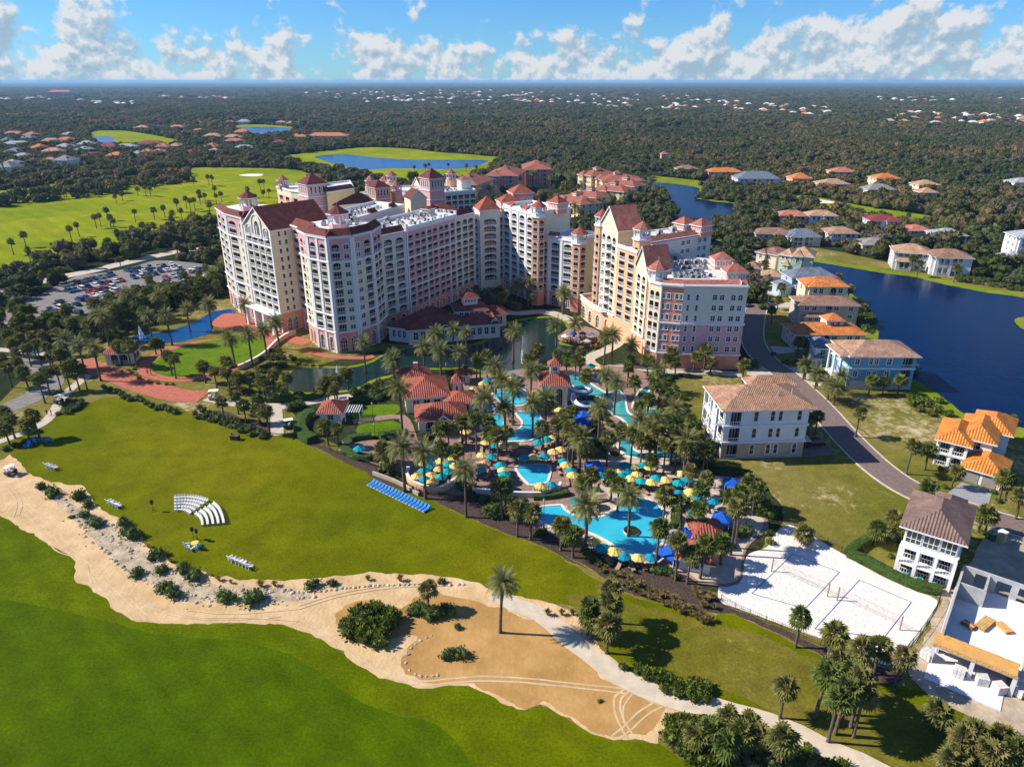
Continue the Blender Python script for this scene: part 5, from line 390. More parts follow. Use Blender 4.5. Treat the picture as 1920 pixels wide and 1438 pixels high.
# ------------------------------------------------------------------ ground
def grass_mat(name, a, b, c, s1=0.02, s2=0.25, s3=2.5, sandy=None, sand_amt=0.0, stripe=None):
    """turf: broad drifts of tone, finer mottling, blade-scale grain, optional bare sandy patches"""
    m = bpy.data.materials.new(name); m.use_nodes = True; t = m.node_tree; MATS[name] = m
    p = t.nodes['Principled BSDF']; p.inputs['Roughness'].default_value = 0.9; p.inputs['Specular IOR Level'].default_value = 0.02
    g = N(t, 'ShaderNodeNewGeometry')
    def nz(s, d=4, r=0.6):
        n = N(t, 'ShaderNodeTexNoise'); LK(t, g.outputs['Position'], n.inputs['Vector']); n.inputs['Scale'].default_value = s
        n.inputs['Detail'].default_value = d; n.inputs['Roughness'].default_value = r; return n.outputs[0]
    big = ramp(t, nz(s1), [(0.32, a), (0.5, b), (0.7, c)])
    def mul(x, fac, lo, hi, p0=0.3, p1=0.7):
        mm = N(t, 'ShaderNodeMix', data_type='RGBA', blend_type='MULTIPLY'); mm.inputs[0].default_value = 1
        LK(t, x, mm.inputs[6]); LK(t, ramp(t, fac, [(p0, (lo,) * 3), (p1, (hi,) * 3)]), mm.inputs[7]); return mm.outputs[2]
    o = mul(big, nz(s2, 5, 0.65), 0.74, 1.16); o = mul(o, nz(s3, 3), 0.72, 1.18)
    if stripe:
        wv = N(t, 'ShaderNodeTexWave', wave_type='BANDS', bands_direction='DIAGONAL'); LK(t, g.outputs['Position'], wv.inputs['Vector'])
        wv.inputs['Scale'].default_value = stripe; wv.inputs['Distortion'].default_value = 1.5; wv.inputs['Detail'].default_value = 1
        o = mul(o, wv.outputs[0], 0.93, 1.05, 0, 1)
    if sandy:
        f = math_node(t, 'ADD', math_node(t, 'MULTIPLY', nz(0.05, 3), 0.55), math_node(t, 'MULTIPLY', nz(0.6, 5, 0.7), 0.45))
        mm = N(t, 'ShaderNodeMix', data_type='RGBA'); LK(t, ramp(t, f, [(0.62 - sand_amt, (0, 0, 0)), (0.74 - sand_amt, (1, 1, 1))]), mm.inputs[0])
        LK(t, o, mm.inputs[6]); mm.inputs[7].default_value = (*sandy, 1); o = mm.outputs[2]
    LK(t, o, p.inputs['Base Color'])
    bp = N(t, 'ShaderNodeBump'); bp.inputs['Strength'].default_value = 0.35; bp.inputs['Distance'].default_value = 0.12
    LK(t, nz(3.2, 3), bp.inputs['Height']); LK(t, bp.outputs[0], p.inputs['Normal'])
    return m
G_FAIR = grass_mat('turf_fairway', (0.070, 0.106, 0.0002), (0.098, 0.128, 0.0003), (0.14, 0.148, 0.0012), 0.02, 0.18, stripe=0.1)
G_CUT = grass_mat('turf_close_cut', (0.050, 0.092, 0.0002), (0.064, 0.107, 0.0003), (0.088, 0.122, 0.0008), 0.022, 0.2, stripe=0.1)
G_LAWN = grass_mat('turf_lawn', (0.085, 0.110, 0.0008), (0.122, 0.136, 0.0012), (0.175, 0.158, 0.005), 0.018, 0.16, sandy=(0.23, 0.175, 0.05), sand_amt=0.0)
G_NEAR = grass_mat('turf_rough', (0.13, 0.135, 0.016), (0.175, 0.155, 0.03), (0.25, 0.20, 0.07), 0.03, 0.3, sandy=(0.46, 0.37, 0.22), sand_amt=0.075)
G_GOLF = grass_mat('turf_golf', (0.16, 0.225, 0.003), (0.225, 0.265, 0.005), (0.29, 0.285, 0.010), 0.012, 0.06, 0.8, stripe=0.05)
G_ROUND = grass_mat('turf_round', (0.085, 0.16, 0.006), (0.105, 0.18, 0.008), (0.13, 0.19, 0.012), 0.03, 0.3, stripe=0.35)
G_BANK = grass_mat('turf_bank', (0.13, 0.19, 0.01), (0.19, 0.24, 0.012), (0.25, 0.25, 0.03), 0.03, 0.2)
M_LAND = grass_mat('scrub_land', (0.018, 0.030, 0.012), (0.030, 0.042, 0.016), (0.055, 0.05, 0.026), 0.0012, 0.012, 0.12)
M_SOIL = mat('garden_soil', (0.035, 0.045, 0.014), 0.95, 0.3, 0.8, 0.1, 0.3, 4, big=0.3)
M_MULCH = mat('bark_mulch', (0.082, 0.055, 0.046), 0.95, 0.25, 2.5, 0.1, 0.4, 6)
M_SAND = mat('track_sand', (0.62, 0.435, 0.24), 0.95, 0.08, 0.25, 0.1, 0.4, 1.6, c2=(0.49, 0.325, 0.155), big=0.1)
M_WET = mat('damp_sand', (0.46, 0.27, 0.095), 0.92, 0.1, 0.16, 0.12, 0.3, 1.2, c2=(0.34, 0.185, 0.055), big=0.15)
M_TRACK = mat('dry_sand_track', (0.57, 0.42, 0.25), 0.95, 0.1, 0.5)
M_VSAND = mat('white_court_sand', (0.74, 0.67, 0.60), 0.95, 0.035, 0.8, 0.1, 0.6, 1.5)
M_PLOT = mat('bare_plot_sand', (0.48, 0.38, 0.27), 0.95, 0.16, 0.4, 0.1, 0.4, 1.2, big=0.2)
M_PATH = mat('pale_concrete', (0.50, 0.43, 0.34), 0.9, 0.08, 0.6)
M_CART = mat('cart_path_concrete', (0.56, 0.47, 0.35), 0.9, 0.08, 0.6)
M_ROAD = mat('brown_pavers', (0.20, 0.145, 0.125), 0.9, 0.12, 1.6, 0.15, 0.2, 6)
M_ASPH = mat('worn_asphalt', (0.21, 0.19, 0.175), 0.9, 0.1, 0.5)
M_BRICK = mat('terracotta_pavers', (0.44, 0.135, 0.085), 0.85, 0.14, 1.2, 0.15)
M_DECK = mat('pinkish_pool_pavers', (0.29, 0.18, 0.145), 0.85, 0.12, 1.0, 0.2)
M_LDECK = mat('cream_pool_deck', (0.52, 0.42, 0.33), 0.85, 0.08, 0.8, 0.2)
M_GREYP = mat('grey_pavers', (0.30, 0.30, 0.31), 0.85, 0.1, 1.5)
M_KERB = mat('kerb_concrete', (0.52, 0.46, 0.38), 0.9, 0.08, 1.0)
M_COPING = mat('pool_coping', (0.70, 0.64, 0.56), 0.7, 0.06, 2.0)
M_LAKE = water_mat('lake_water', (0.0004, 0.014, 0.062), 0.2, 0.06, 0.5, (0.0003, 0.010, 0.046), spec=0.035)  # blue of the reflected sky put into the base colour, specular kept low
M_BLUE = water_mat('sky_blue_water', (0.004, 0.065, 0.20), 0.2, 0.05, 0.8, (0.003, 0.05, 0.165), spec=0.15)
M_LAGOON = water_mat('lagoon_water', (0.008, 0.028, 0.026), 0.08, 0.03, 1.4)
M_POOL = water_mat('pool_water', (0.045, 0.46, 0.60), 0.05, 0.04, 2.2, (0.03, 0.40, 0.56))
M_RIVER = water_mat('river_water', (0.030, 0.36, 0.36), 0.05, 0.04, 2.2, (0.02, 0.28, 0.30))
b = MB(); S = 42000
b.poly([(-S, -400, 0), (S, -400, 0), (S, S, 0), (-S, S, 0)], M_LAND); tag(b.build('ground', uv=False), kind='structure')
sheet('rough_grass', L['near_grass'], 0.03, G_NEAR)
sheet('fairway', L['fairway'], 0.06, G_FAIR, ragged=0.12, step=1.0)
sheet('fairway_cut', L['cut'], 0.066, G_CUT, step=1.5, ragged=0.1)
sheet('lawn', L['event_lawn'], 0.06, G_LAWN, ragged=0.25, step=1.0)
G_DRY = grass_mat('turf_dry', (0.11, 0.115, 0.006), (0.15, 0.135, 0.014), (0.20, 0.16, 0.035), 0.035, 0.3, sandy=(0.36, 0.27, 0.12), sand_amt=0.03)
sheet('dry_lawn', L['dry'], 0.069, G_DRY, ragged=0.5, step=1.2)
sheet('sand_track', L['sand_track'], 0.075, M_SAND, ragged=0.35, step=0.8)
sheet('rocky_bank', L['bank'], 0.083, mat('grey_bank_sand', (0.46, 0.37, 0.25), 0.95, 0.2, 0.5, 0.1, 0.5, 2.0), ragged=0.5, step=0.8)
sheet('waste_bunker', L['wet_sand'], 0.09, M_WET, ragged=0.5, step=0.8)
# a ring of dry sand round each island bed sits on the bunker; wheel marks run through it
for k, t_ in enumerate(L['tracks']): strip('wheel_mark', t_, 0.24 if k > 7 else 0.28, 0.10 + 0.002 * k, M_TRACK, jit=0.05, step=1.0)
strip('cart_path', L['cart_path'], 3.3, 0.15, M_CART, jit=0.12)
sheet('mulch_bed', L['mulch_bed'], 0.075, M_MULCH, ragged=0.2)
sheet('resort_ground', L['resort_ground'], 0.045, M_SOIL, ragged=0.3)
sheet('mulch_border', L['mulch_border'], 0.09, M_MULCH, ragged=0.25, step=1.0)
sheet('court_sand', L['volleyball_sand'], 0.12, M_VSAND, smooth=True, step=1.0, ragged=0.08)
sheet('plot_sand', L['building_plot'], 0.10, M_PLOT, ragged=0.4)
sheet('dune_sand', L['dune_sand'], 0.12, M_PLOT, ragged=0.4)
road = strip('road', L['paver_road'], 7.0, 0.12, M_ROAD)
l_, r_ = ribbon(L['paver_road'], 7.4)
for s_ in (l_, r_):
    k = kerb('kerb', s_, 0.4, 0.0, 0.2, M_KERB, False, parent=road, smooth=False)
G_LOT = grass_mat('turf_sandy_lot', (0.15, 0.14, 0.02), (0.20, 0.17, 0.04), (0.27, 0.21, 0.08), 0.04, 0.4, sandy=(0.50, 0.41, 0.26), sand_amt=0.13)
sheet('sandy_lot', L['sandy_lot'], 0.045, G_LOT, ragged=0.45, step=1.5)
sheet('driveway', L['driveway_orange'], 0.10, M_GREYP, False); sheet('driveway', L['driveway_white'], 0.10, M_ROAD, False)
for d_ in L['driveways']: sheet('driveway', d_, 0.10, M_PATH, False)
sheet('golf_course', L['golf_left'], 0.05, G_GOLF, ragged=1.0, step=4)
sheet('golf_course', L['golf_back'], 0.05, G_GOLF, step=4); sheet('golf_course', L['golf_far'], 0.05, G_GOLF, step=6); sheet('golf_course', L['golf_far_right'], 0.05, G_GOLF, step=6)
sheet('golf_course', L['golf_right'], 0.05, G_GOLF, step=4); sheet('lake_bank', L['bank_grass'], 0.05, G_BANK, step=3)
sheet('sand_bunker', L['bunker'], 0.12, M_VSAND); sheet('sand_bunker', L['bunker_left'], 0.12, M_VSAND)
def grow(pts, d):
    p = spline(pts, True, 3); n = len(p); A = sum(p[i - 1][0] * p[i][1] - p[i][0] * p[i - 1][1] for i in range(n)); s = 1 if A > 0 else -1; o = []
    for i in range(n):
        a, b_ = p[i - 1], p[(i + 1) % n]; dx, dy = b_[0] - a[0], b_[1] - a[1]; q = math.hypot(dx, dy) or 1
        o.append((p[i][0] + s * dy / q * d, p[i][1] - s * dx / q * d))
    return o
for nm, w_, mm in (('lake', 7, M_LAKE), ('channel_lake', 7, M_LAKE), ('back_lake', 6, M_BLUE), ('far_pond', 6, M_BLUE), ('far_pond_right', 6, M_BLUE), ('moat', 2, M_BLUE), ('lagoon', 1.5, M_LAGOON)):
    if nm in ('lake', 'channel_lake'): sheet('lake_bank', grow(L[nm], w_), 0.055, G_BANK, False, ragged=0.6)
    elif nm == 'lagoon': sheet('lagoon_bank', grow(L[nm], w_), 0.06, G_BANK, False, ragged=0.4)
    sheet({'moat': 'pond', 'lagoon': 'lagoon'}.get(nm, 'lake'), L[nm], 0.075, mm, ragged=0.3, step=1.5)
sheet('island', L['island'], 0.3, G_BANK)
lot = sheet('parking_lot', L['parking_lot'], 0.08, M_ASPH)
strip('access_road', L['access_road'], 8, 0.08, M_PATH)
# resort walks and lawns
strip('walk', L['brick_ring'], 3.4, 0.085, M_BRICK); sheet('round_lawn', L['round_lawn'], 0.095, G_ROUND, step=1)
strip('brick_walk', L['brick_walk'], 7.5, 0.12, M_BRICK); sheet('terrace', L['terrace'], 0.11, M_BRICK)
strip('garden_path', L['garden_path'], 3.6, 0.10, M_PATH); strip('garden_path', L['garden_spur'], 3.0, 0.104, M_PATH)
strip('left_path', L['left_path'], 2.6, 0.10, M_PATH); strip('left_drive', L['left_drive'], 7.5, 0.085, M_ASPH); strip('left_walk', L['left_walk'], 3.0, 0.09, M_PATH)
sheet('club_lawn', L['lawn_small'], 0.085, G_ROUND); sheet('club_lawn', L['lawn_small_b'], 0.085, G_ROUND); strip('club_path', L['club_path'], 2.6, 0.095, M_DECK)
strip('hotel_walk', L['red_walk_hotel'], 2.6, 0.10, M_BRICK); strip('court_walk', L['hotel_court'], 5, 0.10, M_PATH); strip('podium_walk', L['podium_path'], 4, 0.105, M_PATH)
sheet('dining_deck', L['dining_deck'], 0.35, M_DECK)
sheet('pool_deck', L['pool_deck'], 0.13, M_DECK, ragged=0.05); sheet('light_deck', L['light_deck'], 0.14, M_LDECK)
for i, p_ in enumerate(L['pools']):
    o = sheet('pool', p_, 0.20, M_RIVER if i >= 6 else M_POOL, step=1.0)
    kerb('coping', p_, 0.55, 0.0, 0.30, M_COPING, True, 1.0, parent=o)

# ------------------------------------------------------------------ plants
def leaf_mat(name, stops, spec=0.2, rough=0.6, drift=False):
    """foliage: the hue of each plant drawn from stops, leaf-scale mottling inside the crown"""
    m = bpy.data.materials.new(name); m.use_nodes = True; t = m.node_tree; MATS[name] = m
    p = t.nodes['Principled BSDF']; p.inputs['Roughness'].default_value = rough; p.inputs['Specular IOR Level'].default_value = spec
    oi = N(t, 'ShaderNodeObjectInfo'); g = N(t, 'ShaderNodeNewGeometry')
    o = ramp(t, oi.outputs['Random'], [(i / max(1, len(stops) - 1), c) for i, c in enumerate(stops)])
    n = N(t, 'ShaderNodeTexNoise'); LK(t, g.outputs['Position'], n.inputs['Vector']); n.inputs['Scale'].default_value = 0.9; n.inputs['Detail'].default_value = 3
    mm = N(t, 'ShaderNodeMix', data_type='RGBA', blend_type='MULTIPLY'); mm.inputs[0].default_value = 1
    LK(t, o, mm.inputs[6]); LK(t, ramp(t, n.outputs[0], [(0.3, (0.6,) * 3), (0.7, (1.35,) * 3)]), mm.inputs[7])
    LK(t, mm.outputs[2], p.inputs['Base Color'])
    if drift:      # stands of different kind and age
        n3 = N(t, 'ShaderNodeTexNoise'); LK(t, g.outputs['Position'], n3.inputs['Vector']); n3.inputs['Scale'].default_value = 0.0055; n3.inputs['Detail'].default_value = 4
        m3 = N(t, 'ShaderNodeMix', data_type='RGBA', blend_type='MULTIPLY'); m3.inputs[0].default_value = 1; LK(t, mm.outputs[2], m3.inputs[6])
        LK(t, ramp(t, n3.outputs[0], [(0.34, (0.62, 0.82, 0.66)), (0.5, (1.0, 1.0, 1.0)), (0.66, (1.6, 1.25, 1.05))]), m3.inputs[7]); LK(t, m3.outputs[2], p.inputs['Base Color']); mm = m3
    tr = N(t, 'ShaderNodeBsdfTranslucent'); LK(t, mm.outputs[2], tr.inputs[0]); mx = N(t, 'ShaderNodeMixShader'); mx.inputs[0].default_value = 0.32
    LK(t, p.outputs[0], mx.inputs[1]); LK(t, tr.outputs[0], mx.inputs[2]); LK(t, mx.outputs[0], t.nodes['Material Output'].inputs[0])
    return m
M_DATE = leaf_mat('date_palm_frond', [(0.165, 0.18, 0.05), (0.205, 0.205, 0.07), (0.15, 0.18, 0.055)])
M_SABAL = leaf_mat('fan_palm_leaf', [(0.145, 0.17, 0.03), (0.205, 0.19, 0.05), (0.12, 0.165, 0.03), (0.235, 0.195, 0.065)])
M_DEADF = mat('dry_frond', (0.20, 0.13, 0.06), 0.9, 0.2, 1.0)
M_TRUNK = mat('palm_trunk', (0.15, 0.12, 0.09), 0.95, 0.25, 3.0, 0.1, 0.5, 5)
M_BARK = mat('tree_bark', (0.10, 0.08, 0.06), 0.95, 0.25, 2.0, 0.1)
M_OAK = leaf_mat('oak_leaf', [(0.052, 0.066, 0.018), (0.095, 0.10, 0.026), (0.125, 0.122, 0.045), (0.155, 0.12, 0.06), (0.066, 0.098, 0.024), (0.175, 0.138, 0.09), (0.08, 0.118, 0.026)], 0.12, 0.7, True)
M_SHRUB = leaf_mat('shrub_leaf', [(0.07, 0.115, 0.024), (0.095, 0.14, 0.03), (0.08, 0.12, 0.034)])
M_BRIGHT = leaf_mat('bright_shrub_leaf', [(0.115, 0.165, 0.018), (0.15, 0.185, 0.03), (0.13, 0.155, 0.038)])
M_YELLOW = leaf_mat('yellow_shrub_leaf', [(0.30, 0.24, 0.012), (0.22, 0.21, 0.015)])
M_TAN = leaf_mat('ornamental_grass', [(0.23, 0.18, 0.055), (0.28, 0.21, 0.08), (0.20, 0.17, 0.05)], 0.1, 0.9)
M_HEDGE = mat('hedge_leaf', (0.045, 0.085, 0.012), 0.8, 0.3, 3.0, 0.2)
def date_crown(seed, nf=52, ln=3.5):
    r = random.Random(seed); b = MB()
    for i in range(nf):
        az = i * 2.39996 + r.uniform(-.2, .2); el = rad(78 - 105 * (i / nf) ** 0.9 + r.uniform(-7, 7)); Lf = ln * r.uniform(.88, 1.1)
        d = Vector((math.cos(az) * math.cos(el), math.sin(az) * math.cos(el), math.sin(el))); side = Vector((-math.sin(az), math.cos(az), 0))
        m = M_DATE if i < nf * 0.93 else M_DEADF
        p = Vector((0, 0, 0)); pts = [p]; S_ = 7
        for k in range(S_):
            d = (d + Vector((0, 0, -0.105 - 0.03 * k * math.cos(el)))).normalized(); p = p + d * (Lf / S_); pts.append(p)
        for k in range(1, S_):
            a, c = pts[k], pts[k + 1]; t_ = k / S_; dd = (c - a).normalized(); up = side.cross(dd)
            wl = (0.95 * math.sin(math.pi * min(1, 0.18 + t_ * 0.86)) + 0.12)
            for sg in (-1, 1):
                for q in (0.0, 0.5):
                    o = a + (c - a) * q
                    tip = o + side * sg * wl * 0.72 + dd * wl * 0.62 + up * (0.16 * wl) + Vector((0, 0, -0.14 * wl * r.uniform(.4, 1.6)))
                    b.poly([o - dd * 0.035, o + dd * 0.16, tip], m)
        b.poly([pts[0] + side * .07, pts[4] + side * .03, pts[4] - side * .03, pts[0] - side * .07], m)
        b.poly([pts[4] + side * .03, pts[-1], pts[4] - side * .03], m)
    return b.to_mesh('date_crown', False)
def sabal_crown(seed, nf=38, rr=1.0):
    r = random.Random(seed); b = MB()
    for i in range(nf):
        az = i * 2.39996 + r.uniform(-.25, .25); el = rad(80 - 128 * (i / nf) + r.uniform(-9, 9))
        d = Vector((math.cos(az) * math.cos(el), math.sin(az) * math.cos(el), math.sin(el))); side = Vector((-math.sin(az), math.cos(az), 0)); up = side.cross(d) * -1
        pl = r.uniform(.75, 1.25) * rr; c = d * pl; m = M_SABAL if i < nf * 0.9 else M_DEADF
        b.poly([side * .03, c + side * .03, c - side * .03, side * -.03], m)
        R_ = r.uniform(.85, 1.15) * rr; roll = r.uniform(-.35, .35)
        s2 = (side * math.cos(roll) + up * math.sin(roll)); n2 = d.cross(s2)
        for k in range(9):
            a = rad(-112 + 28 * k); a1 = a - rad(15); a2 = a + rad(15)
            f = lambda q, l: c + d * math.cos(q) * l + s2 * math.sin(q) * l
            dr = Vector((0, 0, -1)) * (0.30 * R_) + n2 * (-0.12 * R_ * abs(math.sin(a)))
            b.poly([c, f(a1, R_ * .52) + dr * .12, f(a, R_) + dr, f(a2, R_ * .52) + dr * .12], m)
    return b.to_mesh('fan_crown', False)
def trunk_mesh(seed, r0, r1, bend=0.0, boot=0.0):
    r = random.Random(seed); b = MB(); pts = []; rs = []
    for k in range(9):
        t_ = k / 8; pts.append((bend * t_ * t_ * 0.4 + r.uniform(-.01, .01), r.uniform(-.01, .01), t_)); rs.append((r0 + (r1 - r0) * t_) * r.uniform(.94, 1.06) * (1.35 if k == 0 else 1) * (1 + boot * (t_ > .82)))
    b.tube(pts, rs, M_TRUNK, 8); b.smooth = True
    return b.to_mesh('trunk', False)
DATE_C = [date_crown(s) for s in (1, 2, 3)]; SAB_C = [sabal_crown(s) for s in (4, 5, 6, 7)]
DATE_T = [trunk_mesh(s, .30, .24, bd, .5) for s, bd in ((1, 0), (2, .8), (3, -.6))]; SAB_T = [trunk_mesh(s, .21, .16, bd, .4) for s, bd in ((4, 0), (5, .9), (6, -.8))]
PL = {'pool': ('%s palm rising among the parasols and pools', 'palms around the pools'), 'left': ('%s palm in the grove below the car park', 'palms of the left grove'),
      'front': ('%s palm by the round lawn and hotel terrace', 'palms in front of the left tower'), 'golf': ('%s palm standing on the far golf fairway', 'palms on the golf fairway'),
      'right': ('%s palm in the gardens along the brown road', 'palms along the brown road'), 'court': ('%s palm at the seaward edge of the volleyball sand', 'palms below the volleyball court'),
      'grove': ('%s palm in the clump with the long shadow below the court', 'clump below the volleyball court'), 'scrub': ('low %s palm in the dune scrub at the bottom edge', 'palms of the dune scrub'),
      'lone': ('%s palm standing alone on the raked sand', None), 'dune': ('%s palm beside the pale cart path', 'palms beside the cart path'),
      'garden': ('%s palm in the garden between lagoon and lawn', 'palms of the lagoon garden'), 'hotel': ('%s palm at the foot of the hotel courtyard', 'palms of the hotel courtyard'),
      'condo': ('%s palm behind the hotel by the apartment blocks', 'palms by the apartment blocks'), 'bank': ('%s palm among the lakeside houses', 'palms among the lakeside houses')}
LAND = [('between the lawn fence and the walled parasol deck', L['round_wall'][3]), ('by the slide tower', L['rest'][6][1]), ('by the small square pool', L['pools'][4][0]), ('behind the clubhouse', L['rest'][5][0]), ('along the seaward edge of the lower pool', L['pools'][5][17]), ('between the river and the lower pool', L['par_t'][30]), ('near the pool bar huts', L['rest'][10][0]), ('by the island of the lower pool', L['pools'][5][4]), ('by the clubhouse patio', L['par_t'][-1]), ('by the upper pool', L['pools'][2][8]), ('at the head of the river', L['pools'][6][2]), ('at the lower river loop', L['pools'][6][20]), ('west of the clubhouse', L['rest'][1][0]), ('beside the white villa', (46, 150)), ('at the volleyball court corner', L['volleyball_sand'][1]), ('by the lagoon bridge', L['lagoon'][24])]
SPOT = LAND + [('by the round lawn', L['round_lawn'][3]), ('along the brick walk', L['brick_walk'][4]), ('on the left path', L['left_path'][6]), ('on the sandy bank by the track bend', L['shrubs'][2][1:3]), ('in the middle of the sandy bank', L['shrubs'][9][1:3]), ('at the right end of the sandy bank', L['shrubs'][16][1:3]), ('in the big island bush on the raked sand', L['shrubs'][45][1:3]), ('beside the pale cart path', L['cart_path'][8]), ('at the lower end of the cart path', L['cart_path'][11]), ('by the lone palm', (-2.6, 86)), ('in the bottom right scrub', (62, 60)), ('by the seaside villa', (68, 104)), ('in the vacant lakeside lot', (98, 152)), ('by the orange villa', (97, 134)), ('by the blue house', (92, 179)), ('in the lakeside row', (92, 215)), ('along the hotel lagoon', L['lagoon'][3]), ('in the mulch border', L['mulch_border'][14])]
LEFTM = [('by the arched gatehouse', L['rest'][8][0]), ('along the curved left path', L['left_path'][5]), ('beside the grey drive', L['left_drive'][4]), ('by the blue moat', L['moat'][3]), ('at the far left walk', L['left_walk'][1]), ('above the brick walk', L['brick_walk'][0]), ('just below the car park', L['parking_lot'][15]), ('at the left end of the lawn', L['left_path'][2]), ('on the round lawn edge', L['round_lawn'][0])]
HOTM = [('at the courtyard lagoon', L['lagoon'][12]), ('before the pink block', (57, 192)), ('by the lagoon dining deck', L['dining'][0]), ('before the restaurant', (-20, 212)), ('under the gabled tower podium', (36, 212)), ('at the courtyard ramps', (0, 262)), ('at the pink block corner', (40, 194))]
def near(x, y, lm): return min(lm, key=lambda q: math.dist(q[1], (x, y)))[0]
for i, (kd, gp, x, y, h) in enumerate(L['palms']):
    far = math.hypot(x, y); r = random.Random(i)
    lb, gr = PL[gp]; e = empty('date_palm' if kd == 'd' else 'fan_palm', (x, y, 0.02), r.uniform(0, 6.28))
    tag(e, lb % ('feathery date' if kd == 'd' else 'shaggy fan'), 'palm tree', gr + (' (date)' if kd == 'd' else ' (fan)') if gr else None)
    if gp in ('pool', 'left', 'hotel'): wh = near(x, y, {'pool': LAND, 'left': LEFTM, 'hotel': HOTM}[gp]); tag(e, '%s palm %s' % ('feathery date' if kd == 'd' else 'shaggy fan', wh), None, '%s palms %s' % (kd == 'd' and 'date' or 'fan', wh))
    if gp == 'lone': e.rotation_euler = (0, rad(1.5), 0.6)
    s = (1.0 if kd == 'd' else 1.05) * r.uniform(.86, 1.14) * (.86 if gp == 'lone' else 1)
    if kd == 's' and h < 4: s *= 1.0
    k = r.randrange(3); bend = (0, .8, -.6)[k] if kd == 'd' else (0, .9, -.8)[k]
    inst('trunk', (DATE_T if kd == 'd' else SAB_T)[k], (0, 0, 0), 0, (s, s, h), e)
    inst('crown', DATE_C[r.randrange(3)] if kd == 'd' else SAB_C[r.randrange(4)], (bend * .4 * s, 0, h), r.uniform(0, 6.28), s, e)
# ---- shrubs
def shrub_mesh(seed, m, n=170, leaf=0.2, core=True, up=0.3):
    """unit bush: leaf sprays over a lumpy dome"""
    r = random.Random(seed); b = MB()
    lobes = [(Vector((r.uniform(-.5, .5), r.uniform(-.5, .5), r.uniform(.25, .55))), r.uniform(.34, .55)) for _ in range(7)]
    for i in range(n):
        c, q = r.choice(lobes); d = Vector((r.gauss(0, 1), r.gauss(0, 1), r.gauss(.25, .9))).normalized(); p = c + d * q * r.uniform(.75, 1.08)
        if p.z < 0: p.z = abs(p.z) * .3
        a = (d + Vector((r.uniform(-.6, .6), r.uniform(-.6, .6), up + r.uniform(-.2, .5)))).normalized(); s_ = a.cross(Vector((r.uniform(-1, 1), r.uniform(-1, 1), r.uniform(-1, 1)))).normalized(); l = leaf * r.uniform(.7, 1.5)
        b.poly([p, p + a * l * .5 + s_ * l * .36, p + a * l * 1.1, p + a * l * .5 - s_ * l * .36], m)
    if core:
        bm = bmesh.new()
        for c, q in lobes[:6]:
            g_ = bmesh.ops.create_icosphere(bm, subdivisions=1, radius=q * .86); bmesh.ops.translate(bm, verts=g_['verts'], vec=c)
        bm.verts.index_update(); b.mesh([v.co[:] for v in bm.verts], [[v.index for v in f.verts] for f in bm.faces], m); bm.free()
    return b.to_mesh('foliage', False)
def tuft_mesh(seed, m, n=70):
    r = random.Random(seed); b = MB()
    for i in range(n):
        az = r.uniform(0, 6.28); lean = r.uniform(.05, .8); o = Vector((math.cos(az), math.sin(az), 0)); s_ = Vector((-math.sin(az), math.cos(az), 0)); q = r.uniform(.75, 1.1)
        a = o * .12 * r.random(); c = a + o * lean * .35 * q + Vector((0, 0, .62 * q)); d = a + o * lean * .8 * q + Vector((0, 0, (.95 - lean * .45) * q))
        b.poly([a + s_ * .035, c + s_ * .045, d, c - s_ * .045, a - s_ * .035], m)
    return b.to_mesh('foliage', False)
SHR = {'dk': [shrub_mesh(s, M_SHRUB, 260, .17) for s in (11, 12, 13)], 'lt': [shrub_mesh(s, M_BRIGHT, 280, .24, True, .9) for s in (14, 15)], 'yl': [shrub_mesh(s, M_YELLOW, 150, .2) for s in (16,)],
       'tan': [tuft_mesh(s, M_TAN, 80) for s in (17, 18)]}
SL = {'dk': ('green_shrub', 'rounded dark green shrub in the beds and on the sandy slope', 'dark green shrubs'), 'lt': ('dune_shrub', 'bright green spiky shrub of the dune and lakeside thickets', 'bright green shrubs'),
      'yl': ('yellow_shrub', 'low yellow flowering shrub edging the walks', 'yellow shrubs'), 'tan': ('grass_clump', 'tawny tuft of ornamental grass by the sand and pool fence', 'ornamental grass tufts')}
for i, (kd, x, y, s) in enumerate(L['shrubs']):
    r = random.Random(i + 900); me = r.choice(SHR[kd]); nm, lb, gr = SL[kd]
    o = inst(nm, me, (x, y, 0.05), r.uniform(0, 6.28), (s * r.uniform(.5, .62), s * r.uniform(.5, .62), s * r.uniform(.5, .62)) if kd != 'tan' else (s * .8, s * .8, s * r.uniform(.7, .85)))
    wh = near(x, y, SPOT); tag(o, '%s %s' % ({'dk': 'rounded dark green shrub', 'lt': 'bright green spiky shrub', 'yl': 'low yellow flowering shrub', 'tan': 'tawny ornamental grass tuft'}[kd], wh), 'shrub' if kd != 'tan' else 'grass tuft', gr + ' ' + wh)
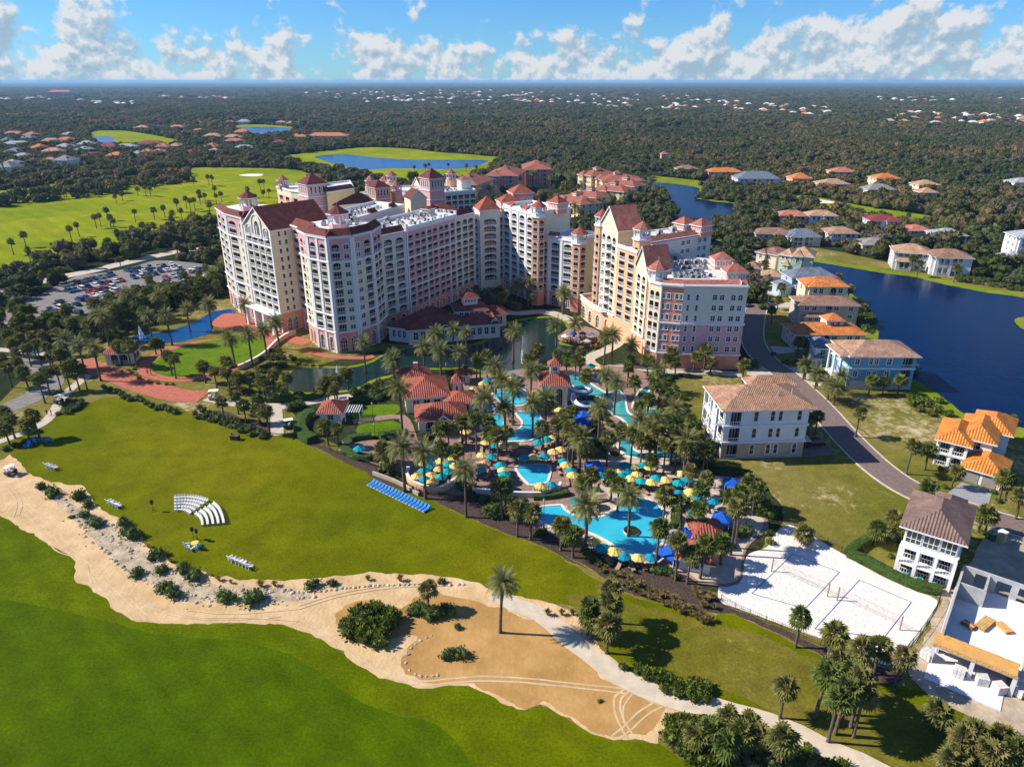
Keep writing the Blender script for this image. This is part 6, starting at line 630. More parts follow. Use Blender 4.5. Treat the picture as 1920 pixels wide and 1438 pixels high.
def hedge(pts, wd, ht, i):
    r = random.Random(i); b = MB(); p = spline(pts, False, .7); n = len(p); ring = []
    for k in range(n):
        a, c = p[max(0, k - 1)], p[min(n - 1, k + 1)]; dx, dy = c[0] - a[0], c[1] - a[1]; q = math.hypot(dx, dy) or 1; nx, ny = -dy / q, dx / q
        ring.append([(p[k][0] + nx * wd * f * r.uniform(.46, .54), p[k][1] + ny * wd * f * r.uniform(.46, .54), ht * z * r.uniform(.93, 1.07)) for f, z in ((-1, 0), (-1.02, .55), (-.85, .97), (0, 1.03), (.85, .97), (1.02, .55), (1, 0))])
    vs = [v for q in ring for v in q]; fs = [(k * 7 + j, (k + 1) * 7 + j, (k + 1) * 7 + j + 1, k * 7 + j + 1) for k in range(n - 1) for j in range(6)] + [tuple(range(7)), tuple((n - 1) * 7 + 6 - j for j in range(7))]
    b.mesh(vs, fs, M_HEDGE)
    for q in range(int(n * 16)):
        k = r.randrange(n); v = Vector(ring[k][r.randrange(1, 6)]) + Vector((r.uniform(-.4, .4), r.uniform(-.4, .4), r.uniform(-.05, .1))); l = .16
        b.poly([v, v + Vector((r.uniform(-l, l), r.uniform(-l, l), l * r.uniform(.3, 1.2))), v + Vector((r.uniform(-l, l), r.uniform(-l, l), l * r.random()))], M_HEDGE)
    return b.build('hedge', uv=False)
HL = ['curved clipped hedge round the small pavilion', 'short clipped hedge behind the small pavilion', 'clipped hedge at the foot of the small club lawn', 'clipped hedge between the club lawn and the patio', 'hedge on the low brick wall above the mulch', 'long low hedge between the lagoon and the garden path', 'small hedge beside the pavilion steps', 'long clipped hedge along the volleyball fence below the white villa', 'hedge beside the white villa garden path', 'low hedge under the wall of the round pool', 'hedge bed beside the lower pool corner', 'low hedge by the water slide walk']
for i, (p_, a_, h_) in enumerate(L['hedges']): tag(hedge(p_, a_, h_, i), HL[i], 'hedge')

# ------------------------------------------------------------------ building kit
M_CREAM = mat('cream_stucco', (0.74, 0.65, 0.47), 0.9, 0.05, 0.5); M_PINK = mat('pink_stucco', (0.66, 0.37, 0.38), 0.9, 0.05, 0.5); M_IVORY = mat('ivory_stucco', (0.70, 0.66, 0.57), 0.9, 0.04, 0.5); M_SALM = mat('salmon_stucco', (0.72, 0.30, 0.21), 0.9, 0.06, 0.5)
M_PEACH = mat('peach_stucco', (0.78, 0.44, 0.26), 0.9, 0.05, 0.5); M_YELL = mat('yellow_stucco', (0.78, 0.58, 0.30), 0.9, 0.05, 0.5); M_WHITE = mat('white_trim', (0.76, 0.76, 0.75), 0.75, 0.03, 0.8)
M_PALE = mat('pale_stucco', (0.70, 0.66, 0.58), 0.9, 0.04, 0.5); M_ROOFW = mat('white_roof_membrane', (0.66, 0.65, 0.63), 0.8, 0.07, 0.4, big=0.1); M_DARKIN = mat('shaded_interior', (0.09, 0.075, 0.065), 0.9, 0.1, 0.5)
M_GLASS = mat('window_glass', (0.022, 0.032, 0.040), 0.08, 0.15, 0.7, 0.6); M_METAL = mat('roof_unit_metal', (0.42, 0.42, 0.42), 0.6, 0.12, 1.0, 0.4); M_GREYU = mat('dark_unit_grille', (0.06, 0.06, 0.065), 0.7, 0.1, 1.0)
T_DARK = tile_mat('dark_red_tile', (0.155, 0.036, 0.028)); T_RED = tile_mat('red_tile', (0.36, 0.095, 0.06)); T_PINKT = tile_mat('rose_tile', (0.40, 0.145, 0.105)); T_CONDO = tile_mat('terracotta_tile', (0.36, 0.125, 0.08))
OPEN = {}; RAIL = {}; M_REVEAL = mat('balcony_recess_shade', (0.22, 0.18, 0.14), 0.9, 0.05, 0.5)  # recess walls coloured darker than the stucco, shade of the openings painted in
def arc_pts(w_, s, h, arch, n=6):
    if not arch: return [(w_ / 2, h), (-w_ / 2, h)]
    return [(w_ / 2 * math.cos(math.pi * k / n), s + (h - s) * math.sin(math.pi * k / n)) for k in range(n + 1)]
def opening(kind, w_, h, arch):
    """one opening seen from outside: x along the wall, y into the wall, z up"""
    key = (kind, round(w_, 1), round(h, 1), arch)
    if key in OPEN: return OPEN[key]
    w_, h = key[1], key[2]; b = MB(); s = h - min(w_ / 2, h * .42) if arch else h
    D = {'b': 1.3, 'w': .2, 'n': .2, 'A': .45}[kind]; out = [(-w_ / 2, 0), (w_ / 2, 0)] + ([(w_ / 2, s)] if False else []) + arc_pts(w_, s, h, arch)
    n = len(out)
    for k in range(n):
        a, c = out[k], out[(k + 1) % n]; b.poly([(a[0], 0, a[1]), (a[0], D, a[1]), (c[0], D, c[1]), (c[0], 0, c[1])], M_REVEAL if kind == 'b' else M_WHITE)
    b.poly([(x, D, z) for x, z in out], M_GLASS)
    if kind == 'b':
        for x in ((-w_ * .3, w_ * .3, 0.0) if w_ < 3 else (-w_ * .4, -w_ * .2, 0, w_ * .2, w_ * .4)): b.box((x, D - .04, s * .46), (.09, .07, s * .92), M_WHITE)
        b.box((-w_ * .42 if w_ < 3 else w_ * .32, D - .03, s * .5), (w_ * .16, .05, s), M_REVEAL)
        rl = MB(); rl.box((0, -.06, .98), (w_ + .1, .1, .1), M_WHITE); rl.box((0, -.06, .08), (w_ + .1, .12, .16), M_WHITE)
        k = max(4, int(w_ / .42))
        for i in range(k): rl.box((-w_ / 2 + (i + .5) * w_ / k, -.06, .53), (.085, .05, .82), M_WHITE)
        RAIL[key] = rl.to_mesh('railing', False)
    elif kind in 'wn':
        for x in ([0] if kind == 'w' else []): b.box((x, D - .05, s / 2), (.1, .08, s), M_WHITE)
        b.box((0, D - .05, s * .55), (w_, .07, .07), M_WHITE); b.box((0, -.06, -.07), (w_ + .4, .16, .14), M_WHITE)
        for sg in (-1, 1): b.box((sg * (w_ / 2 + .11), -.03, s / 2), (.2, .08, s), M_WHITE)
        if not arch: b.box((0, -.03, h + .1), (w_ + .4, .1, .2), M_WHITE)
    else:
        for x in (-w_ / 6, w_ / 6): b.box((x, D - .05, s / 2 + .2), (.12, .08, s + .4), M_WHITE)
        for z in (s * .33, s * .66, s): b.box((0, D - .05, z), (w_, .08, .1), M_WHITE)
    if arch and kind != 'b':
        for k in range(len(out) - 3):
            a, c = Vector((out[k + 2][0], out[k + 2][1])), Vector((out[k + 3][0], out[k + 3][1])); m_ = Vector((0, s)); ea = a + (a - m_).normalized() * .25; ec = c + (c - m_).normalized() * .25
            b.poly([(a.x, -.05, a.y), (c.x, -.05, c.y), (ec.x, -.05, ec.y), (ea.x, -.05, ea.y)], M_WHITE)
    OPEN[key] = b.to_mesh({'b': 'balcony', 'w': 'window', 'n': 'window', 'A': 'arched_window'}[kind], False); return OPEN[key]
class Bld:
    def __init__(s, name, label, cat, loc, group=None):
        s.loc = Vector((loc[0], loc[1], 0)); s.root = empty(name, s.loc); tag(s.root, label, cat, group); s.mb = {}; s.n = s.q = 0; KEEP.append((loc[0], loc[1], 5))
    def m(s, part):
        k = '%s#%d' % (part, s.n)
        if k not in s.mb: s.mb[k] = MB()
        return s.mb[k]
    def piece(s, part):
        s.q += 1; k = '%s#q%d' % (part, s.q); s.mb[k] = MB(); return s.mb[k]
    def put(s, name, me, p, rz=0, scale=None):
        return inst(name, me, Vector(p) - s.loc, rz, scale, s.root)
    def done(s):
        for k, b in s.mb.items(): b.build(k.split('#')[0], s.root, s.loc)
        s.mb = {}; return s.root
def facade(B, p0, p1, z0, cols, rows, trim=M_WHITE):
    """cols: (width, code) left to right seen from outside; rows: (height, wall, mode) upwards. codes: b balcony, w window, n narrow arched window, - blank, p pilaster"""
    L_ = math.dist(p0, p1); dx, dy = (p1[0] - p0[0]) / L_, (p1[1] - p0[1]) / L_; nx, ny = dy, -dx; rz = math.atan2(dy, dx)
    k = L_ / sum(c[0] for c in cols); W = B.m('wall')
    X = lambda u, z, o=0: (p0[0] + dx * u + nx * o, p0[1] + dy * u + ny * o, z)
    z = z0
    for ri, (h, wm, mode) in enumerate(rows):
        u = 0.0
        for cw, code in cols:
            cw *= k; c = code; arch = 'a' in mode
            if '-' in mode: c = '-' if c != 'p' else 'p'
            if 'g' in mode and c not in '-p': c = 'A'
            if c in 'bwnA':
                if c == 'b': ow, o0, oh = cw * .78, .12, h * .82
                elif c == 'w': ow, o0, oh = min(1.7, cw * .6), h * .3, h * .48
                elif c == 'n': ow, o0, oh = min(.9, cw * .5), h * .26, h * .56
                else: ow, o0, oh = cw * .62, .1, h * .72
                ar = (arch and c == 'b') or c in 'nA'
                ow = round(ow, 1); oh = round(oh, 1); s = oh - min(ow / 2, oh * .42) if ar else oh; m_ = u + cw / 2; a, e = m_ - ow / 2, m_ + ow / 2
                W.poly([X(u, z), X(u + cw, z), X(u + cw, z + o0), X(u, z + o0)], wm)
                W.poly([X(u, z + o0), X(a, z + o0), X(a, z + o0 + s), X(u, z + o0 + s)], wm); W.poly([X(e, z + o0), X(u + cw, z + o0), X(u + cw, z + o0 + s), X(e, z + o0 + s)], wm)
                if ar:
                    ap = arc_pts(ow, s, oh, True)
                    W.poly([X(e, z + o0 + s), X(u + cw, z + o0 + s), X(u + cw, z + h), X(m_, z + h)] + [X(m_ + q[0], z + o0 + q[1]) for q in ap[3:0:-1]], wm)
                    W.poly([X(m_, z + h), X(u, z + h), X(u, z + o0 + s), X(a, z + o0 + s)] + [X(m_ + q[0], z + o0 + q[1]) for q in ap[5:2:-1]], wm)
                else: W.poly([X(u, z + o0 + s), X(u + cw, z + o0 + s), X(u + cw, z + h), X(u, z + h)], wm)
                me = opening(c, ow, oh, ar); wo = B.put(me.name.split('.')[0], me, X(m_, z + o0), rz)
                if c == 'b': inst('railing', RAIL[('b', ow, oh, ar)], parent=wo)
            else:
                W.poly([X(u, z), X(u + cw, z), X(u + cw, z + h), X(u, z + h)], wm)
                if c == 'p': B.m('pilaster').box(X(u + cw / 2, z + h / 2, .08), (min(cw, .9), .28, h), trim, rz)
            u += cw
        z += h
        if '_' in mode: B.m('cornice').box(X(L_ / 2, z, .14), (L_ + .4, .42, .42), trim, rz)
    return z
def block(B, pts, z0, z1, faces=None, wall=M_CREAM, roof=M_ROOFW, parapet=1.0, ptrim=M_WHITE):
    """a walled block with a flat roof behind a parapet; faces[i] = (cols, rows) for edge i"""
    B.n += 1; n = len(pts); W = B.m('wall'); faces = faces or {}
    for i in range(n):
        a, c = pts[i], pts[(i + 1) % n]
        if i in faces: facade(B, a, c, z0, *faces[i])
        else: W.poly([(*a, z0), (*c, z0), (*c, z1), (*a, z1)], wall)
    B.m('roof').poly([(*p, z1) for p in pts], roof)
    if parapet:
        l = kerb_pts(pts, .35); q = B.m('parapet')
        for i in range(n):
            j = (i + 1) % n; a, c, e, f = pts[i], pts[j], l[j], l[i]
            q.poly([(*a, z1), (*c, z1), (*c, z1 + parapet), (*a, z1 + parapet)], ptrim); q.poly([(*a, z1 + parapet), (*c, z1 + parapet), (*e, z1 + parapet), (*f, z1 + parapet)], ptrim); q.poly([(*e, z1), (*f, z1), (*f, z1 + parapet), (*e, z1 + parapet)], ptrim)
def kerb_pts(pts, d):
    n = len(pts); o = []
    for i in range(n):
        p, a, c = Vector(pts[i]), Vector(pts[i - 1]), Vector(pts[(i + 1) % n]); e1 = (p - a).normalized(); e2 = (c - p).normalized(); n1 = Vector((-e1.y, e1.x)); n2 = Vector((-e2.y, e2.x)); b_ = (n1 + n2)
        b_ = b_ / max(.3, b_.dot(n1)); o.append((p.x + b_.x * d, p.y + b_.y * d))
    return o
def hip(B, pts, z, rise, m, over=.6, flat=0.0, part='roof', soffit=M_WHITE):
    """hipped roof over a 4-corner plan (pyramid when square), or over any polygon as a cone"""
    if not isinstance(B, MB): B.n += 1
    o = kerb_pts(pts, -over); b = B.m(part) if not isinstance(B, MB) else B
    if len(o) == 4:
        p = [Vector(q) for q in o]; a, c = (p[1] - p[0]).length, (p[2] - p[1]).length
        if a >= c: e0, e1 = (p[0] + p[3]) / 2, (p[1] + p[2]) / 2; k = c / 2; i0 = 0
        else: e0, e1 = (p[0] + p[1]) / 2, (p[3] + p[2]) / 2; k = a / 2; i0 = 1
        L_ = (e1 - e0).length; d = (e1 - e0).normalized(); k = min(k, L_ / 2); r0 = e0 + d * k; r1 = e1 - d * k; q = lambda v, h: (v.x, v.y, h)
        if i0 == 0: F = [([p[0], p[1]], [r1, r0]), ([p[1], p[2]], [r1]), ([p[2], p[3]], [r0, r1]), ([p[3], p[0]], [r0])]
        else: F = [([p[0], p[1]], [r0]), ([p[1], p[2]], [r1, r0]), ([p[2], p[3]], [r1]), ([p[3], p[0]], [r0, r1])]
        for lo, hi in F: b.poly([q(v, z) for v in lo] + [q(v, z + rise) for v in hi], m)
    else:
        cx = sum(q[0] for q in o) / len(o); cy = sum(q[1] for q in o) / len(o)
        for i in range(len(o)): b.poly([(*o[i], z), (*o[(i + 1) % len(o)], z), (cx, cy, z + rise)], m)
    b.poly([(*q, z) for q in reversed(o)], soffit)
    n = len(o)
    for i in range(n): b.poly([(*o[i], z - .28), (*o[(i + 1) % n], z - .28), (*o[(i + 1) % n], z), (*o[i], z)], soffit)
def gable(B, p0, p1, depth, z, rise, m, wall=M_CREAM, over=.5, front=True, part='roof'):
    """gable whose front edge runs p0 -> p1; ridge runs back"""
    a, c = Vector(p0), Vector(p1); d = (c - a).normalized(); v = Vector((-d.y, d.x)); a0, c0 = a - d * over - v * over, c + d * over - v * over; m0 = (a + c) / 2 - v * over
    a1, c1, m1 = a0 + v * (depth + over), c0 + v * (depth + over), m0 + v * (depth + over); b = B.m(part); drop = rise / ((c - a).length / 2) * over
    q = lambda p, h: (p.x, p.y, h); lo = z - drop * .8
    b.poly([q(a0, lo), q(m0, z + rise), q(m1, z + rise), q(a1, lo)], m); b.poly([q(m0, z + rise), q(c0, lo), q(c1, lo), q(m1, z + rise)], m)
    t_ = .45
    for s_, e_ in ((a0, m0), (m0, c0)):
        h0 = lo if s_ is a0 else z + rise; h1 = z + rise if e_ is m0 else lo
        b.poly([q(s_, h0 - t_), q(e_, h1 - t_), q(e_, h1 + .02), q(s_, h0 + .02)], M_WHITE)
    for e0, e1, h in ((c0, c1, lo),): b.poly([q(e0, h - t_), q(e1, h - t_), q(e1, h), q(e0, h)], M_WHITE)
    w_ = B.m('wall')
    if front: w_.poly([q(a, z), q(c, z), q((a + c) / 2, z + rise - .1)], wall)
    w_.poly([q(c + v * depth, z), q(a + v * depth, z), q((a + c) / 2 + v * depth, z + rise - .1)], wall)
def ngon(c, r, n=8, rot=0.0): return [(c[0] + r * math.cos(rot + 2 * math.pi * k / n), c[1] + r * math.sin(rot + 2 * math.pi * k / n)) for k in range(n)]
def lantern(B, c, z, r, h, rise, m, wall=M_WHITE, n=8):
    """open cupola: ring of columns on a drum under a tiled cap"""
    B.n += 1; rot = math.pi / n; P_ = ngon(c, r, n, rot); b = B.m('cupola'); b.prism(P_, z - .5, z + h * .28, wall, M_ROOFW)
    for p in P_: b.box((p[0] * .96 + c[0] * .04, p[1] * .96 + c[1] * .04, z + h * .62), (.36, .36, h * .7), M_WHITE)
    b.prism(ngon(c, r * 1.04, n, rot), z + h * .84, z + h, wall, bottom=True); b.prism(ngon(c, r * .38, n, rot), z + h * .28, z + h * .84, wall)
    hip(B, P_, z + h, rise, m, .45, part='cupola_roof'); B.m('cupola_roof').box((c[0], c[1], z + h + rise + .4), (.1, .1, .9), M_WHITE)
def mansard(B, a, c, z, m, hgt=1.9, inset=1.6, over=.35):
    B.n += 1; a, c = Vector(a), Vector(c); d = (c - a).normalized(); v = Vector((-d.y, d.x)); b = B.m('mansard_roof'); q = lambda p, h: (p.x, p.y, h)
    b.poly([q(a - v * over, z), q(c - v * over, z), q(c + v * inset, z + hgt), q(a + v * inset, z + hgt)], m); b.poly([q(c + v * inset, z), q(a + v * inset, z), q(a + v * inset, z + hgt), q(c + v * inset, z + hgt)], M_WHITE)
    b.poly([q(a - v * over, z), q(a + v * inset, z + hgt), q(a + v * inset, z)], m); b.poly([q(c - v * over, z), q(c + v * inset, z), q(c + v * inset, z + hgt)], m)
    b.poly([q(a - v * over, z - .3), q(c - v * over, z - .3), q(c - v * over, z), q(a - v * over, z)], M_WHITE)
_u = MB(); _u.box((0, 0, .55), (1.3, 1.0, 1.1), M_METAL); _u.box((0, -.51, .55), (1.0, .06, .8), M_GREYU); _u.tube([(0, 0, 1.1), (0, 0, 1.22)], .4, M_GREYU, 8); UNIT = _u.to_mesh('air_conditioner', False)
_u = MB(); _u.box((0, 0, .9), (2.6, 1.8, 1.8), M_METAL); _u.box((0, 0, 1.9), (1.2, 1.0, .4), M_METAL); _u.box((1.6, 0, .5), (.8, .7, 1.0), M_METAL); _u.box((-.6, -.92, .9), (1.0, .06, 1.2), M_GREYU); BIGU = _u.to_mesh('air_handler', False)
def units(B, a, c, n, z, rows=2, gap=1.7, seed=0, big=1):
    a, c = Vector(a), Vector(c); d = (c - a).normalized(); v = Vector((-d.y, d.x)); rz = math.atan2(d.y, d.x); r = random.Random(seed)
    for i in range(n):
        for j in range(rows):
            if r.random() < .22: continue
            p = a + (c - a) * ((i + .5) / n) + v * (j * gap + r.uniform(-.15, .15)); B.put('air_conditioner', UNIT, (p.x, p.y, z), rz + r.choice((0, 3.14)), r.uniform(.75, 1.05))
    for i in range(big):
        p = a + (c - a) * r.random() + v * (rows * gap + 1.2); B.put('air_handler', BIGU, (p.x, p.y, z), rz, r.uniform(.7, 1.0))
def hut(B, c, w_, d_, z, h, rise, m, rz=0.0, wall=M_SALM):
    """small hip-roofed penthouse with a row of arched vents"""
    B.n += 1; M = Matrix.Rotation(rz, 2); P_ = [tuple(Vector(c) + M @ Vector(q)) for q in ((-w_ / 2, -d_ / 2), (w_ / 2, -d_ / 2), (w_ / 2, d_ / 2), (-w_ / 2, d_ / 2))]; b = B.m('penthouse')
    b.prism(P_, z - .5, z + h, wall); hip(B, P_, z + h, rise, m, .5, part='penthouse_roof')
    for i in (0, 3):
        a, e = Vector(P_[i]), Vector(P_[(i + 1) % 4]); L_ = (e - a).length; d = (e - a).normalized(); k = max(2, int(L_ / 1.3)); nrm = Vector((d.y, -d.x))
        for q in range(k):
            p = a + d * (L_ * (q + .5) / k); B.put('window', opening('n', .7, 1.2, True), (p.x + nrm.x * .03, p.y + nrm.y * .03, z + h * .42), math.atan2(d.y, d.x))
        p = (a + e) / 2 + nrm * .1; b.box((p.x, p.y, z + h * .36), (L_, .25, .25), M_WHITE, math.atan2(d.y, d.x))

# ------------------------------------------------------------------ the hotel
V2 = lambda p: Vector((p[0], p[1]))
def rows_T(gh=6.6): return [(gh, M_SALM, 'g_'), (2.75, M_CREAM, 'f'), (2.75, M_CREAM, 'f_')] + [(2.75, M_CREAM, 'f')] * 5 + [(2.75, M_CREAM, 'a_'), (2.75, M_PINK, 'f'), (2.75, M_PINK, 'a'), (1.5, M_PINK, '-_')]
# -- left tower: two polygonal pavilions and a gabled front between them
B = Bld('hotel_tower', 'tall cream and pink hotel tower with a gabled front between two cupola pavilions', 'hotel', (-75, 232))
ZT = 6.6 + 2.75 * 10 + 1.5
P1, Q1, R1 = (-107.5, 262), (-99.5, 249.3), (-90.7, 240.9)
T1 = [P1, Q1, R1, (-80, 252), (-86, 268), (-101, 272)]
block(B, T1, 0, ZT, {0: ([(.7, '-'), (2.6, 'b'), (.9, 'p'), (2.6, 'b'), (.7, 'p')], rows_T()), 1: ([(.8, 'p'), (4.4, 'b'), (.6, '-'), (1.6, 'n'), (.7, 'p')], rows_T())}, M_CREAM, M_ROOFW, 0)
for i in (0, 1, 2): mansard(B, T1[i], T1[i + 1], ZT, T_DARK)
lantern(B, (-93.5, 257), ZT + .6, 3.0, 4.0, 2.4, T_DARK, M_PINK)
u = (V2((-76.8, 226.5)) - V2((-89.3, 238.3))).normalized(); v = Vector((-u.y, u.x)); GL, GR = V2((-89.3, 238.3)), V2((-76.8, 226.5)); GZ = 34.6
rg = [(6.6, M_CREAM, '-'), (2.75, M_CREAM, 'f'), (2.75, M_CREAM, 'f_')] + [(2.75, M_CREAM, 'f')] * 5 + [(2.75, M_CREAM, 'a_'), (2.75, M_CREAM, 'a'), (3.25, M_CREAM, '-')]
GB_, GC = GR + v * 22, GL + v * 22
block(B, [tuple(GL), tuple(GR), tuple(GR + v * 8), tuple(GB_), tuple(GC)], 0, GZ, {0: ([(.7, 'p'), (3.4, 'b'), (.4, 'p'), (3.4, 'b'), (.4, 'p'), (3.4, 'b'), (.4, 'p'), (3.4, 'b'), (.7, 'p')], rg),
      1: ([(1.5, '-'), (2.2, 'n'), (2.0, 'n'), (1.6, '-')], [(6.6, M_SALM, 'g')] + [(2.75, M_CREAM, 'f')] * 10 + [(.5, M_CREAM, '-')])}, M_CREAM, M_ROOFW, 0)
gable(B, tuple(GL), tuple(GR), 22, GZ, 6.2, T_DARK)
# great arched niche in the gable and its two side arches
mid = (GL + GR) / 2; rz_ = math.atan2(u.y, u.x)
for off, ww, hh, zz in ((0, 5.6, 7.0, 31.2), (-5.6, 2.3, 3.4, 31.2), (5.6, 2.3, 3.4, 31.2)):
    b = MB(); s_ = hh - ww / 2; o_ = [(-ww / 2, 0), (ww / 2, 0)] + arc_pts(ww, s_, hh, True, 10); n_ = len(o_)
    b.poly([(x, -.04, z) for x, z in o_], M_PALE)
    for k in range(1, n_):
        a, c = Vector(o_[k]), Vector(o_[(k + 1) % n_]); e = lambda q: Vector((q.x * 1.12, q.y + (0.3 if q.y > s_ + .1 else 0)))
        b.poly([(a.x, -.32, a.y), (c.x, -.32, c.y), (e(c).x, -.32, e(c).y), (e(a).x, -.32, e(a).y)], M_WHITE); b.poly([(a.x, -.32, a.y), (a.x, -.04, a.y), (c.x, -.04, c.y), (c.x, -.32, c.y)], M_PALE)
    iw = ww * .5; b.poly([(x * .55, -.06, z * .72) for x, z in o_], M_GLASS)
    for x in (-iw * .3, 0, iw * .3): b.box((x, -.08, hh * .3), (.1, .05, hh * .6), M_WHITE)
    b.box((0, -.5, .5), (ww + .5, .12, .12), M_WHITE); b.box((0, -.45, -.15), (ww + .8, .5, .25), M_WHITE)
    for k in range(int(ww / .4)): b.box((-ww / 2 + .2 + k * .4, -.5, .2), (.08, .06, .6), M_WHITE)
    p = mid + u * off; me = b.to_mesh('arched_loggia', False); B.put('arched_loggia', me, (p.x, p.y, zz), rz_)
# porch with columns under the gable
for k in range(4):
    p = GL + (GR - GL) * (k / 3) - v * 3.2; B.piece('column').box((p.x, p.y, 3.3), (1.0, 1.0, 6.6), M_WHITE, rz_)
p = (GL + GR) / 2 - v * 1.8; B.m('porch_roof').box((p.x, p.y, 6.75), (18.2, 3.8, .4), M_WHITE, rz_)
# recessed link and right pavilion
K0 = GR + v * 7.5; K1 = V2((-62.6, 221.5))
block(B, [tuple(K0), tuple(K1), tuple(K1 + v * 16), tuple(K0 + v * 16)], 0, 35, {0: ([(.5, '-'), (2.4, 'b'), (.7, '-'), (2.2, 'w'), (2.2, 'w'), (.5, '-')], [(6.6, M_SALM, 'g')] + [(2.75, M_PINK, 'f')] * 10 + [(.9, M_PINK, '-_')])}, M_PINK, M_ROOFW, 0)
mansard(B, tuple(K0), tuple(K1), 35, T_DARK, 2.2, 2.0)
T4 = [(-66.0, 219.5), (-61.6, 212.8), (-54.1, 207.2), (-47.4, 210), (-42.8, 217.2), (-41.5, 226), (-53, 236)]
r4 = rows_T()
block(B, T4, 0, ZT + .6, {0: ([(1, '-'), (2.2, 'b'), (2, 'n'), (1, '-')], r4), 1: ([(.7, 'p'), (2.6, 'b'), (.9, 'p'), (2.6, 'b'), (.7, 'p')], r4), 2: ([(.7, 'p'), (3.2, 'b'), (.5, '-'), (2.6, 'w'), (.7, 'p')], r4), 3: ([(.7, 'p'), (2.6, 'w'), (.8, '-'), (2.8, 'b'), (.7, 'p')], r4), 4: ([(1, '-'), (3, 'b'), (3, 'b'), (1, '-')], r4)}, M_CREAM, M_ROOFW, 0)
for i in (0, 1, 2, 3, 4): mansard(B, T4[i], T4[i + 1], ZT + .6, T_DARK)
lantern(B, (-53.4, 220.5), ZT + 1, 3.1, 4.3, 2.5, T_DARK, M_PINK); units(B, (-60, 224), (-48, 226), 6, ZT + .7, 2, 2, 3)
B.done()
KEEP += [(-75, 240, 28), (-95, 258, 16), (-52, 222, 16)]
# -- long wing
B = Bld('hotel_wing', 'long pink and cream hotel wing of balconies facing the courtyard, air conditioners on its roof', 'hotel', (-29, 255))
def rows_W(wm, n=10, base=4.2): return [(base, M_SALM, 'g')] + [(2.6, wm, ('a' if i in (0, 3, 6, n - 1) else 'f') + ('_' if i in (2, 6) else '')) for i in range(n)] + [(1.3, wm, '-_')]
W0, W1, W2, W3 = V2((-45.5, 228.5)), V2((-36, 240)), V2((-21.3, 266)), V2((-14.5, 276.5)); wv = Vector((-.855, .52))
block(B, [tuple(W0), tuple(W1), tuple(W1 + wv * 17), tuple(W0 + wv * 17)], 0, 31.5, {0: ([(.5, 'p'), (3.2, 'b'), (3.2, 'b'), (.5, '-'), (3.2, 'b'), (.5, 'p')], rows_W(M_IVORY))}, M_CREAM, M_ROOFW, 0)
mansard(B, tuple(W0), tuple(W1), 31.5, T_DARK, 2, 1.8)
w1, w2 = W1 - wv * -.0 + Vector((.35, -.2)), W2 + Vector((.35, -.2))
block(B, [tuple(w1), tuple(w2), tuple(W2 + wv * 17), tuple(W1 + wv * 17)], 0, 31.5, {0: ([(.5, 'p'), (3, 'b'), (.5, '-'), (3, 'b'), (3, 'b'), (.4, 'p'), (3, 'b'), (3, 'b'), (.5, '-'), (3, 'b'), (3, 'b'), (.4, 'p'), (3, 'b'), (.5, 'p')], rows_W(M_PINK))}, M_PINK, M_ROOFW, 1.3)
for k in range(5):
    p = w1 + (w2 - w1) * (k / 4); B.piece('parapet_post').box((p.x, p.y, 32.6), (.9, .9, 2.6), M_WHITE, .99)
block(B, [tuple(W2), tuple(W3), tuple(W3 + wv * 17), tuple(W2 + wv * 17)], 0, 31.5, {0: ([(.5, 'p'), (3, 'b'), (.4, '-'), (3.2, 'b'), (3.2, 'b'), (.5, 'p')], rows_W(M_IVORY))}, M_CREAM, M_ROOFW, 0)
mansard(B, tuple(W2), tuple(W3), 31.5, T_DARK, 2, 1.8)
for a_, n_, s_ in ((3.2, 13, 1), (7.5, 9, 2), (11.5, 10, 3)): units(B, tuple(W0 + (W3 - W0) * .08 + wv * a_), tuple(W0 + (W3 - W0) * .95 + wv * a_), n_, 31.5, 2, 1.6, s_, 2)
p = W2 + wv * 12; hut(B, tuple(p), 4, 3, 31.5, 2.4, .8, T_DARK, .99, M_YELL)
B.done(); KEEP += [(-40, 245, 16), (-30, 262, 16), (-24, 275, 16)]
# -- corner tower
B = Bld('hotel_corner_tower', 'cream corner tower of wide arched balconies at the back of the courtyard, red pyramid roof', 'hotel', (-9, 283))
C0, C1 = V2((-14.5, 277.5)), V2((-3.6, 281.0)); rc = [(4.5, M_IVORY, '-')] + [(2.75, M_IVORY, 'a')] * 9 + [(3.2, M_IVORY, '-')]
cu = (C1 - C0).normalized(); cv = Vector((-cu.y, cu.x))
block(B, [tuple(C0), tuple(C1), tuple(C1 + cv * 12), tuple(C0 + cv * 12)], 0, 30, {0: ([(1.2, 'b'), (8.6, '-'), (1.2, 'b')], [(4.5, M_IVORY, '-')] + [(2.75, M_IVORY, 'f')] * 9 + [(.75, M_IVORY, '-')])}, M_IVORY, M_ROOFW, .8)
a_, c_ = C0 + cu * 1.7 - cv * 1.7, C1 - cu * 1.7 - cv * 1.7; PT = [tuple(a_), tuple(c_), tuple(c_ + cv * 8), tuple(a_ + cv * 8)]
block(B, PT, 0, 32.4, {0: ([(.8, '-'), (6.4, 'b'), (.8, '-')], rc)}, M_IVORY, M_ROOFW, 0); hip(B, PT, 32.4, 4.8, T_RED, .5)
hut(B, (-1.5, 293), 8, 7, 30, 3.6, 2.6, T_RED, .3); hut(B, (3.5, 300), 8.5, 8, 31, 5, 3.2, T_RED, .3, M_SALM)
for sg in (0, 1):    # curved ramps down to the court
    pts_ = [(-9 + (-1 if sg == 0 else 1) * 9 * math.sin(t * .35), 273 - 13 * math.cos(t * .35) + 6) for t in range(0, 8)]
    k_ = kerb('ramp_wall', pts_, .5, 0, 2.6, M_IVORY, False, parent=None); k_.parent = B.root; k_.location = -B.loc
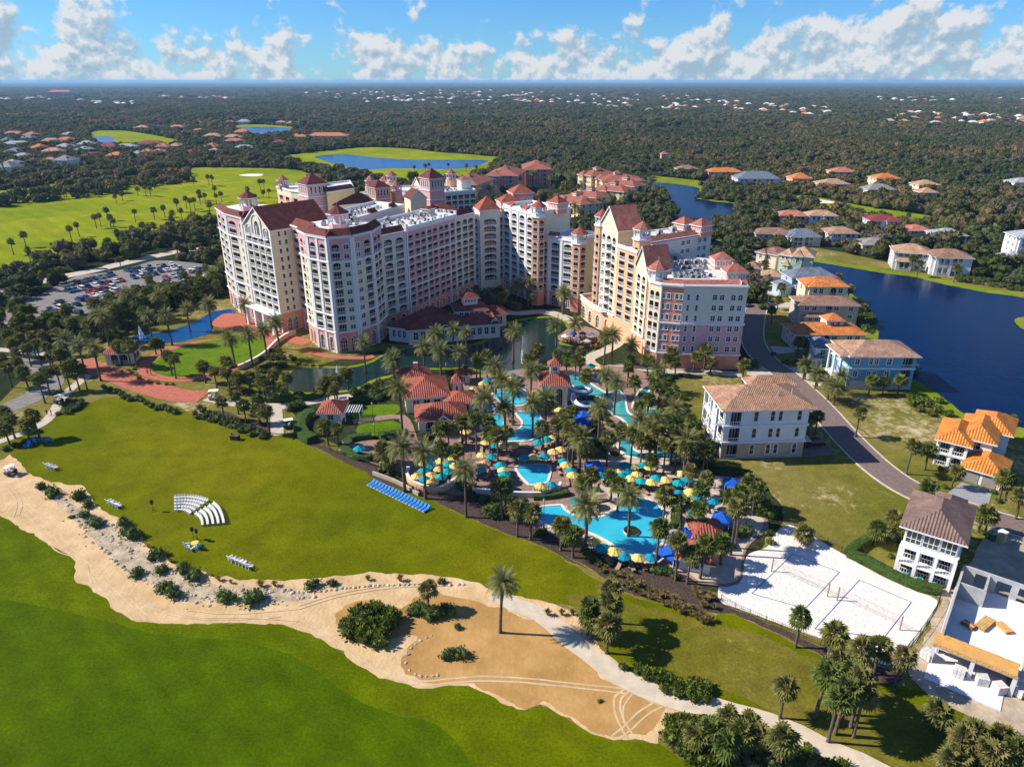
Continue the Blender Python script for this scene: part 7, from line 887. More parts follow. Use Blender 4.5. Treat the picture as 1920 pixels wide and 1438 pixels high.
B.done(); KEEP += [(-9, 288, 16), (0, 298, 14)]
# -- courtyard wing with two turrets
B = Bld('hotel_turret_wing', 'white trimmed courtyard wing with two salmon balcony turrets, one taller', 'hotel', (10, 265))
def turret(B, c, r, z1, wm, lant, base=5.5, fh=2.65, n=6, m=T_RED):
    P_ = ngon(c, r, n, math.pi / n); k = int((z1 - base - .6) / fh); rr = [(base, M_SALM, '-')] + [(fh, wm, 'a' if i % 3 == 0 or i == k - 1 else 'f') for i in range(k)] + [(z1 - base - k * fh, wm, '-_')]
    for i in range(n):
        a, e = P_[i], P_[(i + 1) % n]
        if (e[1] - a[1]) * (-c[0]) - (e[0] - a[0]) * (-c[1]) > 0: facade(B, a, e, 0, [(.25, '-'), (2, 'b'), (.25, '-')], rr)
        else: B.m('wall').poly([(*a, 0), (*e, 0), (*e, z1), (*a, z1)], wm)
    B.m('roof').poly([(*p, z1) for p in P_], M_ROOFW); lantern(B, c, z1 + .4, r * .95, lant, 2.4, m, M_WHITE, 8)
E0, E1, E2 = V2((-3.6, 281)), V2((8.2, 262.5)), V2((22.5, 253.5))
re = [(5.5, M_SALM, 'g')] + [(2.65, M_WHITE, 'a' if i in (0, 9) else 'f') for i in range(10)] + [(1.0, M_WHITE, '-_')]
block(B, [tuple(E0), tuple(E1), (22, 272), (8, 290)], 0, 33, {0: ([(.6, 'p'), (3.4, 'b'), (.7, 'p'), (3.4, 'b'), (.7, 'p'), (3.4, 'b'), (.7, 'p'), (3.4, 'b'), (.6, 'p')], re)}, M_CREAM, M_ROOFW, 1.2)
for f in (.15, .6): p = E0 + (E1 - E0) * f; q = E0 + (E1 - E0) * (f + .16); mansard(B, tuple(p), tuple(q), 34.2, T_RED, 1.2, 1.2)
hut(B, (17, 270), 5, 5, 33, 3.6, 2.4, T_RED, .75, M_SALM)
r2 = [(5.5, M_SALM, 'g')] + [(2.65, M_WHITE, 'a' if i in (0, 6) else 'f') for i in range(7)] + [(1.1, M_WHITE, '-_')]
block(B, [tuple(E1 + Vector((1, .5))), tuple(E2), (34, 264), (22, 272)], 0, 25.2, {0: ([(.6, 'p'), (3.2, 'b'), (.7, 'p'), (3.2, 'b'), (.7, 'p'), (3.2, 'b'), (.6, 'p')], r2)}, M_YELL, M_ROOFW, 1.2)
p, q = E1 + (E2 - E1) * .35, E1 + (E2 - E1) * .6; mansard(B, tuple(p), tuple(q), 26.3, T_RED, 1.2, 1.2)
turret(B, (9.6, 260.6), 2.7, 32.8, M_PEACH, 3.2); turret(B, (24.0, 252.2), 2.9, 25.0, M_PEACH, 3.0)
units(B, (3, 280), (14, 268), 6, 33, 2, 1.7, 5); B.done(); KEEP += [(8, 275, 14), (22, 265, 12)]
# -- right-hand gabled tower on its curved podium
B = Bld('hotel_gabled_tower', 'slender peach tower with steep red gable over stacked loggias on a curved podium', 'hotel', (36, 228))
A0, A1 = V2((29.2, 234.8)), V2((33.3, 223.2)); fu = (A1 - A0).normalized(); fv = Vector((-fu.y, fu.x))
def rows_R(n, top, wm=M_CREAM): return [(7.0, M_PEACH, '-_')] + [(2.85, wm if i > 2 else M_CREAM, 'a' if i in (0, 3, 6, n - 1) else 'f') for i in range(n)] + [(top, wm, '-')]
n_ = 9; zt = 7 + 2.85 * 9 + 2.6
block(B, [tuple(A0), tuple(A1), tuple(A1 + fv * 9), tuple(A0 + fv * 9)], 0, zt, {0: ([(1, '-'), (2.8, 'b'), (.3, '-'), (3.6, 'b'), (.3, '-'), (2.8, 'b'), (1, '-')], rows_R(n_, 2.6)), 1: ([(1, '-')], [(12, M_PEACH, '-_'), (13, M_YELL, '-_'), (zt - 25, M_YELL, '-')])}, M_YELL, M_ROOFW, 0)
gable(B, tuple(A0), tuple(A1), 9, zt, 6.4, T_PINKT)
for k in range(n_):      # projecting bowed balconies up the middle of the front
    m_ = A0 + fu * 6.15 - fv * .6; B.piece('balcony_slab').prism(ngon((m_.x, m_.y), 1.9, 8, .3), 7 + 2.85 * k - .05, 7 + 2.85 * k + .12, M_WHITE, bottom=True)
    for q in ngon((m_.x, m_.y), 1.8, 10, .2): B.m('balcony_rail').box((q[0], q[1], 7 + 2.85 * k + .6), (.12, .12, 1.0), M_WHITE)
    B.m('balcony_rail').tube([(*q, 7 + 2.85 * k + 1.1) for q in ngon((m_.x, m_.y), 1.8, 10, .2)] , .07, M_WHITE, 4)
turret(B, tuple(A0 + fu * -1.2 + fv * 1.0), 2.4, zt - 1, M_PEACH, 2.6, 7, 2.75, 8)
turret(B, (40.0, 219.0), 2.7, 33.2, M_PEACH, 2.8, 6.5, 2.75, 8, T_PINKT)
# second, lower gable
H0, H1 = V2((38.0, 213.5)), V2((40.2, 206.6)); hu = (H1 - H0).normalized(); hv = Vector((-hu.y, hu.x)); z2_ = 27
block(B, [tuple(H0), tuple(H1), tuple(H1 + hv * 8), tuple(H0 + hv * 8)], 0, z2_, {0: ([(.8, '-'), (3, 'b'), (.8, '-'), (3, 'b'), (.8, '-')], [(5.5, M_PEACH, '-_')] + [(2.7, M_CREAM, 'a' if i % 3 == 0 else 'f') for i in range(7)] + [(2.6, M_CREAM, '-')]), 1: ([(1, '-')], [(12, M_PEACH, '-_'), (15, M_YELL, '-')])}, M_YELL, M_ROOFW, 0)
gable(B, tuple(H0), tuple(H1), 8, z2_, 6.0, T_PINKT)
block(B, [tuple(A1), tuple(H0), tuple(H0 + hv * 9), tuple(A1 + fv * 9)], 0, 30, {0: ([(.6, '-'), (2.6, 'b'), (.6, '-'), (2.6, 'b'), (.6, '-')], [(7, M_PEACH, '-')] + [(2.75, M_PEACH, 'f')] * 8 + [(1, M_PEACH, '-_')])}, M_PEACH, M_ROOFW, .8)
# rear block running away to the right
block(B, [(43, 222), (66.7, 238), (60, 250), (40, 238)], 0, 31, {0: ([(3, '-'), (1.6, 'n'), (1.6, 'n'), (6, '-'), (2.2, 'w'), (2.2, 'w'), (2.4, '-'), (2.2, 'w'), (2.2, 'w'), (1.5, '-')], [(6, M_PINK, '-_')] + [(2.75, M_PALE if i > 2 else M_PINK, 'f') for i in range(9)] + [(.25, M_PALE, '-')])}, M_PALE, M_ROOFW, .4)
mansard(B, (43, 222), (66.7, 238), 31, T_PINKT, 1.7, 2.2); units(B, (47, 228), (60, 237), 7, 31, 3, 1.7, 8, 2)
hut(B, (58, 241), 5, 4.5, 31, 3.2, 2.2, T_PINKT, .6, M_SALM); hut(B, (63, 237.5), 5.4, 4.5, 31, 3.2, 2.2, T_PINKT, .6, M_SALM)
# podium: curved arcade in front
pod = [(24.6, 245.5), (26.2, 239), (28.0, 233.5), (30.2, 229), (33.5, 225.2), (38, 222)]
bk = [(p[0] + 5, p[1] + 2) for p in pod]
for i in range(len(pod) - 1): facade(B, pod[i], pod[i + 1], 0, [(.6, '-'), (3, 'w'), (.6, '-')], [(6.4, M_PEACH, 'g_'), (1.4, M_CREAM, '-_')])
B.m('podium_roof').poly([(*p, 7.0) for p in pod] + [(*p, 7.0) for p in reversed(bk)], M_BRICK)
facade(B, (29.6, 247.5), pod[0], 0, [(1, '-')], [(6.4, M_PEACH, '-_'), (1.4, M_CREAM, '-_')])
B.done(); KEEP += [(36, 228, 14), (54, 236, 16)]
# -- pink block
B = Bld('hotel_pink_block', 'pink and cream six-storey block with red tiled rim and corner cupola nearest the brown road', 'hotel', (55, 205))
rp = lambda c1, c2: [(4.6, M_SALM, '-_')] + [(3.1, c1 if i < 3 else c2, 'f' + ('_' if i == 2 else '')) for i in range(6)] + [(1.7, c2, '-_')]
PK = [(39.6, 199.4), (42.4, 196.0), (48.4, 194.3), (66.2, 193.6), (70, 224), (51, 231), (42, 216)]
block(B, PK, 0, 24.9, {0: ([(.3, '-'), (2.2, 'b'), (2.2, 'b'), (.3, '-')], [(4.6, M_SALM, '-_')] + [(3.1, M_CREAM, 'a' if i % 2 == 1 else 'f') for i in range(6)] + [(1.7, M_CREAM, '-_')]),
                       1: ([(.3, 'p'), (1.4, 'w'), (1.6, 'w'), (1, '-'), (1.6, 'w'), (1.2, 'w')], rp(M_SALM, M_SALM)), 2: ([(.8, '-'), (1.5, 'n'), (1, '-'), (1.5, 'n'), (3.2, '-'), (2, 'w'), (2, 'w'), (1.2, '-'), (2, 'w'), (2, 'w'), (.8, '-')], rp(M_PINK, M_PALE)),
                       3: ([(3, '-'), (2, 'w'), (6, '-'), (2, 'w'), (6, '-'), (2, 'w'), (3, '-')], rp(M_PINK, M_PALE)), 6: ([(1, '-'), (3, 'b'), (1, '-'), (3, 'b'), (1, '-'), (3, 'b'), (1, '-')], [(4.6, M_SALM, '-_')] + [(3.1, M_PEACH, 'a' if i % 2 else 'f') for i in range(6)] + [(1.7, M_PEACH, '-_')])}, M_PALE, M_ROOFW, .5)
for i in (1, 2, 3): mansard(B, PK[i], PK[i + 1], 24.9, T_PINKT, 1.5, 2.0)
lantern(B, (41.9, 200.2), 25.3, 2.7, 3.3, 2.6, T_PINKT, M_WHITE); hut(B, (63.8, 200), 5.6, 4.6, 24.9, 3.2, 2.1, T_PINKT, .05, M_SALM); hut(B, (64.5, 216), 5.2, 4.6, 24.9, 3.0, 2.0, T_PINKT, .05, M_SALM)
units(B, (47, 204), (59, 203), 7, 24.9, 3, 1.8, 11, 2); units(B, (50, 214), (60, 214), 6, 24.9, 3, 1.7, 12, 2); units(B, (49, 222), (62, 221), 7, 24.9, 2, 1.7, 13, 1)
for x in (50.5, 55.5):
    B.put('arched_window', opening('A', 3.4, 3.2, True), (x, 194.1 + (55 - x) * .04, .6), -.04)
B.done(); KEEP += [(50, 208, 18), (62, 212, 18)]
# -- rear wings behind the long wing
B = Bld('hotel_rear_wing', 'rear hotel wing with yellow balconies, glazed gable and pink square towers', 'hotel', (-58, 320))
r5 = [(8, M_PINK, '-')] + [(2.7, M_YELL, 'f')] * 5 + [(2.5, M_PALE, '-_')]
K = [(-70, 292), (-63, 306), (-56, 322), (-50, 336), (-66, 346), (-84, 302)]
block(B, K, 0, 24, {0: ([(3, 'b')] * 4, r5), 1: ([(3, 'b')] * 5, r5), 2: ([(3, 'b')] * 4, r5)}, M_PALE, M_ROOFW, 1.4)
for i in (0, 1, 2):
    a, c = V2(K[i]), V2(K[i + 1]); p, q = a + (c - a) * .3, a + (c - a) * .6; mansard(B, tuple(p), tuple(q), 25.4, T_DARK, 1.6, 1.8)
units(B, (-74, 300), (-60, 334), 14, 24, 2, 1.8, 15, 2); units(B, (-79, 306), (-66, 338), 10, 24, 1, 1.8, 16, 1)
ga, gc = (-46.6, 333), (-39.6, 336.5)
block(B, [ga, gc, (-43.6, 344.6), (-50.6, 341)], 0, 28.5, {0: ([(1, '-')], [(28.5, M_CREAM, '-')])}, M_CREAM, M_ROOFW, 0); gable(B, ga, gc, 9, 28.5, 3.6, T_DARK)
B.put('arched_window', opening('A', 4.6, 9.0, True), (-43.05, 334.6, 19.5), math.atan2(3.5, 7)); 
def sq_tower(B, c, w_, z1, rise, m, rz, wm=M_PINK):
    M = Matrix.Rotation(rz, 2); P_ = [tuple(Vector(c) + M @ Vector(q)) for q in ((-w_ / 2, -w_ / 2), (w_ / 2, -w_ / 2), (w_ / 2, w_ / 2), (-w_ / 2, w_ / 2))]
    rr = [(z1 - 10, wm, '-_'), (4.4, wm, 'f_'), (.6, wm, '-'), (4.2, wm, 'n'), (.8, wm, '-_')]
    fc = {i: ([(.6, '-'), (1.5, 'n'), (1.5, 'n'), (1.5, 'n'), (1.5, 'n'), (.6, '-')], [(z1 - 10, wm, '-_'), (4.4, wm, '-_'), (5.6, wm, 'f_')]) for i in (0, 3)}
    block(B, P_, 0, z1, fc, wm, M_ROOFW, 0); hip(B, P_, z1, rise, m, .6)
sq_tower(B, (-38.5, 352), 8.4, 35.5, 4.4, T_DARK, .7)
block(B, [(-38, 331), (-24, 339), (-30, 352), (-42, 345)], 0, 22, None, M_PINK, M_ROOFW, 0); hip(B, [(-38, 331), (-24, 339), (-30, 352), (-42, 345)], 22, 3, T_DARK)
sq_tower(B, (-68, 372), 8.6, 28.5, 3.6, T_DARK, .7, M_SALM)
H_ = [(-84, 340), (-66, 352), (-71, 362), (-89, 350)]; block(B, H_, 0, 24, None, M_PALE, M_ROOFW, 0); hip(B, H_, 24, 4, T_DARK)
B.done(); KEEP += [(-66, 320, 22), (-45, 345, 20), (-68, 360, 22)]
B = Bld('hotel_rear_pavilion', 'rear pink pavilion with square towers, turrets and red tile roofs beside the golf course', 'hotel', (-92, 360))
sq_tower(B, (-93.6, 343), 10, 34, 4.6, T_DARK, .7); K = [(-86, 338), (-76, 352), (-84, 380), (-96, 366)]
block(B, K, 0, 30, None, M_YELL, M_ROOFW, .8); mansard(B, K[0], K[1], 30.6, T_DARK, 1.8, 2)
K = [(-118, 366), (-107, 352), (-98, 346), (-92, 365), (-104, 384)]
block(B, K, 0, 29, {0: ([(1, '-'), (3, 'b'), (1, '-'), (3, 'b'), (1, '-')], [(5, M_SALM, '-')] + [(3, M_PEACH, 'a' if i % 2 else 'f') for i in range(7)] + [(3, M_CREAM, '-_')]), 1: ([(1, '-'), (3, 'b'), (1, '-'), (3, 'b'), (1, '-')], [(5, M_SALM, '-')] + [(3, M_PEACH, 'a' if i % 2 else 'f') for i in range(7)] + [(3, M_CREAM, '-_')])}, M_PEACH, M_ROOFW, .6)
gable(B, (-104, 369), (-100, 359), 7, 31, 4.5, T_PINKT); lantern(B, (-113.5, 362.5), 29.6, 2.7, 3.4, 2.2, T_PINKT, M_PINK)
for c_, z_ in (((-77, 398), 25), ((-71, 408), 24), ((-66, 402), 27), ((-60, 378), 25), ((-35, 420), 26)):
    P_ = ngon(c_, 3, 8); B.m('wall').prism(P_, 0, z_, M_PEACH, M_ROOFW); lantern(B, c_, z_, 2.8, 3.4, 2.6, T_PINKT, M_PINK)
K = [(-82, 392), (-52, 384), (-20, 402), (-26, 424), (-64, 418)]; block(B, K, 0, 22, {0: ([(3, 'b')] * 9, [(6, M_SALM, '-')] + [(3, M_PALE, 'f')] * 5 + [(1, M_PALE, '-_')]), 1: ([(3, 'b')] * 10, [(6, M_SALM, '-')] + [(3, M_PALE, 'f')] * 5 + [(1, M_PALE, '-_')])}, M_PALE, M_ROOFW, 1)
gable(B, (-56, 412), (-50, 402), 10, 24, 5, T_PINKT); units(B, (-58, 392), (-30, 406), 12, 22, 3, 2, 21, 2); hut(B, (-27, 412), 6, 6, 22, 5, 2, T_PINKT, .5, M_PALE)
B.done(); KEEP += [(-100, 362, 20), (-60, 402, 24), (-36, 408, 20)]
# -- low restaurant with stepped cupola at the foot of the long wing
B = Bld('restaurant', 'low dark red tiled restaurant with a square two-tier cupola at the foot of the wing', 'restaurant', (-22, 232))
T_SH = tile_mat('oxblood_tile', (0.20, 0.05, 0.038))
for P_, z_, rs in (([(-40, 219), (-33, 216.5), (-22, 234), (-29, 239)], 5, 2.6), ([(-33, 214.5), (-15, 219), (-17, 229), (-35, 224)], 5.2, 2.8), ([(-17, 219), (-4, 222), (-5.5, 229), (-18, 227)], 5.0, 2.6), ([(-12, 231), (-2, 234), (-3.5, 241), (-14, 239)], 4.6, 2.2)):
    fc = {i: ([(1, '-')] + [(2, 'w')] * max(2, int(math.dist(P_[i], P_[(i + 1) % 4]) / 2.4)) + [(1, '-')], [(z_, M_PALE, 'f')]) for i in (0, 1)}
    block(B, P_, 0, z_, fc, M_PALE, M_ROOFW, 0); hip(B, P_, z_, rs, T_SH, .9)
M = Matrix.Rotation(.25, 2); c_ = Vector((-14.5, 232.5))
for hw, z0_, z1_, rs, ov in ((5.0, 0, 7.4, 2.0, .9), (2.4, 8.4, 11.0, 1.5, .6)):
    P_ = [tuple(c_ + M @ Vector(q)) for q in ((-hw, -hw * .85), (hw, -hw * .85), (hw, hw * .85), (-hw, hw * .85))]; k = 5 if hw > 3 else 4
    fc = {i: ([(.5, '-')] + [(1.4, 'w')] * k + [(.5, '-')], [(z1_ - z0_ - 2.2, M_PALE, '-'), (2.2, M_PALE, 'f')]) for i in (0, 1, 3)}
    block(B, P_, z0_, z1_, fc, M_PALE, M_ROOFW, 0); hip(B, P_, z1_, rs, T_SH, ov)
gable(B, (-7.4, 221.6), (-3.8, 222.4), 6, 5, 2.2, T_SH, M_PALE)
B.done(); KEEP += [(-28, 226, 14), (-12, 228, 14)]

# ------------------------------------------------------------------ houses
HW = {'cream': (0.70, 0.60, 0.45), 'tan': (0.52, 0.43, 0.32), 'white': (0.76, 0.75, 0.73), 'grey': (0.50, 0.49, 0.47), 'blue': (0.36, 0.52, 0.64), 'green': (0.46, 0.55, 0.42), 'peach': (0.72, 0.46, 0.30), 'yellow': (0.66, 0.47, 0.16), 'pink': (0.66, 0.38, 0.34), 'aqua': (0.15, 0.38, 0.52)}
HR = {'orange': (0.60, 0.20, 0.05), 'brown': (0.30, 0.165, 0.115), 'slate': (0.17, 0.20, 0.25), 'tan': (0.46, 0.28, 0.17), 'tanb': (0.40, 0.24, 0.15), 'rose': (0.48, 0.18, 0.12), 'dark': (0.26, 0.05, 0.045), 'greyb': (0.27, 0.25, 0.23), 'grey': (0.36, 0.37, 0.38), 'peach': (0.52, 0.27, 0.17), 'greenish': (0.28, 0.34, 0.33), 'plum': (0.20, 0.125, 0.10)}
def hw(k): return mat('wall_' + k, HW[k], 0.9, 0.05, 0.5)
def hr(k): return tile_mat('roof_' + k, HR[k], 0.5)
M_GARAGE = mat('garage_door', (0.30, 0.28, 0.26), 0.7, 0.06, 1.0)
def rect(p0, p1, dep):
    a, c = V2(p0), V2(p1); d = (c - a).normalized(); v = Vector((-d.y, d.x)); return [tuple(a), tuple(c), tuple(c + v * dep), tuple(a + v * dep)]
def wcols(L_, pat='w', unit=2.6):
    n = max(1, int(L_ / unit)); return [(.5, '-')] + [(1, pat[i % len(pat)]) for i in range(n)] + [(.5, '-')]
def house(name, label, cat, p0, p1, dep, h, wk, rk, rise, wing=None, group=None, lod=0, pat='ww-bw-', over=.7):
    P_ = rect(p0, p1, dep); c = (V2(P_[0]) + V2(P_[2])) / 2; B = Bld(name, label, cat, c, group); KEEP.append((c.x, c.y, max(dep, math.dist(p0, p1)) * .4))
    fl = max(1, round(h / 3.1)); fh = h / fl; wm = hw(wk); L0 = math.dist(p0, p1)
    rows = [(fh, wm, 'f' if i % 2 == 0 else 'a') for i in range(fl)]; un = 2.6 if lod == 0 else 3.6
    fc = {0: (wcols(L0, pat, un), rows), 3: (wcols(dep, '-w', un), rows)}
    if lod == 0: fc[1] = (wcols(dep, 'w-', un), rows)
    block(B, P_, 0, h, fc, wm, wm, 0); hip(B, P_, h, rise, hr(rk), over)
    for q in wing or []:
        P2 = rect(q[0], q[1], q[2]); block(B, P2, 0, q[3], {0: (wcols(math.dist(q[0], q[1]), q[5] if len(q) > 5 else 'w', 2.6), [(q[3], wm, 'f')])}, wm, wm, 0); hip(B, P2, q[3], q[4], hr(rk), over, part='wing_roof')
    return B
TONE = {'orange': 'bright orange', 'brown': 'brown', 'slate': 'slate blue', 'tan': 'tan', 'tanb': 'warm brown', 'rose': 'rose red', 'dark': 'dark red', 'greyb': 'grey brown', 'grey': 'grey', 'peach': 'peach', 'greenish': 'grey green', 'plum': 'plum brown'}
ORD = ['nearest', 'second', 'third', 'fourth', 'fifth', 'sixth', 'seventh', 'eighth', 'ninth', 'tenth', 'eleventh', 'twelfth', 'thirteenth']
WHERE = {'shore': 'between brown road and lake', 'bank': 'on the far lake bank', 'golfside': 'at the woodland edge', 'village': 'in the village past the golf course', 'mansion': 'beyond the golf lake'}
seen = {}
for i, (key, p0, p1, dep, h, wk, rk, rise) in enumerate(L['houses']):
    k = (key, wk, rk); seen[k] = seen.get(k, 0) + 1; n = seen[k]
    lb = '%s house with %s roof %s' % (wk, TONE[rk], WHERE[key]); same = sum(1 for q in L['houses'] if (q[0], q[4 + 1], q[6]) == k)
    if key == 'village': gp = 'village houses, %s under %s' % (wk, TONE[rk])
    else:
        gp = {'shore': 'lakeside row', 'bank': 'far bank houses', 'golfside': 'woodland edge houses', 'mansion': 'mansions'}[key]
        if same > 1: lb = ('%s house, %s roof, %s, %s such from left' % (wk, TONE[rk], WHERE[key], ['first', 'second', 'third', 'fourth'][sorted(q[1][0] for q in L['houses'] if (q[0], q[5], q[6]) == k).index(p0[0])]))
    if i == 0: lb = 'low orange tiled house with raised central lantern block by the lake'
    B = house('house' if key != 'mansion' else 'mansion', lb, 'house', p0, p1, dep, h, wk, rk, rise, None, gp, 0 if key in ('shore', 'bank') else 1)
    r = random.Random(i); a, c = V2(p0), V2(p1); d = (c - a).normalized(); v = Vector((-d.y, d.x)); L0 = (c - a).length
    if i == 0:
        m_ = a + d * L0 * .62 + v * 4; hutP = rect(tuple(m_ - d * 2.6), tuple(m_ + d * 2.6), 5); block(B, hutP, h - .5, h + 3.2, {0: ([(.4, '-'), (1, 'w'), (1, 'w'), (.4, '-')], [(1.2, hw(wk), '-'), (2.5, hw(wk), 'f')])}, hw(wk), hw(wk), 0); hip(B, hutP, h + 3.2, 1.8, hr(rk), .5, part='lantern_roof')
    elif key in ('shore', 'bank', 'village') and h > 4:      # cross wing breaking up the roof
        f0 = r.choice((.08, .5)); q0 = a + d * L0 * f0 - v * r.uniform(.8, 1.8); q1 = a + d * L0 * (f0 + .42) - v * 0; q1 = q0 + d * L0 * .42; P2 = rect(tuple(q0), tuple(q1), dep * .6); h2 = h * r.choice((.55, 1.0)) if h > 6 else h
        hh_ = h2 + (.04 if h2 == h else 0); block(B, P2, 0, hh_, {0: (wcols(L0 * .42, 'b' if key == 'bank' else 'w', 2.6), [(hh_, hw(wk), 'f')] if hh_ < 4.5 else [(hh_ / 2, hw(wk), 'f'), (hh_ / 2, hw(wk), 'a')])}, hw(wk), hw(wk), 0); hip(B, P2, hh_, rise * .75, hr(rk), .6, part='wing_roof')
    B.done()
# -- apartment blocks behind the hotel
for i, (p0, p1, dep, h, k) in enumerate(L['condos']):
    nm = ['first pink apartment block behind the hotel, nearest the golf lake', 'second pink apartment block behind the hotel, in the middle', 'third pink apartment block behind the hotel, farthest back', 'tall yellow apartment block with a terracotta hip roof behind the hotel', 'middle yellow apartment block with overlapping terracotta roofs', 'terracotta roofed terrace block in front of the yellow apartments', 'terracotta roofed terrace block nearest the corner turrets', 'lowest terracotta terrace block half hidden by the hotel', 'terracotta roofed terrace block nearest the channel lake'][i]
    P_ = rect(p0, p1, dep); c = (V2(P_[0]) + V2(P_[2])) / 2; B = Bld('apartment_block', nm, 'apartment block', c, 'apartment blocks behind the hotel'); KEEP.append((c.x, c.y, dep * .75))
    fl = round(h / 3.1); wm = M_SALM if k == 'pinkc' else M_YELL; rw = [(h / fl, wm, 'f')] * fl; fc = {0: (wcols(math.dist(p0, p1), 'wb-bw', 2.6), rw), 3: (wcols(dep, 'b-w-', 2.6), rw), 1: (wcols(dep, 'w-', 2.6), rw)}
    block(B, P_, 0, h, fc, wm, wm, 0); hip(B, P_, h, 4.6 if k == 'pinkc' else 3.6, T_CONDO, 1.0)
    a, e = V2(p0), V2(p1); d = (e - a).normalized(); v = Vector((-d.y, d.x))
    q0 = a + d * 1.5 - v * 2; P2 = rect(tuple(q0), tuple(q0 + d * (e - a).length * .4), dep * .5); block(B, P2, 0, h - .4, {0: (wcols((e - a).length * .4, 'w', 2.6), [((h - .4) / fl, wm, 'f')] * fl), 3: (wcols(dep * .5, 'w', 2.6), [((h - .4) / fl, wm, 'f')] * fl)}, wm, wm, 0); hip(B, P2, h - .4, 3.2, T_CONDO, .8, part='wing_roof')
    q0 = a + d * (e - a).length * .5 + v * dep * .35; hut(B, tuple(q0 + v * 2), 4, 4, h + 2.2, 2.2, 1.6, T_CONDO, math.atan2(d.y, d.x), wm); B.done()
# -- far town: house boxes with hip roofs, too small to show parts
TOWN = []
for k, (wc, rc) in enumerate((('white', 'grey'), ('cream', 'tan'), ('cream', 'orange'), ('white', 'greyb'))):
    b = MB(); P_ = [(-11, -7), (11, -7), (11, 7), (-11, 7)]; b.prism(P_, 0, 7.5, hw(wc)); hip(b, P_, 7.5, 4.5, mat('town_roof_%d' % k, [(0.72, 0.72, 0.72), (0.55, 0.42, 0.33), (0.55, 0.2, 0.09), (0.5, 0.5, 0.5)][k], .9), 1.2, soffit=hw(wc))
    for x in (-8, -4, 4, 8): b.box((x, -7.02, 4), (1.6, .1, 2), M_GLASS)
    TOWN.append(b.to_mesh('house', False))
for x, y, k, rz in L['town']:
    s = .55 + y / 7000; o = inst('town_house', TOWN[k], (x, y, 0), rz, s); KEEP.append((x, y, 9 * s)); tag(o, ['white house with pale grey roof in the far town', 'cream house with tan roof in the far town', 'cream house with orange roof in the far town', 'white house with dull grey roof in the far town'][k], 'house', 'far town houses %d' % k)
    KEEP.append((x * (1 - 14 / y), y - 22 * s, 9 * s))
# -- white villa with tan roof
M_STONE = mat('tan_stone_base', (0.47, 0.38, 0.29), 0.9, 0.1, 1.2); WH = hw('white')
B = Bld('white_villa', 'three-storey white villa with tan tiled hip roof and stone base beside the pool palms', 'house', (56, 147)); KEEP.append((56, 147, 14))
P_ = [(46.6, 139.9), (65.3, 141.0), (64.7, 153), (46.0, 151.6)]; rows = [(4.2, M_STONE, 'f_'), (4.0, WH, 'f_'), (4.2, WH, 'f')]
block(B, P_, 0, 12.4, {0: ([(.8, '-'), (2.6, 'b'), (1.8, '-'), (1.6, 'n'), (1.6, '-'), (1.6, 'n'), (1.4, 'n'), (2.2, '-'), (1.6, 'n'), (1, '-')], rows), 3: ([(.8, '-'), (3, 'b'), (.6, '-'), (3, 'w'), (.6, '-'), (3, 'b'), (.8, '-')], rows), 1: ([(2, '-'), (2, 'w'), (2, '-'), (2, 'w'), (2, '-')], rows)}, WH, WH, 0)
TV = tile_mat('villa_tan_tile', (0.42, 0.235, 0.145), 0.42, .7); hip(B, P_, 12.45, 3.1, TV, 1.3)
for y_ in (140.6, 145.5, 150.8): B.piece('column').box((45.0, y_, 8.3), (.5, .5, 8.2), M_WHITE)
for z_ in (4.2, 8.3): B.piece('balcony_slab').box((45.6, 145.7, z_), (1.7, 11.2, .3), M_WHITE)
for z_ in (4.2, 8.3):
    for k in range(12): B.m('balcony_rail').box((44.85, 140.8 + k * .9, z_ + .6), (.07, .07, .9), M_WHITE)
    B.m('balcony_rail').box((44.85, 145.7, z_ + 1.1), (.1, 10.4, .1), M_WHITE)
B.m('garage_canopy').box((66.3, 145, 3.4), (2.2, 6, .3), M_STONE)
Q_ = [(56, 152.8), (66.4, 153.2), (66, 157), (56, 156.6)]; block(B, Q_, 0, 12.4, None, WH, WH, 0); hip(B, Q_, 12.5, 1.8, TV, .9, part='wing_roof')
for k in range(4): B.piece('roof_vent').tube([(52 + k * 3.4, 143.4 + (k % 2) * 1.0, 13.9), (52 + k * 3.4, 143.4 + (k % 2), 15.2)], .14, M_METAL, 6)
B.done()
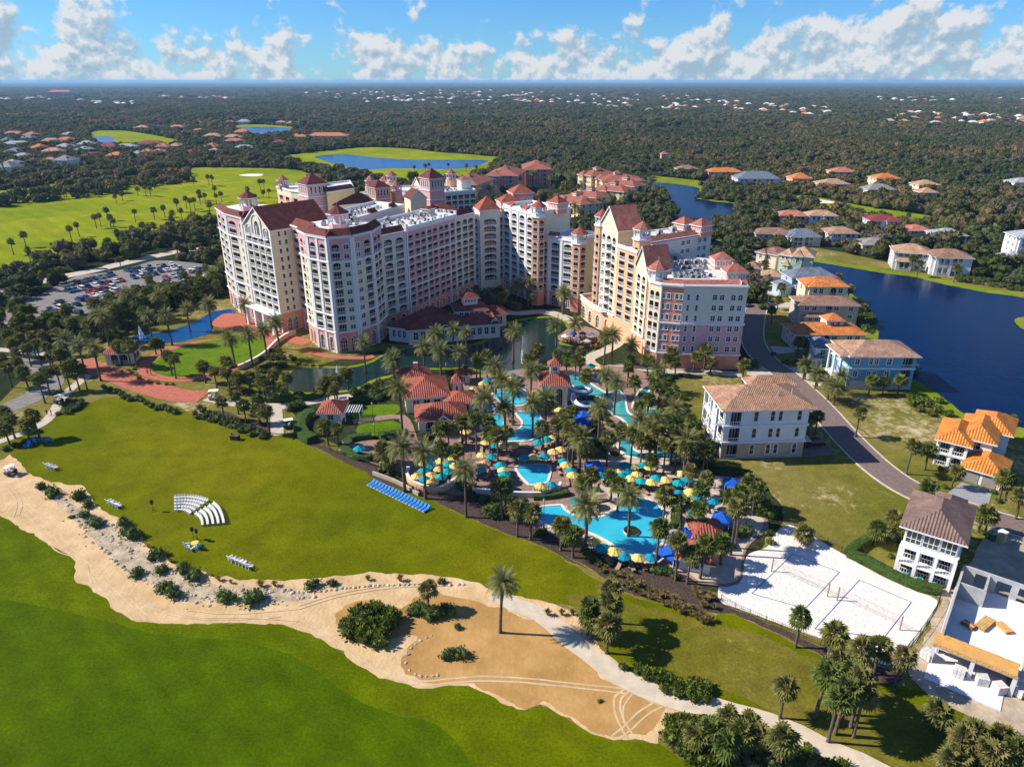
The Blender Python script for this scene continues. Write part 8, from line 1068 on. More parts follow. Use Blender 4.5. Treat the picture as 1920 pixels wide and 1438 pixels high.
# -- orange villa with garage
B = Bld('orange_villa', 'white villa with bright orange tiled roofs and a double garage, right of the brown road', 'house', (101, 136)); KEEP.append((102, 138, 12))
TO = tile_mat('villa_orange_tile', (0.66, 0.235, 0.045), 0.55, 1.0, .12)
r1 = [(3.0, WH, 'a_'), (3.2, WH, 'f_')]
for P_, h_, rs, fc in ((rect((93.2, 138.0), (97.8, 134.6), 12), 6.2, 2.0, {0: ([(.4, 'p'), (2.6, 'b'), (.4, 'p'), (2.6, 'b'), (.4, 'p')], r1), 3: ([(1, '-'), (2, 'w'), (2, '-'), (2, 'w'), (2, '-'), (2, 'w'), (1, '-')], r1), 1: ([(1, '-'), (2, 'w'), (5, '-')], r1)}),
                       (rect((98.4, 138.6), (103.2, 135.0), 13), 6.6, 2.2, {0: ([(1, '-'), (2, 'w'), (1, '-')], [(3.3, WH, '-'), (3.3, WH, 'f')]), 1: ([(5, '-'), (2, 'w'), (4, '-'), (2, 'w'), (1, '-')], [(3.3, WH, 'f')] * 2)}),
                       (rect((104.2, 143.6), (109.6, 139.4), 10), 6.4, 2.2, {0: ([(1, '-'), (2, 'w'), (1, '-')], [(3.2, WH, '-'), (3.2, WH, 'f')]), 1: ([(2, '-'), (2, 'w'), (2, '-'), (2, 'w'), (1, '-')], [(3.2, WH, 'f')] * 2)})):
    block(B, P_, 0, h_, fc, WH, WH, 0); hip(B, P_, h_, rs, TO, .8)
G_ = rect((95.4, 131.3), (100.8, 126.7), 10); block(B, G_, 0, 3.1, {1: ([(2, '-'), (1.6, 'w'), (3, '-'), (1.6, 'w'), (1, '-')], [(3.1, WH, 'f')])}, WH, WH, 0); hip(B, G_, 3.1, 2.1, TO, .6, part='garage_roof')
ga, gc = V2(G_[0]), V2(G_[1]); gd = (gc - ga).normalized(); gn = Vector((gd.y, -gd.x))
for f in (.27, .73):
    p = ga + (gc - ga) * f + gn * .03; b = MB()
    for k in range(4): b.box((0, 0, .32 + k * .6), (2.5, .1, .56), M_GARAGE)
    b.box((0, .03, 1.25), (2.7, .06, 2.5), M_GREYU); B.put('garage_door', b.to_mesh('garage_door', False), (p.x, p.y, 0), math.atan2(gd.y, gd.x))
B.done()
# -- white villa with brown roof facing the sea
B = Bld('seaside_villa', 'white three-storey seaside villa with plum brown roof and stacked balconies above the volleyball court', 'house', (77, 104)); KEEP.append((77, 104, 12))
A_, C_ = V2((66.4, 100.6)), V2((72.9, 95.9)); P_ = rect(tuple(A_), tuple(C_), 12.5); hh = 9.3; d = (C_ - A_).normalized(); n2 = Vector((d.y, -d.x)); rz_ = math.atan2(d.y, d.x); rr_ = [(3.0, WH, 'f'), (3.1, WH, 'f_'), (3.2, WH, 'f')]
block(B, P_, 0, hh, {0: ([(.3, '-')] + [(2, 'b'), (.3, '-')] * 3, [(3.0, WH, 'f'), (3.1, WH, 'f'), (3.2, WH, '-')]), 1: ([(2, '-'), (1.4, 'n'), (4, '-'), (1.4, 'n'), (4, '-'), (1.4, 'n'), (2, '-')], rr_)}, WH, WH, 0)
TP = tile_mat('villa_plum_tile', (0.235, 0.15, 0.12), 0.5, 1.0, .12); hip(B, P_, hh + .05, 2.4, TP, 1.0)
Q_ = rect(tuple(A_ + Vector((-d.y, d.x)) * 9 + d * 3), tuple(A_ + Vector((-d.y, d.x)) * 9 + d * 7), 6); block(B, Q_, 0, hh - .3, None, WH, WH, 0); hip(B, Q_, hh - .3, 1.6, TP, .6, part='wing_roof')
for k in range(3):
    p = A_ + d * (1.45 + 2.58 * k); b = MB()
    b.box((0, 0, 1.3), (2.3, .12, 2.5), M_GLASS)
    for x in (-1.15, -.38, .38, 1.15): b.box((x, -.05, 1.3), (.1, .12, 2.6), M_WHITE)
    for z_ in (.05, .9, 2.6): b.box((0, -.05, z_), (2.4, .12, .1), M_WHITE)
    q = p + n2 * .08; B.put('window', b.to_mesh('window', False), (q.x, q.y, 6.3), rz_)
for k in range(4):
    p = A_ + (C_ - A_) * (k / 3) + n2 * 1.5; B.piece('column').box((p.x, p.y, 3.05), (.5, .5, 6.1), M_WHITE, rz_)
for z_ in (2.9, 6.0): p = (A_ + C_) / 2 + n2 * .8; B.piece('balcony_slab').box((p.x, p.y, z_), (8.4, 1.8, .25), M_WHITE, rz_)
for k in range(19): p = A_ + (C_ - A_) * (k / 18) + n2 * 1.6; B.m('balcony_rail').box((p.x, p.y, 3.55), (.06, .06, .9), M_WHITE, rz_)
p = (A_ + C_) / 2 + n2 * 1.6; B.m('balcony_rail').box((p.x, p.y, 4.0), (8.2, .08, .1), M_WHITE, rz_); B.m('patio').box((p.x, p.y, .08), (8.6, 3.6, .16), M_PATH, rz_)
B.done()
M_TEAL = mat('teal_cushion', (0.05, 0.42, 0.50), .8, .06, 1)
for k in range(3):
    p = A_ + d * (1.6 + 2.3 * k) + n2 * 2.0; b = MB(); b.box((0, 0, .35), (.8, .8, .2), M_TEAL); b.box((0, .4, .75), (.8, .18, .8), M_TEAL); b.box((-.45, 0, .4), (.12, .8, .5), M_TEAL); b.box((.45, 0, .4), (.12, .8, .5), M_TEAL)
    for x in (-.35, .35):
        for y in (-.35, .35): b.box((x, y, .12), (.08, .08, .24), M_WHITE)
    o = b.build('patio_chair', uv=False); o.location = (p.x, p.y, .16); o.rotation_euler = (0, 0, rz_ + .3 * k); tag(o, 'teal patio chair under the seaside villa, %s from its garden path' % ORD[k].replace('nearest', 'first'), 'chair', 'villa patio chairs')
# -- blue house
B = Bld('blue_house', 'tall blue house with brown hip roof and white entrance stair by the lake', 'house', (100, 185)); KEEP.append((100, 185, 13)); AQ = hw('aqua'); P_ = [(91.6, 179.2), (109.2, 178.8), (109.6, 190.5), (92, 191)]
rr_ = [(2.6, hw('grey'), '-'), (3.6, AQ, 'f_'), (3.6, AQ, 'f')]
block(B, P_, 0, 9.8, {0: ([(.8, '-'), (1.5, 'w'), (1.6, '-'), (1.2, 'w'), (1.2, 'w'), (1.4, '-'), (1.5, 'w'), (2, '-'), (2.6, 'b'), (.5, '-')], rr_), 3: ([(1, '-'), (2, 'w'), (1, '-'), (2, 'w'), (1, '-'), (2, 'w'), (1, '-')], rr_)}, AQ, AQ, 0); TB = tile_mat('blue_house_tile', (0.40, 0.24, 0.16), .45); hip(B, P_, 9.85, 2.6, TB, .9)
for y_ in (180.2, 184, 187.6): B.piece('column').box((89.6, y_, 6.0), (.5, .5, 7.6), M_WHITE)
hip(B, [(89.0, 179.6), (91.5, 179.6), (91.5, 188.4), (89.0, 188.4)], 9.7, 1.0, TB, .5, part='porch_roof'); B.m('porch').box((90.2, 184, 2.6), (2.6, 8.6, .3), M_WHITE)
for k in range(9): B.piece('stair').box((88.6 - k * .38, 180.6, 2.4 - k * .28), (.4, 2.2, .3), M_WHITE)
B.done()
# -- house under construction
M_CONC = mat('grey_blockwork', (0.42, 0.42, 0.42), .95, .1, .8); M_SLAB = mat('fresh_slab', (0.66, 0.66, 0.68), .9, .04, .5); M_PLY = mat('plywood_deck', (0.62, 0.33, 0.09), .85, .1, .6); M_WOOD = mat('lumber', (0.55, 0.36, 0.17), .9, .15, 2.0)
B = Bld('house_shell', 'half-built house of grey block walls and white slab with an orange plywood deck', 'building site', (72, 88)); KEEP.append((74, 92, 12))
a_, c_ = V2((60.8, 78.2)), V2((66.9, 73.4)); d = (c_ - a_).normalized(); v = Vector((-d.y, d.x)); rz_ = math.atan2(d.y, d.x); wd = (c_ - a_).length; X2 = lambda s_, t_: a_ + d * s_ + v * t_
m_ = X2(wd / 2 + 1.0, 12.5); B.piece('slab').box((m_.x, m_.y, 1.55), (wd + 3, 19, .3), M_SLAB, rz_); m_ = X2(wd / 2, 1.5); B.piece('ground_slab').box((m_.x, m_.y, .12), (wd + 1.5, 9, .2), M_SLAB, rz_)
for s_, t0, t1, h_ in ((-.2, 3.5, 22, 3.2), (wd + 2.2, 3.5, 22, 3.2)):
    q0, q1 = X2(s_, t0), X2(s_, t1); m_ = (q0 + q1) / 2; B.piece('block_wall').box((m_.x, m_.y, 1.6 + h_ / 2 - .8), (.35, t1 - t0, h_ + 1.6), M_CONC, rz_)
for s0, s1 in ((-.2, 1.6), (3.6, 4.6), (6.6, 7.6), (9, wd + 2.2)):
    m_ = X2((s0 + s1) / 2, 22); B.piece('block_wall').box((m_.x, m_.y, 2.6), (s1 - s0, .35, 3.4), M_CONC, rz_)
m_ = X2(wd / 2 + 1, 22); B.piece('block_wall').box((m_.x, m_.y, 4.6), (wd + 2.4, .36, .7), M_CONC, rz_); m_ = X2(1.8, 17); B.piece('block_wall').box((m_.x, m_.y, 3.2), (3.6, .3, 3.0), M_CONC, rz_); m_ = X2(3.4, 19.4); B.piece('block_wall').box((m_.x, m_.y, 3.2), (.3, 4.8, 3.0), M_CONC, rz_)
m_ = X2(wd / 2 + .3, 2.2); B.m('plywood_deck').box((m_.x, m_.y, 3.55), (wd + 2.4, 3.0, .14), M_PLY, rz_)
for t_ in (.7, 3.7): m_ = X2(wd / 2 + .3, t_); B.piece('deck_edge').box((m_.x, m_.y, 3.5), (wd + 2.6, .12, .4), M_WOOD, rz_)
for s_ in (-.7, wd / 2 + .3, wd + 1.4): m_ = X2(s_, 1.0); B.piece('post').box((m_.x, m_.y, 1.7), (.5, .5, 3.4), M_SLAB, rz_)
for k in range(14): m_ = X2(-.8 + k * .75, .66); B.piece('deck_edge').box((m_.x, m_.y, 3.75), (.08, .08, .7), M_WOOD, rz_)
B.done()
def lumber(nm, lb, s_, t_, n, ln, w_, rz, m1, m2, z=1.72):
    b = MB()
    for k in range(n):
        for j in range(3): b.box((k * w_ - n * w_ / 2, (j % 2) * .1, .1 + j * .16), (w_ * .9, ln, .14), m1 if (k + j) % 3 else m2)
    for y in (-ln * .3, ln * .3): b.box((0, y, .03), (n * w_, .12, .06), m2)
    p = X2(s_, t_); o = b.build(nm, uv=False); o.location = (p.x, p.y, z); o.rotation_euler = (0, 0, rz); tag(o, lb, 'lumber')
lumber('lumber_stack', 'long pale lumber pile on the white slab', 4.6, 12.5, 5, 3.6, .3, rz_ - .3, M_WOOD, M_PLY); lumber('lumber_stack', 'short orange timber pile beside the long lumber pile', 7.0, 13.4, 4, 2.2, .3, rz_ + .8, M_PLY, M_WOOD); lumber('plank_stack', 'rusty brown stack of boards nearest the wall of the slab', 2.6, 10.8, 3, 1.7, .4, rz_ + 1.2, mat('rusty_board', (0.34, 0.13, 0.05), .9, .2, 1.5), M_WOOD)
M_BLK = mat('pale_blocks', (0.62, 0.61, 0.59), .95, .08, 1.5)
_b = MB()
for i in range(3):
    for j in range(3):
        for k in range(5): _b.box((i * .42 - .42, j * .42 - .42, .24 + k * .22), (.39, .39, .2), M_BLK)
for i in (-.4, .4): _b.box((i, 0, .07), (.12, 1.3, .14), M_WOOD)
PAL_ = _b.to_mesh('block_pallet', False)
for k, (x, y) in enumerate(L['pallets']): tag(inst('block_pallet', PAL_, (x, y, .1), .5 + k * .4, 1.15), 'pallet of white blocks below the plywood deck, %s from the volleyball court' % ORD[k].replace('nearest', 'first'), 'pallet', 'block pallets')

b = MB(); b.box((0, 0, 1.1), (1.2, 1.2, 2.2), mat('tan_cabin', (0.50, 0.36, 0.20), .7, .06, 1)); b.box((0, 0, 2.28), (1.3, 1.3, .16), M_WHITE); b.box((-.1, -.62, 1.0), (.7, .05, 1.8), M_GARAGE); o = b.build('site_toilet', uv=False); o.location = (*L['site_boxes'][0], .1); o.rotation_euler = (0, 0, .5); tag(o, 'tan portable site toilet beside the brown road', 'site toilet')
b = MB(); b.box((0, 0, .5), (1.5, 1.1, 1.0), mat('utility_green', (0.02, 0.10, 0.06), .6, .06, 1)); b.box((0, 0, 1.04), (1.6, 1.2, .1), mat('utility_green', (0.02, 0.10, 0.06))); b.box((0, -.56, .5), (.03, .04, .9), M_GREYU); o = b.build('utility_box', uv=False); o.location = (*L['site_boxes'][1], .1); o.rotation_euler = (0, 0, .5); tag(o, 'green utility box next to the site toilet', 'utility box')

# ------------------------------------------------------------------ pool gardens
T_CLUB = tile_mat('clubhouse_tile', (0.34, 0.095, 0.06), 0.55, 1.0, .2)
def lodge(B, p, dep, h, rise, cols='b', wm=M_CREAM, m=None, over=.9, z0=0, part='roof'):
    P_ = rect(p[0], p[1], dep); fc = {i: (wcols(math.dist(P_[i], P_[(i + 1) % 4]), cols, 2.8), [(h, wm, 'a')]) for i in (0, 1, 3)}
    block(B, P_, z0, z0 + h, fc, wm, wm, 0); hip(B, P_, z0 + h, rise, m or T_CLUB, over, part=part); return P_
RS = L['rest']
B = Bld('clubhouse', 'cream pool clubhouse under sprawling red tiled hip roofs with a little belfry', 'clubhouse', RS[0][0])
lodge(B, RS[0], 8, 3.6, 2.6); lodge(B, RS[1], 12, 4.4, 2.8, 'w'); lodge(B, RS[2], 9, 4.2, 2.4, 'w'); lodge(B, RS[3], 6.5, 3.6, 1.8, 'b', part='wing_roof')
lodge(B, RS[4], 2.6, 6.4, 1.6, 'n', over=.5, part='belfry_roof'); p = V2(RS[0][0]) * .45 + V2(RS[0][1]) * .55; gable(B, (p.x - 1.6, p.y - .4), (p.x + 1.6, p.y - .4), 4, 3.5, 1.4, T_CLUB, M_CREAM, part='dormer_roof'); B.piece('chimney').box((RS[2][0][0] + 3, RS[2][0][1] + 5, 7), (1.2, 1.0, 2.2), M_SALM); B.done()
B = Bld('garden_kiosk', 'tiny red roofed kiosk behind the clubhouse belfry', 'kiosk', RS[5][0]); lodge(B, RS[5], 3.5, 2.8, 1.4, 'w'); B.done()
B = Bld('slide_tower', 'cream water slide tower with red hip roof and square lantern between the pools', 'slide tower', RS[6][0])
P_ = lodge(B, RS[6], 7.5, 7.0, 2.6); c_ = (V2(P_[0]) + V2(P_[2])) / 2; q = [(c_.x - 1.2, c_.y - 1.2), (c_.x + 1.2, c_.y - 1.2), (c_.x + 1.2, c_.y + 1.2), (c_.x - 1.2, c_.y + 1.2)]
block(B, q, 8, 11.2, {0: ([(.3, '-'), (1.4, 'w'), (.3, '-')], [(1, M_CREAM, '-'), (2.2, M_CREAM, 'f')])}, M_CREAM, M_CREAM, 0); hip(B, q, 11.2, 1.6, T_CLUB, .6, part='lantern_roof'); B.done()
M_FLUME = mat('slide_flume', (0.72, 0.74, 0.76), .35, .03, 1, .5); M_FLB = mat('slide_flume_blue', (0.02, 0.12, 0.30), .35, .05, 1, .5)
def flume(nm, lb, c, r, z0, z1, turns, a0, tail):
    """open half-pipe spiralling down from the tower"""
    b = MB(); path = []; n = int(26 * turns)
    for k in range(n + 1): t_ = k / n; a = a0 + t_ * turns * 2 * math.pi; path.append(Vector((c[0] + r * math.cos(a), c[1] + r * math.sin(a), z0 + (z1 - z0) * t_)))
    path += [path[-1] + (path[-1] - path[-2]).normalized() * k * tail / 4 for k in range(1, 5)]; sec = [(math.cos(rad(q)) * .75, math.sin(rad(q)) * .75) for q in range(180, 361, 30)]; prev = None
    for i, p in enumerate(path):
        d = (path[min(i + 1, len(path) - 1)] - path[max(0, i - 1)]).normalized(); s_ = d.cross(Vector((0, 0, 1))).normalized(); ring = [p + s_ * x + Vector((0, 0, z + .7)) for x, z in sec]
        if prev:
            for j in range(6): b.poly([prev[j], prev[j + 1], ring[j + 1], ring[j]], M_FLUME); b.poly([v + Vector((0, 0, -.05)) for v in (ring[j], ring[j + 1], prev[j + 1], prev[j])], M_FLB)
        prev = ring
        if i % 6 == 0 and p.z > 1: b.box((p.x, p.y, p.z / 2), (.2, .2, p.z), M_FLB)
    o = b.build(nm, uv=False); tag(o, lb, 'water slide')
flume('water_slide', 'upper white spiral water slide leaving the tower toward the river', (P_[1][0] + 3.4, P_[1][1] + 3.0), 2.8, 5.2, 2.6, 1.1, 2.4, 3); flume('water_slide', 'lower white and blue slide loop beside the tower foot', (P_[1][0] + 4.0, P_[1][1] - 1.6), 2.6, 3.4, .7, 1.0, 2.2, 4)
B = Bld('garden_pavilion', 'small white pavilion with red hip roof and pergola beside the lawn hedge', 'pavilion', RS[7][0]); P_ = lodge(B, RS[7], 6, 2.9, 2.1, 'w', WH)
for k in range(7):
    B.piece('pergola_beam').box((P_[1][0] + .9 + k * .6, P_[1][1] + 2.6, 2.7), (.14, 4.6, .2), M_WHITE)
for x in (1, 4.6):
    for y in (.7, 4.5): B.piece('pergola_post').box((P_[1][0] + x, P_[1][1] + y, 1.35), (.22, .22, 2.7), M_WHITE)
B.done()
B = Bld('gatehouse', 'arched cream gatehouse with red roof beside the terracotta walk', 'gatehouse', RS[8][0]); lodge(B, RS[8], 6, 3.6, 2.2, 'b', M_PALE); B.done()
B = Bld('pool_bar', 'red tiled pool bar hut beside the blue cabanas, farther one', 'hut', RS[9][0]); lodge(B, RS[9], 4.5, 2.7, 1.7, 'w', WH); B.done()
B = Bld('pool_bar', 'red tiled hut nearer the sea at the pool corner', 'hut', RS[10][0]); lodge(B, RS[10], 5, 2.8, 1.9, 'w', WH); B.done()
# -- parasols
M_PY = mat('yellow_canvas', (0.72, 0.50, 0.16), .85, .05, 1.5, rnd=.25); M_PT = mat('teal_canvas', (0.0, 0.27, 0.34), .85, .05, 1.5, rnd=.25); M_PB = mat('blue_canvas', (0.008, 0.09, 0.46), .8, .05, 1.5); M_POLE = mat('dark_wood_pole', (0.12, 0.08, 0.05), .7, .1, 2); M_TEAK = mat('teak_lounger', (0.20, 0.12, 0.075), .85, .15, 3, rnd=.3); M_SLING = mat('tan_sling', (0.40, 0.29, 0.20), .9, .08, 2, rnd=.2); M_BLUEC = mat('bright_blue_cushion', (0.03, 0.24, 0.72), .8, .06, 1.5)
def canopy(m):
    b = MB(); n = 8; P0 = ngon((0, 0), 1.55, n); P1 = ngon((0, 0), .35, n)
    for i in range(n):
        j = (i + 1) % n; mx_, my_ = (P0[i][0] + P0[j][0]) / 2 * .99, (P0[i][1] + P0[j][1]) / 2 * .99
        b.poly([(*P0[i], 2.2), (mx_, my_, 2.16), (P1[i][0] * .6 + P1[j][0] * .6, P1[i][1] * .6 + P1[j][1] * .6, 2.86), (*P1[i], 2.84)], m); b.poly([(mx_, my_, 2.16), (*P0[j], 2.2), (*P1[j], 2.84), (P1[i][0] * .6 + P1[j][0] * .6, P1[i][1] * .6 + P1[j][1] * .6, 2.86)], m)
        b.poly([(*P0[i], 2.02), (*P0[j], 2.02), (*P0[j], 2.2), (*P0[i], 2.2)], m); b.poly([(P1[i][0] * 1.3, P1[i][1] * 1.3, 2.86), (P1[j][0] * 1.3, P1[j][1] * 1.3, 2.86), (0, 0, 3.02)], m)
    return b.to_mesh('canopy', False)
_p = MB(); _p.tube([(0, 0, 0), (0, 0, 3.1)], .045, M_POLE, 6); _p.tube([(0, 0, 0), (0, 0, .12)], .3, M_METAL, 8)
for i in range(8): _p.tube([(0, 0, 2.5), (1.4 * math.cos(i * .7854), 1.4 * math.sin(i * .7854), 2.18)], .02, M_POLE, 4, False)
POLE = _p.to_mesh('pole', False); CAN = {'y': canopy(M_PY), 't': canopy(M_PT)}
def lounger_mesh(fr, cu):
    b = MB(); b.box((0, -.25, .34), (.66, 1.3, .1), cu); b.box((0, .62, .55), (.66, .75, .09), cu, 0, Matrix.Rotation(rad(38), 3, 'X'))
    for s_ in (-.34, .34):
        b.box((s_, 0, .28), (.06, 1.95, .07), fr)
        for y in (-.8, .75): b.box((s_, y, .13), (.06, .08, .26), fr)
    b.box((0, -.92, .28), (.7, .06, .07), fr); return b.to_mesh('lounger', False)
LOU = lounger_mesh(M_TEAK, M_SLING); LOUB = lounger_mesh(M_WHITE, M_BLUEC)
POOLS = [spline(p, True, 1.5) for p in L['pools']]
# name each parasol by what it is nearest to
MARK = [('on the walled round deck', L['round_wall'][3]), ('by the slide tower', RS[6][0]), ('by the small square pool', L['pools'][4][0]), ('behind the clubhouse', RS[5][0]), ('along the seaward edge of the lower pool', L['pools'][5][17]), ('between the river and the lower pool', L['par_t'][30]), ('near the pool bar huts', RS[9][0]), ('on the island of the lower pool', L['pools'][5][4]), ('on the clubhouse patio', L['par_t'][-1]), ('south of the upper pool', L['pools'][2][8]), ('at the head of the river', L['pools'][6][2])]
cnt = 0
for kd in 'yt':
    for i, (x, y) in enumerate(L['par_y' if kd == 'y' else 'par_t']):
        r = random.Random(i + (kd == 't') * 100); e = empty('parasol', (x, y, .15), r.uniform(0, .8)); wh = min(MARK, key=lambda q: math.dist(q[1], (x, y)))[0]
        tag(e, '%s canvas parasol %s' % ('yellow' if kd == 'y' else 'teal', wh), 'parasol', ('yellow' if kd == 'y' else 'teal') + ' parasols ' + wh); s = r.uniform(.8, .95); inst('canopy', CAN[kd], (0, 0, 0), 0, s, e); inst('pole', POLE, (0, 0, 0), 0, s, e)
        for sg in (-1, 1):
            px, py = x + sg * r.uniform(.9, 1.3), y - r.uniform(.4, 1.2)
            if any(inside((px, py), q) for q in POOLS): continue
            tag(inst('sun_lounger', LOU, (px, py, .16), r.uniform(-.5, .5) + 3.14 * (i % 2)), 'tan sling sun lounger under the parasols ' + wh, 'sun lounger', 'loungers ' + wh)
# extra loungers in rows on the decks
for a, c, n, gp in (((z_, w_), (x_, y_), n_, g_) for z_, w_, x_, y_, n_, g_ in L['lounger_rows']):
    for k in range(n):
        t_ = (k + .5) / n; x, y = a[0] + (c[0] - a[0]) * t_, a[1] + (c[1] - a[1]) * t_
        if any(inside((x, y), q) for q in POOLS): continue
        tag(inst('sun_lounger', LOU, (x, y, .16), math.atan2(c[1] - a[1], c[0] - a[0]) + .1 * math.sin(k * 3)), 'tan sling sun lounger in the open row ' + gp, 'sun lounger', 'lounger row ' + gp)
a, c = L['lounge_row']
for k in range(18):
    t_ = k / 17; tag(inst('beach_lounger', LOUB, (a[0] + (c[0] - a[0]) * t_, a[1] + (c[1] - a[1]) * t_, .07), math.atan2(c[1] - a[1], c[0] - a[0]), (.82, 1.1, 1.1)), 'bright blue lounger in the straight row on the lawn edge', 'sun lounger', 'blue loungers on the lawn')
# -- cabanas
def cabana():
    b = MB(); w_ = 1.7; P0 = [(-w_, -w_), (w_, -w_), (w_, w_), (-w_, w_)]
    for i in range(4):
        j = (i + 1) % 4; b.poly([(*P0[i], 2.3), (*P0[j], 2.3), (0, 0, 3.3)], M_PB); b.poly([(*P0[i], 1.95), (*P0[j], 1.95), (*P0[j], 2.3), (*P0[i], 2.3)], M_PB)
    b.poly([(-w_, w_ * .96, .2), (w_, w_ * .96, .2), (w_, w_ * .96, 2), (-w_, w_ * .96, 2)], M_PB)
    for p in P0: b.poly([(p[0], p[1], .1), (p[0] * .72, p[1], .1), (p[0] * .72, p[1], 2), (p[0], p[1], 2)], M_PB)
    q = MB()
    for p in P0: q.box((p[0], p[1], 1.1), (.09, .09, 2.2), M_WHITE)
    return b.to_mesh('canopy', False), q.to_mesh('frame', False)
CB = cabana(); CL = ['beside the clubhouse pool steps', 'behind the red pool bar roof', 'at the seaward corner of the lower pool', 'beside the white hut of the pool bar', 'at the grass behind the pool palms, nearer the white villa', 'lower one by the grass behind the pool palms', 'highest of three by the slide', 'middle of three by the slide', 'lowest of three by the slide']
for i, (x, y) in enumerate(L['cabanas']):
    e = empty('cabana', (x, y, .14), .2 + i * .3); tag(e, 'royal blue canvas cabana ' + CL[i], 'cabana', 'blue cabanas'); inst('canopy', CB[0], parent=e); inst('frame', CB[1], parent=e)
# -- walls, isle and fittings
def wall(nm, lb, pts, w_, h, m, cap=None):
    o = kerb(nm, pts, w_, 0, h, m, False, 1.0); tag(o, lb, 'wall')
    if cap: kerb('coping', pts, w_ + .15, h, h + .12, cap, False, 1.0, parent=o)
wall('retaining_wall', 'curved ochre wall round the parasol deck above the lawn', L['round_wall'], .5, 1.5, M_PEACH, M_COPING)
for p_, lb in zip(L['pool_walls'], ('pale wall below the small square pool', 'low stone wall beside the slide walk', 'low dark wall along the mulch border')): wall('garden_wall', lb, p_, .4, .9 if 'dark' in lb else 1.2, M_STONE if 'dark' in lb else M_PALE, None if 'dark' in lb else M_COPING)
wall('terrace_wall', 'pink balustrade wall curving down from the hotel terrace', L['terrace_wall'], .5, 1.5, M_PEACH, M_WHITE)
b = MB(); b.prism(ngon((0, 0), 1.5, 20), 0, .45, M_COPING, M_SOIL); o = b.build('palm_planter', uv=False); o.location = (*L['isle'], .1); tag(o, 'round white planter ringing the palm in the lower pool', 'planter')
_s = shrub_mesh(77, M_BRIGHT, 200, .22)
M_OC = mat('orange_chair', (0.50, 0.22, 0.08), .8, .1, 1)
_t = MB(); _t.tube([(0, 0, .72), (0, 0, .76)], .6, M_TEAK, 12); _t.tube([(0, 0, 0), (0, 0, .72)], .06, M_POLE, 6)
for k in range(4):
    x, y = math.cos(k * 1.571 + .4) * .95, math.sin(k * 1.571 + .4) * .95; _t.box((x, y, .4), (.46, .46, .12), M_OC, k * 1.571 + .4); _t.box((x * 1.22, y * 1.22, .75), (.1, .46, .6), M_OC, k * 1.571 + .4); _t.box((x, y, .18), (.36, .36, .34), M_POLE, k * 1.571 + .4)
DT = _t.to_mesh('dining_table', False); CAN['w'] = canopy(M_WHITE); CAN['b'] = canopy(M_PB)
for i, (x, y) in enumerate(L['dining']):
    tag(inst('dining_set', DT, (x, y, .35), i), 'round dining table with four orange chairs on the lagoon deck', 'table', 'dining sets on the lagoon deck'); tag(inst('dining_set', DT, (x + 2.1, y - .9, .35), i), 'round dining table with four orange chairs on the lagoon deck', 'table', 'dining sets on the lagoon deck')
    e = empty('parasol', (x, y, .35)); k = 'b' if i in (1, 2) else 'w'; tag(e, '%s parasol over the dining tables on the lagoon deck' % ('blue' if k == 'b' else 'white'), 'parasol', ('blue' if k == 'b' else 'white') + ' dining parasols'); inst('canopy', CAN[k], scale=.85, parent=e); inst('pole', POLE, scale=.85, parent=e)

# ------------------------------------------------------------------ vehicles, furniture and small things
def car_mesh(m, kind=0):
    """body lofted from profiles, glazed cabin, wheels"""
    b = MB(); H_ = (1.45, 1.75, 1.55)[kind]; Lh = (2.25, 2.35, 2.6)[kind]; wd = .9
    prof = [(-Lh, .45), (-Lh, .85), (-Lh * .62, .98), (Lh * .78, .98) if kind != 2 else (Lh * .2, 1.0), (Lh, .9), (Lh, .45)]; n = len(prof)
    for s_ in (-1, 1): b.poly([(x, s_ * wd, z) for x, z in (prof if s_ < 0 else prof[::-1])], m)
    for i in range(n): a, c = prof[i], prof[(i + 1) % n]; b.poly([(a[0], -wd, a[1]), (a[0], wd, a[1]), (c[0], wd, c[1]), (c[0], -wd, c[1])], m)
    c0, c1, t0, t1 = (-Lh * .5, Lh * .82, -Lh * .18, Lh * .55) if kind == 0 else ((-Lh * .5, Lh * .97, -Lh * .22, Lh * .85) if kind == 1 else (-Lh * .45, Lh * .22, -Lh * .2, Lh * .15)); ww = wd * .93; tw = wd * .72
    B4 = [(c0, -ww), (c1, -ww), (c1, ww), (c0, ww)]; T4_ = [(t0, -tw), (t1, -tw), (t1, tw), (t0, tw)]
    for i in range(4): j = (i + 1) % 4; b.poly([(*B4[i], .97), (*B4[j], .97), (*T4_[j], H_ - .04), (*T4_[i], H_ - .04)], M_GLASS)
    b.prism(T4_, H_ - .05, H_, m)
    for x in (-Lh * .62, Lh * .62):
        for s_ in (-1, 1): b.tube([(x, s_ * (wd - .2), .33), (x, s_ * (wd + .02), .33)], .33, M_GREYU, 10)
    for s_ in (-.6, .6): b.box((-Lh - .01, s_, .72), (.05, .35, .14), M_WHITE); b.box((Lh + .01, s_, .74), (.05, .3, .14), M_SALM)
    return b.to_mesh('car', False)
def paint(n, c): return mat('car_paint_' + n, c, .25, .02, 1, .6)
PAINT = [('white', (0.75, 0.75, 0.75)), ('white', (0.75, 0.75, 0.75)), ('silver', (0.42, 0.43, 0.45)), ('grey', (0.16, 0.17, 0.18)), ('black', (0.015, 0.015, 0.018)), ('blue', (0.02, 0.07, 0.25)), ('navy', (0.012, 0.03, 0.09)), ('red', (0.35, 0.02, 0.02))]
CARS = {}; rc_ = random.Random(8)
